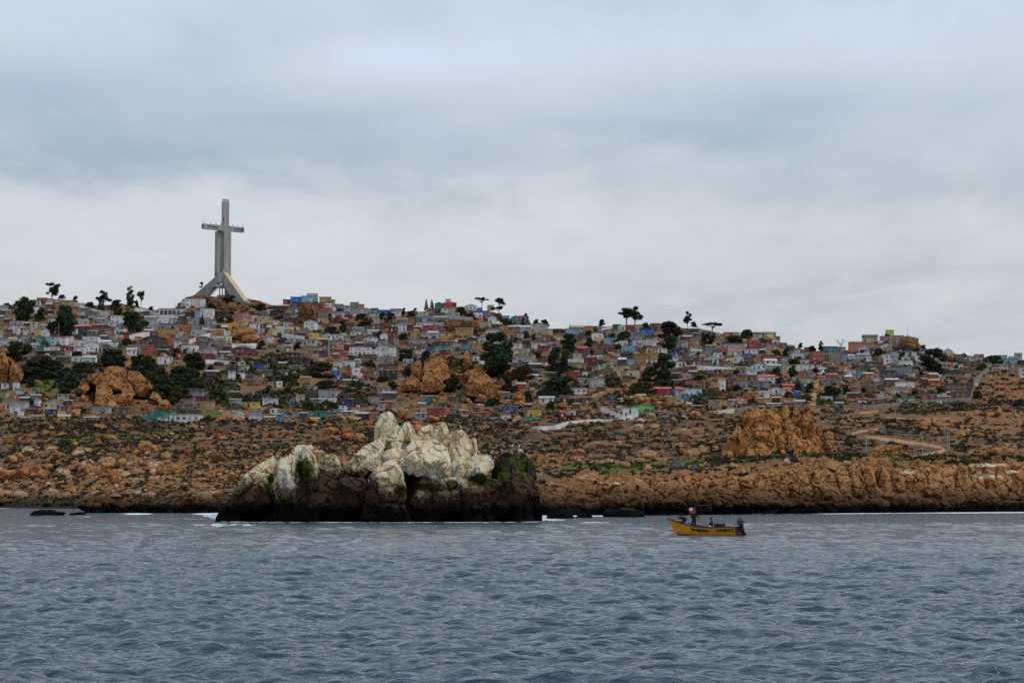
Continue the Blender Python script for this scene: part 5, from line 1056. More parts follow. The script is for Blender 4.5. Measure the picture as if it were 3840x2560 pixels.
def house(u0, u1, vt, vb, col, roof='f', rc='z', stilt=0, nw=None, door=True, wincol=None, name=None, doorcol=None, extra=''):
    if rc == 'z' and roof == 'f' and u1-u0 < 60: rc = random.Random(int(u0*3+vb)).choice(('z', 'z', 'gz', 'ru', 'wz', 'tn', 'dk', 'gz'))
    uc = (u0+u1)/2; d = float(depth(uc, vb)); p = P(uc, vb, d); s = d/FPX; w_ = (u1-u0)*s; h_ = (vb-vt)*s
    seed = random.Random(int(u0*7+vb*13)); yaw = seed.uniform(-.20, .20); dep = max(3.0, min(8.0, w_*seed.uniform(.65, .95)))
    low = h_ < 2.05
    nm = name or ('shed' if low or (w_ < 3.6 and h_ < 3) else ('shack' if col in ('br', 'db', 'tan', 'rr', 'dg', 't', 'dgr') else 'house'))
    e = empty(nm, (p[0], p[1], p[2]), yaw); e['category'] = nm
    w_ *= .96; rh = h_*(.34 if roof in 'gs' else (.30 if roof == 'h' else 0)); rh = min(rh, 1.7); hw = h_-rh-(.12 if roof == 'f' else 0)
    if roof == 'f': hw -= .18
    z0 = stilt*s if stilt else -1.6
    wl = link('wall', U_WALL, e, mat=wallmat(col)); wl.scale = (w_, dep, hw-(z0 if not stilt else 0)); wl.location = (0, 0, z0 if not stilt else 0)
    if roof in 'gs': gl = link('gable_wall', U_GF if roof == 'g' else U_GS, e, mat=wallmat(col)); gl.scale = (w_*.995, dep*.995, rh); gl.location = (0, .01, hw)
    rf = link('roof', U_ROOF[roof], e, mat=roofmat(rc) if roof != 'n' else wallmat(col))
    ov = .35 if roof != 'n' else .06
    rf.scale = (w_+2*ov, dep+2*ov, {'f': .35, 'g': rh, 's': rh, 'h': rh, 'n': .22}[roof]); rf.location = (0, -ov, hw+(.0 if roof != 'n' else 0))
    if stilt:
        for k in range(max(2, int(w_/2.2))):
            po = link('post', U_POST, e); po.location = (-w_/2+.25+k*(w_-.5)/max(1, int(w_/2.2)-1 if int(w_/2.2) > 1 else 1), .25, .05); po.scale = (1, 1, stilt*s+2)
    st_ = 2 if hw > 4.3 else 1; n = nw if nw is not None else max(1, int(w_/2.7))
    if low: n = 0
    ch = hw/st_
    wm = U_WIN[1] if col in ('w', 'lw', 'c', 'p') and seed.random() < .4 else U_WIN[0]
    for sy in range(st_):
        slots = n; dslot = seed.randrange(n) if (door and sy == 0 and n > 1 and not low) else -1
        for k in range(n):
            x = -w_/2+w_*(k+.5)/n+seed.uniform(-.1, .1)
            if k == dslot:
                dd = link('door', U_DOOR, e, mat=wallmat(doorcol or seed.choice(('br', 'db', 'dr', 'w', 'b', 'g', 'db')))); dd.location = (x, -.02, .02); dd.scale = (min(.95, w_/n*.6), 1, min(2.0, ch*.82)); continue
            if seed.random() < .12 and n > 2: continue
            wo_ = link('window', wm, e); ww = min(1.25, w_/n*.55)*seed.uniform(.6, 1.35); wh = min(1.15, ch*.42)*seed.uniform(.7, 1.2); wo_.location = (x, 0, sy*ch+ch*.40); wo_.scale = (ww, 1, wh)
            if wincol:
                pass
    house_px.append((u0, u1, vt, vb)); RN = {'f': 'shed roof', 'g': 'front gable', 's': 'pitched roof', 'h': 'hipped roof', 'n': 'flat parapet top'}
    desc = ' '.join(x for x in (('tiny' if u1-u0 < 20 else ('long' if u1-u0 > 62 else '')), 'two-storey' if st_ == 2 else '', CN[col], nm) if x)
    rt = 'with %s %s' % (ROOFC[rc][0].replace(' sheet', ''), RN[roof]) if roof != 'n' else 'with flat parapet top'
    if stilt: rt += ' on posts'
    things_to_label.append((e, desc+' '+rt, uc, (vt+vb)/2, 'houses of the hillside town'))
    return e
H = {0: '''360 460 198 248 rr f dk;455 520 205 250 lw f z;285 362 292 350 w n;0 85 270 310 lw f gz;780 835 248 292 w g z;465 545 408 452 w n;80 180 468 560 w g z;30 120 510 572 br f ru;295 365 440 502 c n;380 470 450 502 lw h gz;225 320 508 552 w f z;335 390 500 562 y f gz;400 470 505 572 w g z;-20 20 500 562 pg f z;200 330 568 602 lw f z;80 160 585 642 c s tn;185 250 593 642 w f wz;490 650 578 657 w f rd;455 492 580 657 cy n;640 715 570 652 w f z;715 890 458 548 dg s rd;893 1035 450 505 dg s rd;690 750 500 557 w f z;640 682 515 562 w n;905 1040 388 442 lw h tn;1080 1220 368 452 w f z;1050 1120 425 472 w g z;1130 1222 453 502 lw f z;1415 1540 372 502 lw s gz;1540 1645 398 452 w n;1600 1650 405 447 rr n;1545 1755 508 572 oc n;1400 1600 570 652 dg g dk;1600 1720 593 652 sal f tn;1240 1340 688 752 w s z;1330 1420 655 732 lw f z;1375 1480 662 742 rr f tn;1490 1542 678 732 rr f ru;1540 1650 772 842 w f wz;820 970 583 652 w n;720 830 608 672 w f z;825 970 625 722 w g z;970 1080 612 672 w s wz;428 580 688 722 w n;575 705 675 727 dr f rd;718 832 672 742 w f z;698 782 768 832 w f z;800 938 762 852 w s z;990 1132 678 732 lw f gn;352 432 662 707 t f tl;348 408 578 632 gr f gz;10 82 1033 1092 w f z 14;82 122 1035 1100 dg n;122 172 1033 1102 w n;-40 66 1118 1172 pg f gn;42 250 1208 1282 lw f tn;98 178 1278 1328 w n;420 598 1198 1292 c g tn;438 562 1288 1332 nb f bl;560 636 1312 1347 y n;170 232 1318 1358 w n;590 662 1258 1302 br f z;898 1062 1262 1332 lw f z;875 935 1265 1305 t f tl;1108 1262 1268 1342 br f tn;1248 1445 1318 1372 tan f ru;1440 1548 1308 1352 t f tl;1545 1700 1302 1350 gr f gn;1548 1642 1358 1418 w f bl;1392 1545 1368 1408 t n;800 912 1340 1368 oc n;88 222 430 472 lw n;740 862 405 452 lw n;1118 1228 508 547 w n;240 300 600 640 br f ru;1180 1260 400 440 br f ru;920 1000 455 500 br f ru;1560 1673 450 505 lw f z;1640 1690 770 830 w f z;1360 1440 610 660 br f dk;560 640 660 700 br f ru;1660 1740 700 760 br f ru;200 260 640 690 rr f tn;0 70 590 640 lw f z;1700 1760 440 480 br f gz''',
 1: '''105 147 213 282 w n;143 338 213 284 w n;288 417 308 387 w n;232 322 325 385 lb f z;172 302 392 447 lw g z;328 422 418 472 lw f tl;602 705 372 437 sal f wz;700 802 372 437 p n;640 752 343 382 p f rd;78 202 465 527 rr n;32 82 458 502 lw f z;198 402 468 507 g n;198 342 516 577 lw n;395 432 474 507 gr n;765 878 446 492 w f z;868 942 452 492 db f dk;1103 1202 443 492 lw n;1300 1417 415 512 w g z;1185 1302 355 402 w g z;1185 1302 392 432 br f ru;1173 1302 188 242 vb f bl;1103 1177 213 262 r f tl;1282 1402 178 232 lb f z;1330 1442 158 217 lw n;1458 1577 188 247 oc f tn 10;1573 1607 218 252 lw n;1498 1602 262 322 w g z;1420 1572 298 347 r n;1420 1547 342 387 g n;1533 1690 333 377 lw f z;1453 1542 385 442 y g tn;1588 1690 385 452 dr g rd;1338 1452 387 432 lw f z;843 962 372 422 c f tn;898 982 376 407 gr f gn;943 1007 316 352 w n;843 912 402 452 c f z;968 1042 502 547 y n;1108 1207 508 552 y f tn;1040 1112 512 552 w n;1203 1257 530 562 dr n;798 868 538 582 w f wz;518 592 528 602 w n;383 597 566 632 w f tn;373 537 622 672 g n;288 378 626 672 g f z;103 252 668 727 w n;288 432 676 752 lw g z;300 422 745 792 dr f dk;628 782 662 752 dr h dk;770 852 726 762 dr f ru;1043 1102 660 717 c f gz;928 1082 745 812 db f ru 30;1078 1262 733 802 db f rd 40;1228 1432 698 742 tan f tn;1108 1262 812 852 tan f ru;1248 1352 796 862 db f dk;1268 1392 772 812 lb f z;1248 1422 606 662 lw f tn;1488 1572 545 612 w g z;1570 1690 556 607 w f z;1538 1662 612 662 tan f tn;1628 1690 662 712 p n;538 662 856 932 db f tn;653 762 858 922 c f tn;653 727 818 862 w h tn;738 802 822 857 lb f z;788 902 852 902 b f bl;898 957 858 907 lw f z;563 637 913 1012 w f z;498 567 948 1007 tan f ru;653 722 938 992 w n;738 807 956 1032 br f z;803 872 956 1017 tan f ru;878 1002 906 982 br f z;1058 1162 908 962 br f z;1038 1097 1018 1077 w n 20;948 1047 1018 1062 c f z;1573 1657 922 972 vb n;168 352 1118 1167 lav f gz;198 362 1158 1207 dr f rd;103 352 1088 1127 dg f gz;43 212 1233 1307 br f z;243 417 1203 1272 tan f rd;118 217 1188 1242 g f gz;538 672 1242 1282 dg n;678 852 1216 1277 y f tn;813 947 1142 1192 dgr f gn;898 1057 1182 1252 w f wz 14;883 982 1276 1302 lw n;1228 1312 1147 1212 c f wz;1438 1627 1100 1177 lw f tn;1443 1627 1182 1232 w n;500 610 1318 1402 w g wz;600 707 1318 1402 w g wz;-20 282 1336 1422 w f tn;768 882 1308 1377 lw f gz;762 888 1368 1412 w n;988 1092 1333 1367 t s tl;1193 1262 1308 1357 lw f z;1308 1422 1307 1362 c f z;1418 1542 1307 1372 t f gz;1588 1690 1288 1342 lb f bl;1328 1412 1338 1367 mint s tl;1028 1102 1152 1182 w f z;1180 1240 1210 1250 nb f bl;60 160 740 780 rr f dk;160 230 725 770 w f rd;450 530 600 640 tan n;0 60 560 610 br f ru;90 130 590 640 lb f z;1400 1470 690 725 w f z;1500 1560 660 710 lw f z;1590 1673 820 880 w f z;1650 1700 760 820 sal f tn;1280 1350 500 545 g f gz;690 760 905 940 dgr f gn;1000 1060 470 510 br f ru;1080 1110 1310 1360 t n;1440 1500 560 600 w f z;460 530 250 300 w g z;0 60 400 450 w f z;60 170 410 455 br f ru;310 400 415 460 t f tl;960 1060 415 460 w f z''',
 2: '''83 172 243 297 g n;168 224 260 302 o f tn;-10 82 272 332 lw f gz;78 202 298 372 lw f z;198 292 298 352 lw g z;283 362 298 352 t f z;358 487 316 362 vb f bl;268 372 343 377 c f z;478 582 303 352 lw f z;513 582 328 377 w f z;913 1002 243 292 t g z;1000 1132 232 287 r h rd;1018 1070 210 247 w f rd;908 1002 303 347 dg f gz;983 1052 298 347 w f z;1213 1327 262 322 w g z;1328 1382 298 347 b n;1293 1382 346 392 w n;1428 1492 272 302 c n;1438 1522 372 442 w g z;1573 1652 372 417 lb f z;753 912 336 377 w f wz;733 797 383 432 t f tl;788 892 368 427 lw f z;728 1017 440 487 w f wz;793 942 472 522 r n;938 1052 478 512 lw f z;338 432 446 502 dr g rd;553 637 452 527 w f z;470 557 483 532 db f z;1113 1292 492 582 oc f wz;-20 62 392 452 dr s rd;88 182 526 572 w f z;183 247 538 572 c f z;258 372 508 552 w s z;453 547 543 612 dr n;378 457 542 622 w g z;678 777 532 582 y f tn;772 784 545 582 r n;778 852 528 582 lw f z;848 952 522 592 lw s z;928 1002 552 592 lw n;1000 1117 536 577 y f z;218 342 588 637 w f z;18 132 656 707 dr f ru;73 292 688 762 w n;333 532 688 772 w n;288 337 708 752 w n;513 624 652 692 oc f rd;658 812 608 662 lw f tn;663 792 656 702 br n;818 917 598 657 tan f ru;973 1047 586 627 o n;898 1062 622 672 dg f gz;798 892 682 727 vb f bl;918 1087 668 717 mint f gz;963 1072 703 752 dr f wz;1213 1282 652 702 cy f tn;1278 1402 652 712 oc f tn;1343 1457 576 642 lw f z;1413 1557 516 572 w f wz;1558 1690 526 567 oc f tn;1288 1442 768 837 w f z;-10 122 812 877 w f z;28 72 783 817 sal n;98 187 888 947 w n;53 102 892 947 rr n;268 357 882 932 br n;368 547 906 992 db f gz;688 772 748 802 lw f z;693 782 713 752 w f gz;358 470 1076 1132 lw f tn;268 382 1168 1247 g n;543 662 1198 1262 tan f ru;498 602 1266 1317 w f tn;268 347 1322 1382 rr f z;358 427 1247 1302 lw n;833 1012 1272 1347 r f wz;773 837 1282 1342 w f z;818 892 1193 1227 t f gn;903 1032 1222 1272 br f tn;1083 1182 1228 1267 lw f z;-10 102 1188 1262 nb f gz;1293 1432 1316 1372 rr f wz;1188 1242 1348 1382 sal s rd;1568 1690 1258 1307 b f z;1558 1662 1338 1417 w f gz;1453 1547 1372 1402 lw n;1263 1402 1372 1407 lw f gz;1373 1452 1278 1312 dr f wz;688 762 1078 1112 dgr s tl;10 90 570 610 lw f z;120 190 600 640 br f tn;360 440 620 660 lw f wz;395 490 645 685 c f z;0 70 630 660 w f z;1090 1150 640 680 lw f z;1100 1160 715 755 g f gz;1170 1220 700 745 br f ru;1060 1110 590 630 br f tn;520 560 600 650 lw f z;180 340 750 800 br f gz;350 520 775 830 g n;600 700 800 850 lw n;1380 1450 545 590 c f tn;850 920 300 340 br f ru;420 500 410 450 db f dk;655 720 405 440 oc f z;1060 1140 310 350 w f z;1200 1290 390 430 lw n;1400 1460 610 650 w f z;220 290 470 510 br f ru;20 110 490 530 br f tn;0 40 540 600 w f z;560 640 525 560 w f z;1480 1590 600 650 lw f z;420 490 1255 1300 rr f ru;230 280 1290 1340 br f z;1040 1170 1330 1370 dg f gz;1490 1550 1270 1310 br f ru''',
 3: '''0 77 373 417 lw g z;70 117 376 417 mag n;0 40 385 440 t n;73 192 466 542 lw s z;178 362 446 532 lw g tn;268 392 507 562 c f tn;528 692 496 562 lb f tn;578 702 467 542 o s tn;698 787 472 542 oc f tn;783 852 476 512 dr f ru;918 1062 507 547 tan f ru;1256 1397 502 557 vb f bl;1228 1262 508 542 w n;1193 1332 546 592 lw f gn;1358 1462 446 492 rr f z;783 897 552 602 w n;823 897 595 622 y n;898 1002 586 637 lb f z;1048 1132 622 667 w n;1195 1335 612 667 w f wz;1338 1452 606 667 w g z;413 482 556 607 y f z;303 387 572 612 rr f ru;188 342 642 692 w f wz;253 352 668 722 dr f rd;298 367 717 767 o f tn;363 417 685 752 w g z;18 97 638 692 w f z;0 20 638 690 o n;53 202 768 832 lw f z;643 737 676 732 dr s rd;783 912 646 712 br f tn;908 1007 660 737 dr f dk;1073 1212 668 732 lb f wz;1188 1352 736 837 mus g tn;1348 1407 742 792 o f ru;1138 1197 793 847 lb f gz;958 1062 792 842 lw f z;1318 1422 688 737 c f tn;1428 1522 688 737 w f z;1538 1642 736 777 b f z;1543 1632 772 812 w f z;1603 1690 632 687 lw g z;703 832 780 852 dr f gz;508 602 736 792 br f tn;598 682 736 802 c f z;618 727 832 892 oc f tn 12;848 902 848 892 w f z;898 944 846 892 lg n;553 692 922 987 r f gz 8;688 737 928 987 w n;573 622 888 917 r g rd;778 912 980 1077 lw f tn;568 737 1076 1147 w f tn 14;263 417 1162 1227 w s z;1058 1157 860 912 c f z;1133 1252 916 972 c n;848 947 1176 1227 dr f z;943 1017 1156 1212 b f z;883 1027 1206 1262 dr f tn;1398 1562 1072 1137 r s rd;1558 1607 1093 1132 b n;1603 1690 1076 1142 lw s rd;1178 1402 1242 1312 lg g gn;148 292 1282 1372 y f z;-10 57 1258 1302 b f z;388 532 1322 1372 dr f bl;638 752 1298 1352 br f ru;13 290 1373 1417 gr n;43 132 1028 1082 rr s z;488 532 943 987 lw f z;418 612 1178 1222 dg f gz;1578 1673 818 872 w f z;0 60 700 745 w f z;100 170 690 740 lw f z;370 470 690 730 br f ru;0 50 560 600 br f tn;50 110 550 590 w f tn;240 300 585 630 br f z;330 480 622 650 lw f z;640 780 570 610 br f ru;690 740 600 640 lw f z;500 560 690 735 dg f z;1010 1070 720 760 br f ru;900 960 750 790 tan f ru;730 790 760 790 w g z;790 890 765 800 w n;1220 1290 640 680 lw f z;1150 1190 560 600 lb n;1330 1400 600 640 w f z;1230 1300 690 730 br f z;780 830 870 910 lw f z;900 1000 890 930 br n;1410 1470 480 520 br f ru;440 530 555 600 c f z;850 900 520 560 g f z;690 740 740 780 br f gz;1640 1690 700 740 br f z;1500 1560 640 690 br f ru;560 640 640 690 g n;1360 1420 800 840 w f z;90 150 1280 1340 br f z;760 850 930 970 br f ru;650 720 960 1000 br f dk;0 60 770 830 lw f z;1560 1640 700 735 nb f bl''',
 4: '''73 172 333 392 tan f wz;413 502 273 307 o f tn;498 562 273 307 lw f z;408 562 382 437 lw f tn;558 617 383 457 c f tn;643 772 356 427 r f tn;688 767 288 352 lw f z;628 767 432 487 w f z;458 582 442 502 w s rd;798 877 352 392 dr f z;873 947 342 392 w g z;868 952 310 337 rr s tn;78 187 442 492 w s z;213 352 512 572 w g z;298 392 468 527 w f z;303 347 453 477 t n;-10 52 362 432 lw f tn;-10 47 428 472 dr f ru;83 292 547 602 br f ru;378 452 556 602 rr f ru;428 482 533 592 w n;488 602 497 577 w g z;483 532 553 592 y n;603 702 516 572 br f z;698 767 516 572 tan f z;618 682 483 517 b f bl;798 932 536 592 w s wz;808 967 586 642 lw s z;678 822 577 642 w g z;523 617 616 672 tan f ru;638 772 631 692 w f gz;978 1122 592 652 c f tn;973 1062 636 662 w f wz;1118 1207 586 642 w f z;1205 1292 586 642 w f z;1068 1192 472 537 w f z;1213 1302 467 522 lw f z;1268 1402 466 562 rr n;1453 1617 490 582 g n;1158 1292 541 587 w f wz;1263 1342 547 602 dr n;1113 1202 656 717 sal f tn;1198 1302 676 712 lw f wz;1408 1517 676 727 rr s rd;1438 1532 616 682 dg f dk;1528 1627 606 657 o n;1623 1690 636 692 w f z;1383 1522 411 477 t f gz;1518 1602 416 457 lw f z;738 902 690 762 w s rd;363 424 722 832 w f tn;418 492 726 827 dr f tn;493 642 751 817 lw f tn;22 162 750 807 sal f z;-30 47 728 757 dr s rd;52 182 822 907 w f gz;60 180 890 915 lb n;323 522 861 912 rr f ru;248 375 936 1042 tan f wz;370 442 945 1022 oc n;838 1000 812 872 w g tn;985 1062 815 872 w s rd;978 1122 782 832 dr s rd;703 807 906 972 tan h ru;1346 1473 896 957 w f z 14;1358 1420 732 780 lw n;1420 1552 728 782 g f z;1098 1202 937 987 lw s z;1098 1152 847 887 b s bl;688 852 750 802 g f gz;543 722 973 1022 dr f ru;1158 1262 716 782 pg f z;133 272 756 832 br f z;-20 62 815 862 w f rd;560 640 560 600 db f dk;760 830 655 700 br f gz;840 900 700 760 lw f z;940 1030 700 740 br f ru;650 700 750 800 lw f z;560 620 680 720 br f z;500 560 460 500 br f ru;200 280 450 500 g n;0 60 480 530 br f z;0 30 560 600 w f z;390 430 530 560 lw f z;280 340 600 640 br n;980 1060 740 800 dr f dk;860 960 780 810 br f gz;1150 1200 800 850 br f z;1200 1260 540 580 br f ru;1310 1360 590 640 w f z;980 1070 515 560 g n;940 1040 560 600 lw f z;460 550 865 910 br f gz;180 260 900 950 br f dk;640 720 690 740 br f ru;1540 1610 700 740 lw f z;1640 1690 560 610 lw f z;1100 1150 440 480 w f z;1190 1250 420 460 rr f tn;0 60 880 940 t f tl;160 200 870 910 b n;440 500 980 1030 p f z;1240 1290 640 680 c f z;1100 1160 710 760 lw f tn;700 790 800 850 dg f gz''',
 5: '''-30 132 366 457 sal f tn;93 242 298 372 c s dk;330 402 253 302 lime n;273 357 312 352 p f z;353 502 308 392 tan n;58 162 407 457 w g z;173 302 382 427 o f ru;273 382 382 447 w g z;178 302 427 472 dg f gz;133 177 513 557 w n;258 310 524 582 c f z;300 362 488 582 w f z;408 585 546 612 lw f tn;448 588 566 617 w n;603 682 513 562 w n;598 672 568 612 lw f z;623 762 436 472 lw f z;568 622 462 502 w f tl;503 572 453 482 cy f tl;883 972 437 507 w g z;963 992 473 522 y n;1103 1192 516 557 w f z;1198 1267 522 562 w f z;1193 1282 487 522 tan s ru;1418 1512 497 532 lw f z;1583 1657 477 537 lw f z;1533 1592 513 537 c n;1453 1592 526 582 lb f gz;1388 1507 581 627 lw f tn;1293 1357 573 612 c f tn;1643 1690 636 712 w n;268 432 646 712 dg f gz;318 582 618 682 g n;48 117 648 692 cy f tl;-20 22 646 717 w f z;408 602 767 802 w n;378 552 826 862 c f z;903 1182 770 852 br f rd;988 1167 851 917 br f tn;723 822 882 942 br f wz;668 727 888 942 rr n;168 292 927 977 rr f wz;378 592 912 962 t f tl;-10 47 582 622 br f gz;143 302 562 632 br f ru;663 762 612 652 w n;733 772 616 652 o n;1038 1077 598 637 w n;1590 1650 600 650 tan f ru;1000 1090 490 530 g f gz;560 640 640 690 g n;200 270 530 570 br f z;380 440 460 510 lw f z;420 470 400 440 lb f z;380 430 370 410 lw g z;560 610 560 610 br f ru;640 720 480 520 br f gz;700 760 490 530 rr f z;780 880 600 640 lw f z;60 140 590 640 br f z;470 560 505 550 w g z;1100 1180 560 600 br f ru;820 880 440 490 lw f z;1280 1340 540 580 br f z;1360 1420 600 640 rr f ru;1500 1560 590 630 c f z;440 520 690 715 b f bl;600 680 840 880 br f ru;700 790 830 850 w f wz;620 680 930 970 br f gz;510 600 930 960 w s wz;320 400 700 740 br f z;1140 1190 735 770 dg f dk'''}
for ti, txt in H.items():
    for ent in txt.replace('\n', '').split(';'):
        q = ent.split(); x0, x1, y0, y1 = map(float, q[:4]); (a, b_), (c_, d_) = TT[ti]([(x0, y0), (x1, y1)])
        house(a, c_, b_, d_, q[4], q[5], q[6] if len(q) > 6 and q[6] in ROOFC else 'z', float(q[-1])/2.614*1.0 if q[-1].isdigit() and len(q) > 6 else 0)

# the rest of the town: the many small houses past the 300 or so that show largest
cov = np.zeros((180, 980), np.float32)
def cover(a, b, c, e): cov[max(0, int((c-1040)/4)):max(0, int((e-1040)/4)), max(0, int(a/4)+5):max(0, int(b/4)+5)] = 1
for q in house_px+tree_px: cover(*q)
for q in ((270, 640, 1360, 1560), (-40, 95, 1310, 1450), (1500, 1700, 1325, 1480), (1715, 1865, 1325, 1510), (3600, 3860, 1400, 1560), (700, 960, 1040, 1165), (3040, 3090, 1350, 1530), (2700, 2860, 1230, 1260), (1180, 1260, 1340, 1480), (860, 960, 1225, 1290)): cover(*q)
rc_ = random.Random(11); m = MB(); keys_ = ['w', 'lw', 'g', 'br', 'db', 'tan', 'c', 'dr', 'rr', 'lb', 'y', 'dg']; wk = (7, 13, 16, 20, 18, 8, 4, 4, 5, 2, 2, 13); rk_ = ['z', 'gz', 'ru', 'dk', 'tn', 'wz']; rm_ = [wallmat(k) for k in keys_]+[roofmat(k) for k in rk_]+[m_glass]; n_h = 0
for tr_ in range(30000):
    u = rc_.uniform(-10, 3850); vr = float(np.interp(u, UU, VR)); v3_ = float(v3(u)); v = vr+14+(v3_-20-vr)*rc_.random()**1.2
    fr = (v-vr)/(v3_-vr); w_ = rc_.uniform(20, 52); h_ = rc_.uniform(13, 24)*(1 if w_ > 26 else .85)
    a, b, c, e = int(u/4)+5, int((u+w_)/4)+5, int((v-h_-1040)/4), int((v-1040)/4)
    if a < 0 or b >= 980 or c < 0 or e >= 180 or (fr > .55 and rc_.random() < .96): continue
    if cov[c:e+1, a:b+1].mean() > .26: continue
    cov[c:e+1, a:b+1] = 1; q = P(u+w_/2, v, float(depth(u+w_/2, v))); s = q[1]/FPX; W_, H_ = w_*s, h_*s; D_ = W_*rc_.uniform(.6, .9); Mx = Matrix.Translation(q) @ Matrix.Rotation(rc_.gauss(0, .16), 4, 'Z'); ck = rc_.choices(range(12), wk)[0]; rk = 12+rc_.choices(range(6), (6, 6, 5, 3, 4, 4))[0]
    m.box(-W_/2, W_/2, 0, D_, -1.6, H_*.86, ck, Mx); ty = rc_.random(); n_h += 1
    if ty < .55: V_ = [(-W_/2-.3, -.4, H_*.84), (W_/2+.3, -.4, H_*.84), (W_/2+.3, D_+.3, H_*.84+.5), (-W_/2-.3, D_+.3, H_*.84+.5)]; V_ += [(x, y, z+.16) for x, y, z in V_]; m.add([tuple(Mx @ Vector(p_)) for p_ in V_], [(3, 2, 1, 0), (4, 5, 6, 7), (0, 1, 5, 4), (1, 2, 6, 5), (2, 3, 7, 6), (3, 0, 4, 7)], rk)
    elif ty < .8: V_ = [(-W_/2-.2, -.3, H_*.8), (W_/2+.2, -.3, H_*.8), (W_/2+.2, D_+.2, H_*.8), (-W_/2-.2, D_+.2, H_*.8), (-W_/2-.2, D_/2, H_*1.15), (W_/2+.2, D_/2, H_*1.15)]; m.add([tuple(Mx @ Vector(p_)) for p_ in V_], [(0, 1, 5, 4), (2, 3, 4, 5), (1, 2, 5), (3, 0, 4), (3, 2, 1, 0)], rk)
    nw_ = max(1, int(W_/2.4))
    for k in range(nw_):
        if rc_.random() < .25: continue
        x = -W_/2+W_*(k+.5)/nw_; ww = rc_.uniform(.3, .6); z0 = .15 if rc_.random() < .2 else H_*.38; m.box(x-ww, x+ww, -.04, .02, z0, H_*.38+rc_.uniform(.7, 1.1), 18, Mx)
m.build('packed_houses', rm_, None, label='closely packed small houses filling in the hillside town', kind='stuff'); print('packed houses', n_h)
# yards between the houses: fences, sheds' sides, sheet scraps and junk, too small to pick apart; the dark ones also stand in for shade
rc_ = random.Random(3); m = MB(); cl_mats = [wallmat(k) for k in ('g', 'lw', 'w', 'br', 'db', 'dg', 'tan', 'rr', 't', 'b')]; wts_ = (16, 15, 12, 22, 16, 12, 9, 5, 2, 2); n_cl = 0
while n_cl < 2600:
    u = rc_.uniform(-40, 3880); vr = float(np.interp(u, UU, VR)); vb_ = float(v3(u))-6; v = vr+8+(vb_-vr-8)*rc_.random()**1.25
    if float(ell(np.array([u]), np.array([v]), [(3800, 1480, 170, 110), (3060, 1480, 30, 70)])[0]) > .5: continue
    if v > vr+.62*(vb_-vr) and rc_.random() < .65: continue
    q = P(u, v, float(depth(u, v))); s = q[1]/FPX; w_ = rc_.uniform(6, 26)*s; h_ = rc_.uniform(3, 10)*s; yw = rc_.gauss(0, .25); Mx = Matrix.Translation(q) @ Matrix.Rotation(yw, 4, 'Z'); k = rc_.choices(range(10), wts_)[0]
    if rc_.random() < .6: m.box(-w_/2, w_/2, 0, .15, -1.2, h_, k, Mx)
    else: m.box(-w_/2, w_/2, 0, w_*.6, -1.2, h_*.8, k, Mx); m.box(-w_/2-.2, w_/2+.2, -.2, w_*.65, h_*.8, h_*.8+.12, rc_.choice((1, 0, 3)), Mx)
    n_cl += 1
m.build('yard_clutter', cl_mats, None, label='low fences, lean-tos and scrap crowded between the houses', kind='stuff')
# the white arcaded hall beside the cross
(a, b_), (c_, d_) = T2([(-118, 300), (163, 400)]); uc = (a+c_)/2; dq = float(depth(uc, d_)); p = P(uc, d_, dq); s = dq/FPX; W_, H_ = (c_-a)*s, (d_-b_)*s
hall = empty('arcaded_hall', tuple(p), .05, 'long white hall with round arches and red tiled cornice near the cross', 'building')
m = MB(); m.box(-W_/2, W_/2, .4, 12, -2, H_-.6); m.build('wall', (wallmat('w'),), hall)
m = MB(); m.box(-W_/2-.25, W_/2*.62, .1, 12.2, H_-.6, H_-.1); m.build('cornice', (paint('terracotta_tiles', (.42, .13, .06), .8, .2),), hall)
for k in range(5):
    cxk = -W_/2+W_*(.10+.145*k); r = W_*.058; zb = H_*.10 if k == 4 else H_*.34; zt = H_*.62
    ring = [(cxk-r, .405, zb), (cxk+r, .405, zb)]+[(cxk+r*math.cos(q), .405, zt+r*math.sin(q)) for q in np.linspace(0, math.pi, 9)]
    m = MB(); m.prism(ring, (0, -.04, 0)); wn_ = m.build('arched_window', (m_glass if k < 4 else paint('arch_blue', (.03, .20, .42), .6, .1),), hall)
    ar = MB()
    for q in range(8):
        a0, a1 = math.pi*q/8, math.pi*(q+1)/8; ar.add([(cxk+rr_*math.cos(an_), yy_, zt+rr_*math.sin(an_)) for yy_ in (.42, .30) for an_ in (a0, a1) for rr_ in (r, r*1.22)], [(0, 1, 3, 2), (4, 6, 7, 5), (1, 5, 7, 3), (0, 2, 6, 4)])
    ar.build('arch_trim', (paint('arch_trim', (.50, .36, .16), .8, .1),), wn_)
for k in range(2):
    for j in range(2):
        m = MB(); m.box(W_*(.36+.07*k), W_*(.36+.07*k)+.7, .3, .42, H_*(.2+.38*j), H_*(.2+.38*j)+1.3); m.build('slit_window', (m_glass,), hall)
house_px.append((a, c_, b_, d_))

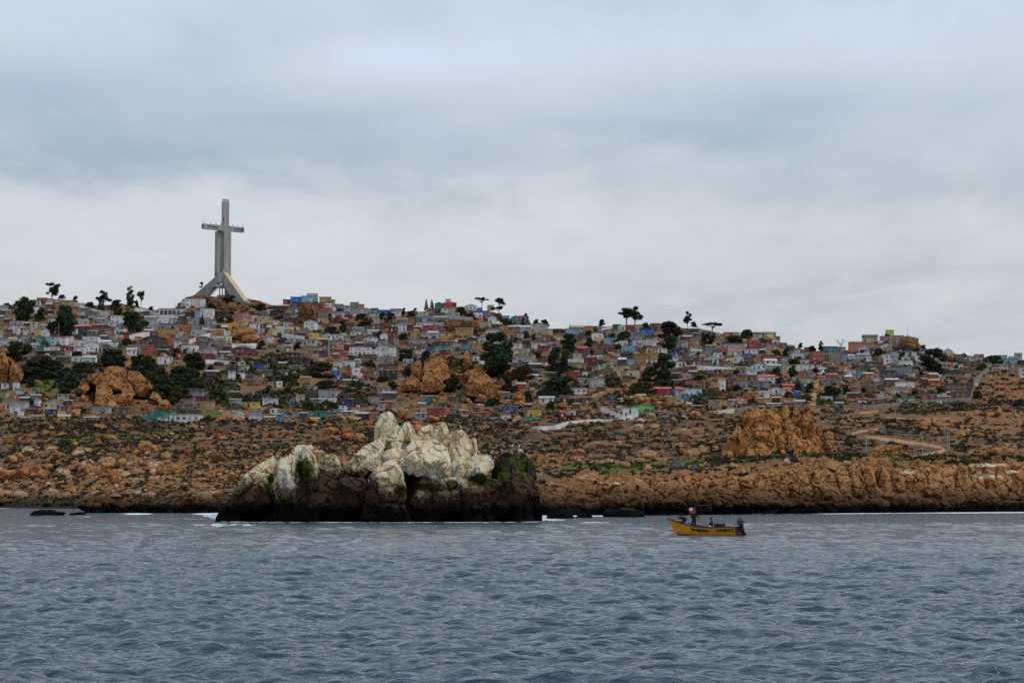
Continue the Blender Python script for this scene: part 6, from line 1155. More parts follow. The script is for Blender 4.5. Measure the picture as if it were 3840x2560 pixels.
# ------------------------------------------------------------------ walls, roads
def wall_strip(name, pts, hpx, mat, label, cat='wall', thick=.3, steps=3, posts=0):
    """pts: pixels of the wall's foot; hpx: height in pixels; stepped along the slope"""
    u = np.array([q[0] for q in pts]); v = np.array([q[1] for q in pts]); L = np.r_[0, np.cumsum(np.hypot(np.diff(u), np.diff(v)))]
    n = max(2, int(L[-1]/9)+1); tt = np.linspace(0, L[-1], n); uu = np.interp(tt, L, u); vv = np.interp(tt, L, v); dd = depth(uu, vv); p3 = P(uu, vv, dd); m = MB()
    hh = np.interp(tt, L, np.full(len(pts), hpx) if not hasattr(hpx, '__len__') else np.array(hpx, float))
    for i in range(n-1):
        p0, p1 = Vector(p3[i]), Vector(p3[i+1]); dr_ = (p1-p0); dr_.z = 0; dr_.normalize(); nr = Vector((dr_.y, -dr_.x, 0))*thick/2
        h_ = hh[i]*dd[i]/FPX; zt = max(p0.z, p1.z)+h_ if steps else None; jig = random.uniform(-.06, .06)
        m.prism([p0-nr-Vector((0, 0, 1.6)), p1-nr-Vector((0, 0, 1.6)), Vector((p1.x, p1.y, (zt if steps else p1.z+hh[i+1]*dd[i+1]/FPX)+jig*0))-nr, Vector((p0.x, p0.y, (zt if steps else p0.z+h_)))-nr], nr*2)
        if posts: m.box(p0.x-.14, p0.x+.14, p0.y-.3, p0.y+.2, p0.z-1.5, p0.z+h_+.12)
    return m.build(name, (mat,), None, label=label, cat=cat)
mw = paint('limewashed_wall', (.74, .725, .69), .9, .2, .25); mg = paint('block_wall_grey', (.25, .235, .22), .9, .25, .4); mo = paint('terrace_orange', (.60, .27, .035), .8, .12); mcw = paint('cream_wall', (.60, .56, .42), .9, .12)
S = 2.614
for nm, ti, pts, h_, mt, lb in (
    ('boundary_wall', 0, [(585, 262), (600, 250), (730, 285), (780, 315), (900, 345), (1050, 388)], 38, mw, 'stepped white wall running down the western crest'),
    ('boundary_wall', 0, [(1320, 325), (1440, 350), (1560, 388)], 32, mw, 'white wall climbing toward the arcaded hall'),
    ('boundary_wall', 0, [(1270, 612), (1330, 590), (1400, 575), (1475, 570)], 34, mw, 'stepped white wall above the charcoal gabled shack'),
    ('terrace_wall', 1, [(440, 500), (500, 500), (620, 490), (640, 478), (760, 458)], 44, mo, 'bright orange terrace wall below the pink houses'),
    ('retaining_wall', 1, [(938, 505), (1060, 512), (1205, 520)], 32, mw, 'white retaining wall under the cream houses'),
    ('retaining_wall', 1, [(1000, 565), (1150, 592), (1310, 612)], 34, mw, 'long white retaining wall below the yellow houses'),
    ('boundary_wall', 1, [(295, 838), (430, 835), (565, 855)], 30, mw, 'white wall beside the dark conifer above the scrub'),
    ('boundary_wall', 1, [(600, 700), (625, 690), (840, 682)], 36, mw, 'stepped white wall behind the red hipped house'),
    ('boundary_wall', 1, [(1050, 695), (1185, 690), (1190, 720)], 32, mw, 'white wall around the cream cabin'),
    ('boundary_wall', 1, [(180, 650), (300, 605), (390, 580)], 30, mw, 'stepped white wall left of the long white house'),
    ('retaining_wall', 2, [(885, 412), (1000, 405), (1100, 410), (1218, 420)], 32, paint('pale_fence', (.42, .44, .45), .8, .2), 'pale grey fence wall above the brown rock face'),
    ('boundary_wall', 3, [(878, 540), (960, 512), (1060, 505), (1112, 520)], 34, mw, 'stepped white wall under the spreading eucalyptus'),
    ('retaining_wall', 3, [(550, 832), (700, 842)], 32, mw, 'white retaining wall beneath the cream cabin row'),
    ('boundary_wall', 3, [(965, 890), (1000, 935), (1058, 962)], 34, mcw, 'cream garden wall sloping beside the footpath'),
    ('boundary_wall', 4, [(82, 635), (250, 645), (475, 655)], 38, mw, 'long white retaining wall over a brown rock bank'),
    ('boundary_wall', 4, [(515, 635), (680, 650)], 26, mw, 'short white wall beside the tan shed'),
    ('boundary_wall', 3, [(805, 1215), (830, 1255), (875, 1290)], 36, mg, 'grey block wall climbing above the white gate'),
    ('boundary_wall', 3, [(872, 1310), (960, 1350), (1082, 1392)], 40, mw, 'white wall stepping down to the white gate'),
    ('boundary_wall', 3, [(160, 1492), (260, 1500), (430, 1492), (560, 1460), (720, 1440), (880, 1425), (1040, 1425), (1160, 1400), (1236, 1372)], [30, 42, 42, 50, 44, 36, 40, 48, 56], mw, 'long curving white wall with red graffiti above the scrub'),
    ('boundary_wall', 3, [(1238, 1355), (1450, 1358), (1680, 1352)], 36, mg, 'grey block wall behind the parked cars'),
    ('boundary_wall', 4, [(-10, 1098), (140, 1095), (280, 1088)], 34, mg, 'grey block wall left of the cream wall'),
    ('boundary_wall', 4, [(276, 1090), (400, 1080), (503, 1066)], 42, mcw, 'cream wall section below the ochre house'),
    ('boundary_wall', 4, [(545, 1060), (640, 1035), (900, 1020), (1240, 1020)], 36, mg, 'grey block wall hidden behind the tall crag'),
    ('boundary_wall', 4, [(1308, 1030), (1480, 1030), (1680, 1032)], 40, mg, 'grey block wall right of the steep dirt street'),
    ('boundary_wall', 5, [(0, 1032), (200, 1025), (430, 1006), (720, 982), (900, 968), (1152, 955)], 42, mg, 'long grey panel wall along the edge of the town'),
    ('boundary_wall', 5, [(1152, 955), (1165, 900), (1178, 800), (1200, 760), (1260, 710), (1330, 660)], 30, mg, 'grey wall climbing the bare orange slope')):
    k = TT[ti](pts); hp = (np.array(h_)/S) if hasattr(h_, '__len__') else h_/S
    wall_strip(nm, k, hp, mt, lb, posts=(mt is mg), steps=1)
# gate pillars of the white wall, and the graffiti on it
for k, (x0, x1, y0, y1) in enumerate(((1085, 1150, 1288, 1368), (1170, 1237, 1284, 1366))):
    (a, b_), (c_, d_) = T4([(x0, y0), (x1, y1)]); q = P((a+c_)/2, d_, float(depth((a+c_)/2, d_))); s = q[1]/FPX
    m = MB(); w2, hh = (c_-a)*s/2, (d_-b_)*s; m.box(-w2, w2, -.5, .5, -1.5, hh); m.box(-w2-.1, w2+.1, -.6, .6, hh, hh+.25); m.box(-.35, .35, -.56, -.49, .3, 2.2, 1)
    m.build('gate_pillar', (mw, wallmat('dg')), None, loc=tuple(q), label=('left' if k == 0 else 'right')+' white gate pillar of the curving wall', cat='gate pillar')
mgr = paint('red_paint', (.50, .04, .04), .8, .1)
for (x, y, txt, sz) in ((190, 1494, 'NN', 2.6), (432, 1480, 'x', 2.2)):
    (a, b_), = T4([(x, y)]); dq = float(depth(a, b_)); q = P(a, b_, dq)
    fc = bpy.data.curves.new('graffiti', 'FONT'); fc.body = txt; fc.size = sz; fc.extrude = .02; o = bpy.data.objects.new('tmp', fc); C.objects.link(o)
    dg_ = bpy.context.evaluated_depsgraph_get(); dg_.update(); me = bpy.data.meshes.new_from_object(o.evaluated_get(dg_)); bpy.data.objects.remove(o); me.materials.clear(); me.materials.append(mgr)
    par = [o_ for o_ in C.objects if o_.get('label', '').startswith('long curving white wall')][0]
    o = link('graffiti', me, par); o.location = (q[0], q[1]-.32, q[2]+.2); o.rotation_euler = (R(90), 0, R(-6))
m_dirt = leafmat('dirt_road', (.26, .138, .060), (.37, .215, .100), .22); m_pave = paint('concrete_street', (.40, .38, .36), .9, .15)
def road(name, ti, L, mat, label, lift=.22):
    """L: (x, y, half-height px or half-width px vector) centre line with across vector"""
    V, F = [], []; n = 0
    P_ = np.array([TT[ti]([(q[0], q[1])])[0] for q in L]); A_ = np.array([(q[2]/S*.85, q[3]/S*.78) for q in L]); tt = np.linspace(0, len(L)-1, len(L)*8); ix = np.arange(len(L))
    cu, cv = np.interp(tt, ix, P_[:, 0]), np.interp(tt, ix, P_[:, 1]); au, av = np.interp(tt, ix, A_[:, 0]), np.interp(tt, ix, A_[:, 1])
    sm_ = lambda q: np.convolve(np.pad(q, 6, 'edge'), np.ones(13)/13, 'valid'); cu, cv, au, av = map(sm_, (cu, cv, au, av)); jt = np.random.default_rng(len(L)); au = au*(1+.12*jt.normal(size=len(au))); av = av*(1+.12*jt.normal(size=len(av)))
    rows = []
    for j in np.linspace(-1, 1, 7):
        g_ = ground(cu+au*j, cv+av*j); rows.append(g_)
    Gm = np.stack(rows, 1)
    Gm[..., 2] += lift; Gm[:, 0, 2] -= lift+.25; Gm[:, -1, 2] -= lift+.25
    me = mesh(name, Gm.reshape(-1, 3), gridfaces(Gm.shape[0], 7), (mat,), True)
    return link(name, me, kind='structure', label=label)
road('dirt_road', 5, [(90, 1303, 0, 9), (240, 1318, 0, 17), (380, 1335, 0, 22), (520, 1352, 0, 20), (680, 1378, 0, 17), (800, 1395, 0, 20), (880, 1410, 20, 22), (900, 1432, 26, 16), (840, 1452, 10, 16), (730, 1475, 0, 13), (610, 1500, 0, 12), (560, 1515, 0, 10)], m_dirt, 'pale dirt road winding across the flat')
road('dirt_track', 5, [(-30, 1275, 0, 14), (60, 1255, 0, 15), (160, 1235, 0, 12), (260, 1222, 0, 8)], m_dirt, 'short dirt track above the winding road')
road('dirt_track', 5, [(40, 1070, 0, 12), (160, 1060, 0, 12), (260, 1045, 0, 9)], m_dirt, 'dirt track below the grey panel wall')
road('dirt_track', 5, [(300, 1106, 0, 3), (380, 1112, 0, 6), (440, 1114, 0, 6), (520, 1126, 0, 3), (620, 1130, 0, 2), (760, 1120, 0, 5), (860, 1126, 0, 5), (980, 1118, 0, 2)], m_dirt, 'faint dirt track across the middle of the flat')
road('dirt_street', 4, [(1265, 1015, 44, 0), (1275, 930, 44, 0), (1300, 830, 38, 0), (1325, 760, 26, 0), (1345, 705, 22, 0)], m_dirt, 'steep dirt street between the eastern houses', .35)
road('concrete_street', 4, [(1345, 706, 24, 0), (1380, 650, 34, 0), (1410, 600, 40, 0), (1430, 575, 40, 0)], m_pave, 'short concrete street at the top of the dirt street', .35)
road('footpath', 3, [(700, 1250, 34, 0), (740, 1205, 22, 0), (830, 1145, 10, 8), (930, 1105, 0, 9)], m_dirt, 'sandy footpath climbing above the white wall', .3)
road('footpath', 4, [(510, 1060, 20, 0), (530, 1000, 18, 0), (590, 930, 14, 6), (650, 880, 8, 6)], m_dirt, 'sandy footpath climbing beside the ochre house', .3)
road('dirt_track', 2, [(150, 1370, 40, 0), (155, 1320, 40, 0), (160, 1280, 26, 0)], m_dirt, 'patch of bare dirt track behind the islet', .3)

# ------------------------------------------------------------------ poles, lamps, cars
_m = MB(); _m.tube([(0, 0, -.12), (0, 0, 1)], [.016, .009], 8); U_POLE = _m.mesh('shaft', (m_conc,))
_m = MB(); _m.box(-.08, .08, -.006, .006, .94, .955); U_ARM = _m.mesh('crossarm', (m_post,))
_m = MB(); _m.tube([(0, 0, .98), (.03, -.04, 1.01), (.05, -.13, 1.02)], .006, 5); _m.box(.035, .065, -.19, -.12, 1.01, 1.03); U_LAMP = _m.mesh('lamp_head', (m_steel,))
POLES = {5: [(130, 1290, 1512), (678, 1262, 1500), (925, 1245, 1518), (942, 1203, 1452), (895, 1128, 1302), (1075, 1058, 1247), (410, 1013, 1147), (1220, 998, 1168), (68, 555, 652), (542, 535, 702), (840, 403, 468), (677, 368, 418), (532, 222, 310), (285, 273, 322), (1165, 465, 520), (1378, 470, 520), (1320, 540, 640), (720, 945, 1000), (215, 1008, 1060)],
         4: [(1330, 790, 905), (1352, 520, 610), (8, 420, 530), (270, 1020, 1100), (1290, 540, 640), (805, 260, 300), (1105, 375, 425), (340, 600, 690), (1410, 480, 580), (1370, 590, 690), (212, 740, 850)], 2: [(1640, 640, 755), (425, 680, 775), (668, 612, 702), (500, 740, 840), (150, 560, 650), (790, 1120, 1280), (1300, 420, 500)],
         3: [(190, 580, 745), (840, 820, 935), (1280, 1225, 1362), (562, 445, 490), (1640, 560, 640), (240, 480, 560), (940, 780, 850), (975, 880, 950), (430, 1370, 1412)], 1: [(900, 390, 562), (1550, 630, 805), (1440, 680, 852), (947, 825, 925), (40, 228, 292), (138, 158, 282), (155, 840, 940), (550, 270, 375), (1580, 400, 480)], 0: [(575, 445, 572), (298, 615, 775), (22, 555, 665), (130, 905, 960), (1500, 300, 380)]}
for ti, L in POLES.items():
    for k, (x, y0, y1) in enumerate(L):
        (a, b_), (_, d_) = TT[ti]([(x, y0), (x, y1)]); q = P(a, d_, float(depth(a, d_))); h_ = (d_-b_)*q[1]/FPX
        e = empty('utility_pole', tuple(q)); e['category'] = 'pole'; sh = link('shaft', U_POLE, e); th = max(1.0, .16/(.012*h_)); sh.scale = (h_*th*.75, h_*th*.75, h_)
        if h_ > 9 or y0 > 900: ar_ = link('crossarm', U_ARM, e); ar_.scale = (h_*.9,)*3; ar_.location = (0, -.1, .06*h_)
        else: lm = link('lamp_head', U_LAMP, e); lm.scale = (h_, h_, h_)
        things_to_label.append((e, 'slender %s' % ('concrete utility pole' if (h_ > 9 or y0 > 900) else 'street lamp pole'), a, (b_+d_)/2, 'poles of the town and the flat'))
def car(u, v, wpx, col, label, van=False):
    q = P(u, v, float(depth(u, v))); s = q[1]/FPX; L_ = wpx*s; e = empty('parked_car', tuple(q), random.uniform(-.15, .15), label, 'car', 'cars parked by the grey wall'); k = L_/4.2; m = MB()
    prof = [(-2.1, .35), (2.1, .35), (2.1, .85), (1.5, .95), (1.0, 1.42 if not van else 1.75), (-.9 if not van else -1.95, 1.45 if not van else 1.8), (-1.5 if not van else -2.05, .95), (-2.1, .85)]
    m.prism([(x*k, -.8*k, z*k) for x, z in prof], (0, 1.6*k, 0)); m.build('body', (wallmat(col),), e)
    for (x0, x1) in ((-.8, .05), (.12, .95)): m = MB(); m.box(x0*k, x1*k, -.82*k, -.79*k, .95*k, 1.33*k); m.build('side_window', (m_glass,), e)
    for x in (-1.3, 1.3):
        for y in (-.8, .65): m = MB(); m.tube([(x*k, y*k, .33*k), (x*k, (y+.18)*k, .33*k)], .33*k, 10); m.build('wheel', (paint('tyre', (.02, .02, .02), .9, .1),), e)
    for y in (-.6, .4): m = MB(); m.box(2.08*k, 2.13*k, y*k, (y+.25)*k, .62*k, .76*k); m.build('headlight', (m_frame,), e)
for x0, x1, yb, col, lb, vn in ((1325, 1378, 1368, 'w', 'white car parked leftmost in front of the grey wall', 0), (1385, 1428, 1370, 'dr', 'dark red car between the white and blue cars', 0), (1432, 1482, 1372, 'b', 'blue car third along the grey wall', 0), (1475, 1532, 1370, 'w', 'white car rightmost in the row by the grey wall', 0), (1258, 1322, 1362, 'dg', 'dark van beside the white gate', 1)):
    (a, b_), (c_, _) = T4([(x0, yb), (x1, yb)]); car((a+c_)/2, b_, c_-a, col, lb, vn)
(a, b_), = T5([(1345, 695)]); car(a, b_, 22, 'w', 'white van standing at the top of the dirt street', True)
(a, b_), = T5([(1400, 590)]); car(a, b_, 18, 'dr', 'red car on the concrete street above the white van')
(a, b_), = T6([(355, 618)]); car(a, b_, 14, 'w', 'small white truck on the eastern terrace road', True)
# ------------------------------------------------------------------ fishing boat
BD = 163.0; YAW = R(180-37)       # bow points left and away
m_yel = paint('boat_yellow', (.86, .34, .008), .45, .10, .6); m_mar = paint('boat_maroon', (.085, .010, .010), .5, .15); m_blu = paint('boat_blue', (.008, .06, .40), .5, .15); m_rim = paint('boat_rim', (.012, .016, .03), .5, .1)
m_let = paint('boat_letters', (.03, .008, .01), .6, .05)
sb = P(2772, 2004, BD-1.9); stern = Vector((sb[0], BD-1.9, .0))
boat = empty('fishing_boat', tuple(stern), YAW, 'small yellow and blue open fishing boat with outboard motor', 'boat')
LB = 6.3
def hb(t): return .80*(1-.10*(1-t)**2)*(1-max(0, (t-.42)/.58)**2.3) if t < 1 else 0.0      # half breadth at the gunwale
def sh(t): return .62+.10*(1-t)**2+.74*max(0, (t-.35)/.65)**2.1                             # sheer height
NS_, NP = 30, 10
def section(t, k, inset=0.0):
    """k 0 keel .. 1 gunwale"""
    b = max(.015, hb(t)-inset); h = sh(t); kz = -.22+.30*max(0, (t-.72)/.28)**2
    rake = LB*t+ (.55*k**1.3)*max(0, (t-.55)/.45)**2-.25*max(0, (t-.8)/.2)*(1-k)
    y = b*(.0+1.0*min(1, k/.34)**.75*(.78+.22*max(0, (k-.34)/.66)) if k > 0 else 0)
    z = kz+(h-kz)*(k**1.15 if k > .3 else k*.86)
    return rake, y, z
V, F, mi = [], [], []
for i in range(NS_+1):
    t_ = i/NS_
    for sgn in (1, -1):
        for j in range(NP+1):
            x, y, z = section(t_, j/NP); V.append((x, sgn*y, z))
W2 = 2*(NP+1)
for i in range(NS_):
    for s_ in (0, 1):
        for j in range(NP):
            a = i*W2+s_*(NP+1)+j; q = (a, a+1, a+W2+1, a+W2); F.append(q if s_ else q[::-1]); zc_ = sum(V[k][2] for k in q)/4; mi.append(1 if zc_ < .02+.10*max(0, i/NS_-.5) else 0)
hull = link('hull', mesh('hull', V, F, (m_yel, m_mar), True, mi), boat)
m = MB(); m.add([(0, y, z) for (x, y, z) in [section(0, j/NP) for j in range(NP+1)]]+[(0, -y, z) for (x, y, z) in [section(0, j/NP) for j in range(NP, -1, -1)]], [tuple(range(2*NP+2))]); m.v = [(x-.004, y, z) for x, y, z in m.v]; m.build('transom', (m_mar,), boat)
V, F = [], []
for i in range(NS_+1):
    t_ = i/NS_
    for sgn in (1, -1):
        for k in (1.0, .55): x, y, z = section(t_, k, .05+.08*(k < 1)+.10*max(0, t_-.8)); V.append((min(x, LB*.93), sgn*max(y-.02, 0.0)*(1 if k == 1 else .86), z-.015 if k == 1 else max(.14, z*.62)))
for i in range(NS_):
    a = i*4; F += [(a, a+4, a+5, a+1), (a+2, a+3, a+7, a+6), (a+1, a+5, a+7, a+3)]
link('inner_lining', mesh('inner_lining', V, F, (m_blu,), False), boat)
for sgn in (1, -1):
    m = MB(); m.tube([(section(i/NS_, 1)[0], sgn*section(i/NS_, 1)[1], section(i/NS_, 1)[2]+.01) for i in range(NS_+1)], .045, 6); m.build('gunwale', (m_rim,), boat)
m = MB(); m.box(LB*.86, LB*.985, -.05, .05, sh(.93)-.02, sh(.93)+.04); 
fd = [(section(i/30, 1)[0]-.03, section(i/30, 1)[1]*.94, section(i/30, 1)[2]-.03) for i in range(22, 31)]
m = MB(); m.add(fd+[(x, -y, z) for x, y, z in fd], [(k, k+1, k+10, k+9) for k in range(8)]); m.build('foredeck', (m_blu,), boat)
for t_ in (.16, .36, .56):
    m = MB(); b = hb(t_)-.05; m.box(LB*t_-.16, LB*t_+.16, -b, b, .40, .45); m.build('thwart', (m_blu,), boat)
m = MB(); m.box(LB*.40, LB*.55, -.45, .45, .2, .74); m.build('engine_box', (m_blu,), boat)
for t_ in (.12, .28, .48, .64): 
    m = MB(); m.box(LB*t_-.03, LB*t_+.03, hb(t_)-.20, hb(t_)-.14, .30, sh(t_)-.03); m.box(LB*t_-.03, LB*t_+.03, -hb(t_)+.14, -hb(t_)+.20, .30, sh(t_)-.03); m.build('frame_rib', (m_blu,), boat)
def letters(txt, x, t_, size, mat):
    fc = bpy.data.curves.new('lettering', 'FONT'); fc.body = txt; fc.size = size; fc.extrude = .006; fc.offset = .012; o = bpy.data.objects.new('tmp', fc); C.objects.link(o)
    dg_ = bpy.context.evaluated_depsgraph_get(); dg_.update(); me = bpy.data.meshes.new_from_object(o.evaluated_get(dg_)); bpy.data.objects.remove(o); me.materials.clear(); me.materials.append(mat)
    o = link('lettering', me, hull); n = len(me.vertices); co = np.empty(n*3, np.float32); me.vertices.foreach_get('co', co); co = co.reshape(-1, 3)
    # wrap on the port side: text runs from the bow end to the stern
    X = x-co[:, 0]; out = np.empty_like(co)
    for i in range(n):
        tt = min(.98, max(0, X[i]/LB)); h = sh(tt)-.09-size+co[i, 1]; b = hb(tt); out[i] = (X[i], b*.985+.02+co[i, 2]+.02*(h-.3), h)
    me.vertices.foreach_set('co', out.ravel()); me.update(); return o
letters('TIBE GERARDO', LB*.66, .5, .25, m_let); letters('COQUIMBO I.T.', LB*.27, .2, .23, m_let); letters('126', LB*.88, .85, .22, m_let)
# things aboard (each stands in the boat, none is part of it)
B2W = Matrix.Translation(stern) @ Matrix.Rotation(YAW, 4, 'Z')
def aboard(mb, name, mats, at, label, cat, rz=0, smooth=False):
    e = mb.build(name, mats, None, smooth, label=label, cat=cat); e.matrix_world = B2W @ Matrix.Translation(at) @ Matrix.Rotation(rz, 4, 'Z'); return e
mblk = paint('black_rubber', (.010, .010, .011), .6, .1); mgry = paint('cowl_grey', (.05, .055, .065), .35, .1); mal = paint('aluminium', (.45, .46, .47), .4, .1)
om = empty('outboard_motor', tuple(B2W @ Vector((-.12, 0, .55))), YAW, 'black outboard motor clamped to the boat transom', 'motor')
m = MB(); m.ball((0, 0, .62), .30, 14, 9, sq=(1.0, .72, 1.15)); m.ball((-.05, 0, .42), .27, 12, 8, sq=(1.0, .75, .8)); c = m.build('cowl', (mgry,), om, True); m = MB(); m.box(-.29, -.05, -.225, .225, .66, .70); m.build('stripe', (paint('motor_stripe', (.45, .02, .03), .5, .05),), c)
m = MB(); m.beam((-.02, 0, .35), (-.30, 0, -.45), .10, .14); m.build('shaft_housing', (mblk,), om); m = MB(); m.beam((-.30, 0, -.38), (-.52, 0, -.62), .03, .16); m.build('skeg', (mblk,), om)
m = MB(); m.box(.0, .22, -.20, .20, -.08, .18); m.build('clamp_bracket', (mblk,), om); m = MB(); m.tube([(.15, 0, .35), (.62, .06, .42)], .03, 6); m.build('tiller', (mblk,), om)
m = MB(); m.tube([(-.44, -.02, -.52), (-.56, -.02, -.50)], .06, 6)
for k in range(3): a = k*2.09; m.beam((-.53, 0, -.5), (-.53, .15*math.cos(a), -.5+.15*math.sin(a)), .05, .012)
m.build('propeller', (mal,), om)
cr2 = empty('wire_crate', tuple(B2W @ Vector((LB*.285, .05, .45))), YAW, 'dark crate with tubular rail amidships in the boat', 'crate')
m = MB(); m.box(-.36, .36, -.3, .3, 0, .52); m.build('box', (mblk,), cr2)
m = MB()
for x in (-.36, .36):
    for y in (-.28, .28): m.tube([(x, y, .5), (x*1.05, y, .78)], .018, 5)
m.tube([(-.42, -.28, .78), (.4, -.28, .78), (.4, .28, .78), (-.42, .28, .78)], .02, 5); m.build('rail', (paint('rail_blue', (.10, .14, .28), .5, .1),), cr2)
m = MB()
for k in range(24):
    a0 = 2*math.pi*k/24; a1 = 2*math.pi*(k+1)/24; m.tube([(.34*math.cos(a0), .34*math.sin(a0), 0), (.34*math.cos(a1), .34*math.sin(a1), 0)], .085, 6)
aboard(m, 'life_ring', (paint('orange_foam', (.70, .24, .05), .7, .15),), (LB*.885, .0, sh(.86)+.12), 'orange life ring lying on the boat bow', 'life ring')
m = MB(); m.ball((0, 0, .14), .28, 10, 7, sq=(1.2, .9, .8)); m.ball((.14, .05, .26), .16, 8, 6); m.tube([(.42, 0, .1), (.44, 0, .42)], .03, 6); aboard(m, 'gear_bag', (mblk,), (LB*.845, 0, sh(.83)+.14), 'black gear bag heaped behind the life ring', 'bag', smooth=True)
m = MB(); m.box(-.12, .12, -.09, .09, 0, .34); m.tube([(-.05, 0, .34), (-.05, 0, .40)], .04, 6); aboard(m, 'fuel_can', (paint('can_tan', (.45, .22, .06), .5, .1),), (LB*.345, .32, .40), 'tan fuel can beside the dark crate', 'can')
m = MB(); m.ball((0, 0, .1), .16, 9, 6, sq=(1.3, 1, .7)); aboard(m, 'tarp_bundle', (paint('tarp_cyan', (.10, .45, .62), .6, .1),), (LB*.40, .40, .62), 'pale blue tarp bundle behind the rower', 'tarp', smooth=True)
# flag
fl = empty('flag', tuple(B2W @ Vector((LB*.70, -.25, .15))), 0, 'small white, blue and red flag on a thin staff in the boat', 'flag')
m = MB(); m.tube([(0, 0, 0), (.10, 0, 2.22)], .016, 6); m.build('staff', (paint('staff_red', (.35, .04, .03), .6, .1),), fl)
def cloth(x0, x1, z0, z1, nm, mat, par):
    V, F = [], []; nx, nz = 9, 5
    for i in range(nx):
        for k in range(nz):
            x = x0+(x1-x0)*i/(nx-1); z = z0+(z1-z0)*k/(nz-1); V.append((-x+.06+.0*z, .05*math.sin(x*14)*x*2, z-.10*x))
    for i in range(nx-1):
        for k in range(nz-1): a = i*nz+k; F.append((a, a+nz, a+nz+1, a+1))
    n_ = len(V); V += [(x, y+.006, z) for x, y, z in V]; F += [tuple(n_+i for i in f[::-1]) for f in F]
    return link(nm, mesh(nm, V, F, (mat,), True), par)
fw = cloth(.17, .46, 1.90, 2.12, 'white_field', paint('flag_white', (.72, .70, .66), .8, .05), fl); cloth(0, .168, 1.90, 2.12, 'blue_canton', paint('flag_blue', (.02, .05, .30), .8, .05), fl); cloth(0, .46, 1.66, 1.898, 'red_field', paint('flag_red', (.62, .02, .03), .8, .05), fl)
# oars
def oar(p0, p1, label):
    p0, p1 = Vector(p0), Vector(p1); d = (p1-p0).normalized(); e = empty('oar', tuple(p0), 0, label, 'oar'); m = MB(); q = p1-p0; m.tube([(0, 0, 0), q*.72], [.028, .03], 7); m.build('loom', (paint('oar_wood', (.40, .17, .06), .6, .2),), e)
    m = MB(); m.beam(q*.70, q, .018, .085); m.build('blade', (paint('oar_blade', (.42, .15, .05), .6, .2),), e)
h1 = B2W @ Vector((LB*.66, .18, 1.30)); 
oar(P(2598, 1944, BD+2.2), P(2514, 2009, BD-.6), 'near oar dipping into the water beside the boat bow'); oar(P(2613, 1941, BD+2.4), P(2650, 1972, BD+5.0), 'far oar reaching over the boat blue side')

# ------------------------------------------------------------------ people
m_skin = paint('skin', (.36, .19, .13), .6, .05); m_cloth = paint('dark_oilskin', (.008, .008, .010), .75, .15); m_hat = paint('knit_cap', (.14, .035, .03), .9, .1); m_jac = paint('olive_jacket', (.022, .020, .014), .85, .15); m_hair = paint('brown_hair', (.09, .045, .03), .9, .1)
def body(name, pts, edges, root, label, skinf, mats, parent_at):
    me = bpy.data.meshes.new(name); me.from_pydata([p[:3] for p in pts], edges, []); o = bpy.data.objects.new(name, me); C.objects.link(o)
    o.modifiers.new('skin', 'SKIN'); sv = me.skin_vertices[0].data
    for i, p in enumerate(pts): sv[i].radius = (p[3], p[4] if len(p) > 4 else p[3])
    sv[root].use_root = True; o.modifiers.new('sub', 'SUBSURF').levels = 2; o.modifiers['sub'].render_levels = 2
    dg_ = bpy.context.evaluated_depsgraph_get(); dg_.update(); nm = bpy.data.meshes.new_from_object(o.evaluated_get(dg_)); bpy.data.objects.remove(o)
    nm.materials.clear()
    for m_ in mats: nm.materials.append(m_)
    for f in nm.polygons: f.material_index = skinf(f.center); f.use_smooth = True
    ob = link(name, nm, None, label=label, cat='person'); ob.matrix_world = parent_at; return ob
FLZ = .26
HL, HR = (.28, .42, 1.02), (.36, -.40, 1.06)
pts = [(0, 0, .92, .15, .12), (0, 0, 1.12, .15, .11), (0, 0, 1.34, .18, .12), (0, 0, 1.47, .07), (.02, 0, 1.55, .062), (.04, 0, 1.66, .095, .08), (.03, 0, 1.76, .075),
       (.02, .20, 1.38, .075), (.10, .34, 1.16, .058), HL[:3]+(.042,), (.02, -.20, 1.38, .075), (.14, -.33, 1.16, .058), HR[:3]+(.042,),
       (0, .11, .86, .10), (.06, .13, .46, .075), (.0, .14, .09, .055), (.14, .15, .04, .05), (0, -.11, .86, .10), (-.02, -.13, .46, .075), (-.10, -.14, .09, .055), (.04, -.15, .04, .05)]
ed = [(0, 1), (1, 2), (2, 3), (3, 4), (4, 5), (5, 6), (2, 7), (7, 8), (8, 9), (2, 10), (10, 11), (11, 12), (0, 13), (13, 14), (14, 15), (15, 16), (0, 17), (17, 18), (18, 19), (19, 20)]
for h, sg in ((9, 1), (12, -1)):        # palm and five curled fingers round the loom
    b = pts[h]
    for k in range(5):
        i = len(pts); a = (b[0]+.055+.004*(2-abs(k-2)), b[1]-.036+.018*k, b[2]+.0-.012*(k == 4)); pts += [(*a, .013), (a[0]+.03, a[1]+.004*(k-2), a[2]-.035, .011)]; ed += [(h, i), (i, i+1)]
RW = B2W @ Matrix.Translation((LB*.69, 0, FLZ+.06)) @ Matrix.Rotation(R(150), 4, 'Z') @ Matrix.Rotation(R(9), 4, 'Y')
rower = body('person', pts, ed, 0, 'standing rower in dark clothes and cap holding two oars', lambda c: 1 if (1.50 < c.z < 1.70 or (c.z < 1.10 and c.z > .96 and abs(c.y) > .33 and c.x > .2)) else 0, (m_cloth, m_skin), RW)
m = MB(); m.ball((.035, 0, 1.735), .112, 12, 7, sq=(1, .88, .72)); m.box(.10, .19, -.07, .07, 1.70, 1.715); m.build('cap', (m_hat,), rower, True)
m = MB()
m.ball((.135, .035, 1.655), .012, 6, 4); m.ball((.135, -.035, 1.655), .012, 6, 4); m.build('eyes', (m_dark,), rower, True)
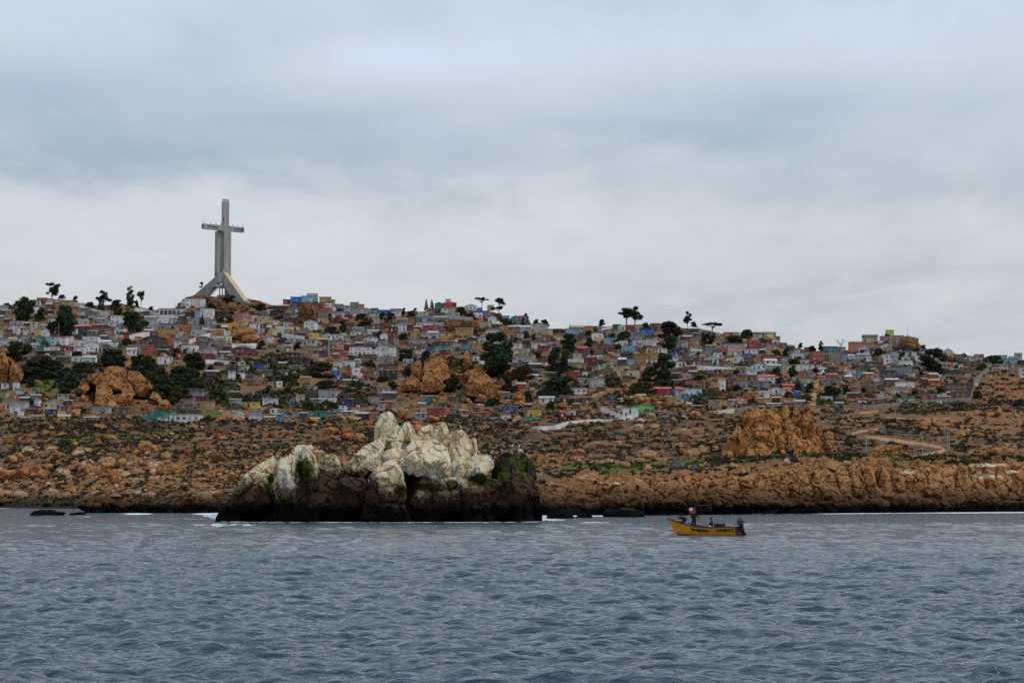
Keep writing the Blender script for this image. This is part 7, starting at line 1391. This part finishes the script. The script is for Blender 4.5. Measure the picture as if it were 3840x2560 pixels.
m = MB(); m.ball((.15, 0, 1.625), .018, 6, 4, sq=(1.2, .8, 1.3)); m.box(.125, .14, -.025, .025, 1.575, 1.583); m.ball((.03, .10, 1.63), .022, 6, 4); m.ball((.03, -.10, 1.63), .022, 6, 4); m.build('face', (m_skin,), rower, True)
pts = [(0, 0, .12, .16, .13), (-.02, 0, .34, .16, .12), (-.01, 0, .56, .17, .12), (.02, 0, .68, .07), (.05, 0, .75, .062), (.08, 0, .86, .095, .085), (.07, 0, .95, .072), (0, .20, .58, .075), (.14, .27, .36, .058), (.32, .16, .30, .042), (0, -.20, .58, .075), (.14, -.27, .36, .058), (.32, -.16, .30, .042),
       (.10, .11, .12, .10), (.46, .14, .16, .075), (.50, .14, -.22, .055), (.62, .15, -.25, .048), (.10, -.11, .12, .10), (.46, -.14, .16, .075), (.50, -.14, -.22, .055), (.62, -.15, -.25, .048)]
ed = [(0, 1), (1, 2), (2, 3), (3, 4), (4, 5), (5, 6), (2, 7), (7, 8), (8, 9), (2, 10), (10, 11), (11, 12), (0, 13), (13, 14), (14, 15), (15, 16), (0, 17), (17, 18), (18, 19), (19, 20)]
for h in (9, 12):
    b = pts[h]
    for k in range(5): i = len(pts); a = (b[0]+.055, b[1]-.034+.017*k, b[2]-.005); pts += [(*a, .013), (a[0]+.03, a[1], a[2]-.02, .011)]; ed += [(h, i), (i, i+1)]
SW = B2W @ Matrix.Translation((LB*.41, -.02, .50)) @ Matrix.Rotation(R(14), 4, 'Z')
sit = body('person', pts, ed, 0, 'seated person in dark jacket low in the boat', lambda c: 1 if (c.z > .70 and c.x > .02) or (c.x > .33 and c.z > .24 and c.z < .36 and abs(c.y) > .1) else 0, (m_jac, m_skin), SW)
m = MB(); m.ball((.06, 0, .905), .118, 12, 7, sq=(1, .92, .85)); m.build('hair', (m_hair,), sit, True)
m = MB(); m.ball((.185, 0, .84), .018, 6, 4); m.ball((.17, .035, .87), .011, 6, 4); m.ball((.17, -.035, .87), .011, 6, 4); m.build('face', (m_skin,), sit, True)

# ------------------------------------------------------------------ sea birds on the islet, one over the promontory
m_bw = paint('feather_white', (.75, .75, .74), .8, .05); m_bk = paint('feather_black', (.02, .02, .022), .8, .1); m_beak = paint('beak_yellow', (.55, .36, .05), .6, .1)
bpy.context.view_layer.update(); _dg = bpy.context.evaluated_depsgraph_get()
def perch(u, v, d):
    best = None
    for dd in np.arange(d-7, d+9, .5):
        x = float(P(u, v, dd)[0]); ok, loc, nr, ix_, ob, mx = scene.ray_cast(_dg, Vector((x, dd, 60)), Vector((0, 0, -1)))
        if ok and ob.parent and ob.parent.name.startswith('sea_rock') and not ob.name.startswith('back_face') and nr.z > .15:
            e_ = abs(float(vof(loc.z, dd))-v)
            if best is None or e_ < best[0]: best = (e_, np.array(loc))
    return best[1] if best else P(u, v, d)
def bird(u, v, d, dark, label, k=1.0, face=1):
    q = perch(u, v, d); e = empty('sea_bird', tuple(q), random.uniform(-.5, .5), label, 'bird', 'sea birds resting on the islet'); m = MB(); f = face
    m.ball((0, 0, .34*k), .17*k, 9, 7, sq=(1.35, .8, .95)); m.tube([(.13*f*k, 0, .42*k), (.22*f*k, 0, .60*k), (.23*f*k, 0, .68*k)], [.09*k, .05*k, .05*k], 7); m.ball((.25*f*k, 0, .72*k), .065*k, 7, 5); m.build('body', (m_bk if dark else m_bw,), e, True)
    m = MB(); m.tube([(.29*f*k, 0, .715*k), (.42*f*k, 0, .67*k)], [.025*k, .008*k], 5); m.build('beak', (m_beak,), e)
    m = MB(); m.ball((-.06*f*k, .12*k, .35*k), .14*k, 8, 5, sq=(1.5, .3, .7)); m.ball((-.06*f*k, -.12*k, .35*k), .14*k, 8, 5, sq=(1.5, .3, .7)); m.build('wing', (m_bk,), e, True)
    m = MB()
    for y in (-.05, .05): m.tube([(0, y*k, .25*k), (.01, y*k, -.06)], .014*k, 4)
    m.build('legs', (m_beak,), e)
for (u, v, d, dk, lb) in ((1731, 1611, 271, 0, 'white gull atop the right pale block'), (1778, 1638, 276, 0, 'white gull atop the smallest pale block'), (1771, 1712, 259, 1, 'black cormorant on the flat white block'), (1086, 1702, 259, 1, 'black bird perched left of the tower top'), (1886, 1700, 262, 0, 'white gull on the mossy butte, leftmost'), (1919, 1683, 262, 0, 'white gull atop the mossy butte crown'), (1943, 1684, 262, 0, 'white gull on the butte spike'), (1945, 1704, 261, 0, 'white gull below the butte spike'), (1598, 1588, 273, 1, 'dark bird between the pale pinnacles'), (1800, 1706, 263, 0, 'pale gull at the edge of the flat white block'), (1822, 1704, 264, 1, 'dark bird right of the flat white block'), (1842, 1705, 264, 0, 'pale bird in the notch beside the butte')):
    bird(u, v, d, dk, lb, .85, random.choice((-1, 1)))
b_ = bird

# ------------------------------------------------------------------ labels that single things out
LMK = [('the concrete cross', 840, 1090), ('the arcaded hall', 650, 1172), ('the orange terrace wall', 870, 1220), ('the twin white terrace blocks', 1390, 1322), ('the spired outcrop', 1600, 1400), ('the bulging outcrop', 1800, 1440), ('the lime green summit house', 3340, 1246),
       ('the bright green gabled shack', 2410, 1528), ('the white gate', 2360, 1548), ('the dirt street', 3055, 1480), ('the cave outcrop', 430, 1440), ('the umbrella tree', 2675, 1225), ('the vivid blue skyline house', 1113, 1122), ('the spreading eucalyptus', 2360, 1180), ('the pair of skyline conifers', 1610, 1142),
       ('the red house on the ridge', 1690, 1140), ('the lavender shack', 740, 1477), ('the twin-gabled white house', 870, 1560), ('the large central tree', 1870, 1330), ('the vivid blue hilltop house', 2428, 1242), ('the coral house', 3225, 1298), ('the round eastern tree', 3500, 1350), ('the bright red eastern house', 2830, 1292),
       ('the grey block building', 3148, 1345), ('the long panel wall', 3400, 1520), ('the ochre slab building', 630, 1246), ('the red-roofed western shacks', 330, 1225), ('the mustard gabled house', 2405, 1340), ('the vivid red porch house', 2155, 1405), ('the edge outcrop', 40, 1400), ('the yellow two-storey shack', 2005, 1548),
       ('the red-and-white eastern cabin', 3100, 1495), ('the ochre shed house', 2690, 1520), ('the light blue cabin', 2357, 1308), ('the red roadside shack', 1632, 1541), ('the western crest eucalyptus', 195, 1095), ('the green fence', 1977, 1573), ('the tall crag', 2960, 1600), ('the grey wall corner', 3640, 1470),
       ('the grey pyramid boulder', 2533, 1750), ('the round orange boulder', 1240, 1615), ('the islet summit', 1455, 1560), ('the fractured boulder', 430, 1780), ('the islet tower', 1150, 1690), ('the mossy butte', 1960, 1720), ('the twin poles', 3555, 1650), ('the dirt road bend', 3540, 1690), ('the cave-pitted rock', 3330, 1700), ('the yellow boat', 2650, 1960), ('the towering pyramid boulder', 545, 1670), ('the wide edge slab', 45, 1780), ('the white wall end', 1990, 1610), ('the black reef', 178, 1925), ('the squared tan boulder', 2545, 1670), ('the egg-shaped boulder', 3390, 1790), ('the pale whaleback boulder', 2215, 1795), ('the western waterline', 60, 1880), ('the promontory', 600, 1900), ('the eastern waterline', 3700, 1900), ('the crag foot', 2900, 1735), ('the broad dome boulder', 2432, 1705), ('the white eastern ledge', 3700, 1745)]
def rel(u, v, lm):
    dx, dy = u-lm[1], v-lm[2]
    if abs(dx) < 9 and abs(dy) < 9: return 'at '+lm[0]
    if abs(dx) > 1.6*abs(dy): return ('right of ' if dx > 0 else 'left of ')+lm[0]
    if abs(dy) > 1.6*abs(dx): return ('below ' if dy > 0 else 'above ')+lm[0]
    return ('below right of ' if dx > 0 else 'below left of ')+lm[0] if dy > 0 else ('above right of ' if dx > 0 else 'above left of ')+lm[0]
used = {}; pend = {}
for (e, desc, u, v, grp) in things_to_label:
    near = sorted(LMK, key=lambda l: (l[1]-u)**2+(1.6*(l[2]-v))**2)
    pend.setdefault(desc+' '+rel(u, v, near[0]), []).append((e, desc, u, v, near, grp))
ORD = 'first second third fourth fifth sixth seventh eighth ninth tenth eleventh twelfth thirteenth fourteenth fifteenth sixteenth seventeenth eighteenth nineteenth twentieth'.split()
for base, L in pend.items():
    if len(L) == 1: cands = [(L[0], base)]
    else:
        L.sort(key=lambda q: q[2]); cands = []
        for k, q in enumerate(L):
            if len(L) == 2: pre_ = ('left-hand', 'right-hand')[k]
            elif len(L) == 3: pre_ = ('leftmost', 'middle', 'rightmost')[k]
            else: pre_ = 'leftmost' if k == 0 else ('rightmost' if k == len(L)-1 else ORD[min(k, 19)]+' from left')
            cands.append((q, pre_+' '+base))
    for q, lab in cands:
        w_ = lab.split()
        if len(w_) > 16: lab = ' '.join(w_).replace('flat parapet top', 'flat top').replace('whitewashed ', 'white '); w_ = lab.split()
        if len(w_) > 16: lab = ' '.join(x for x in w_ if x not in ('long', 'tiny', 'small', 'large'))
        while lab in used: lab = lab+' again'
        used[lab] = 1; q[0]['label'] = lab; q[0]['group'] = q[5]
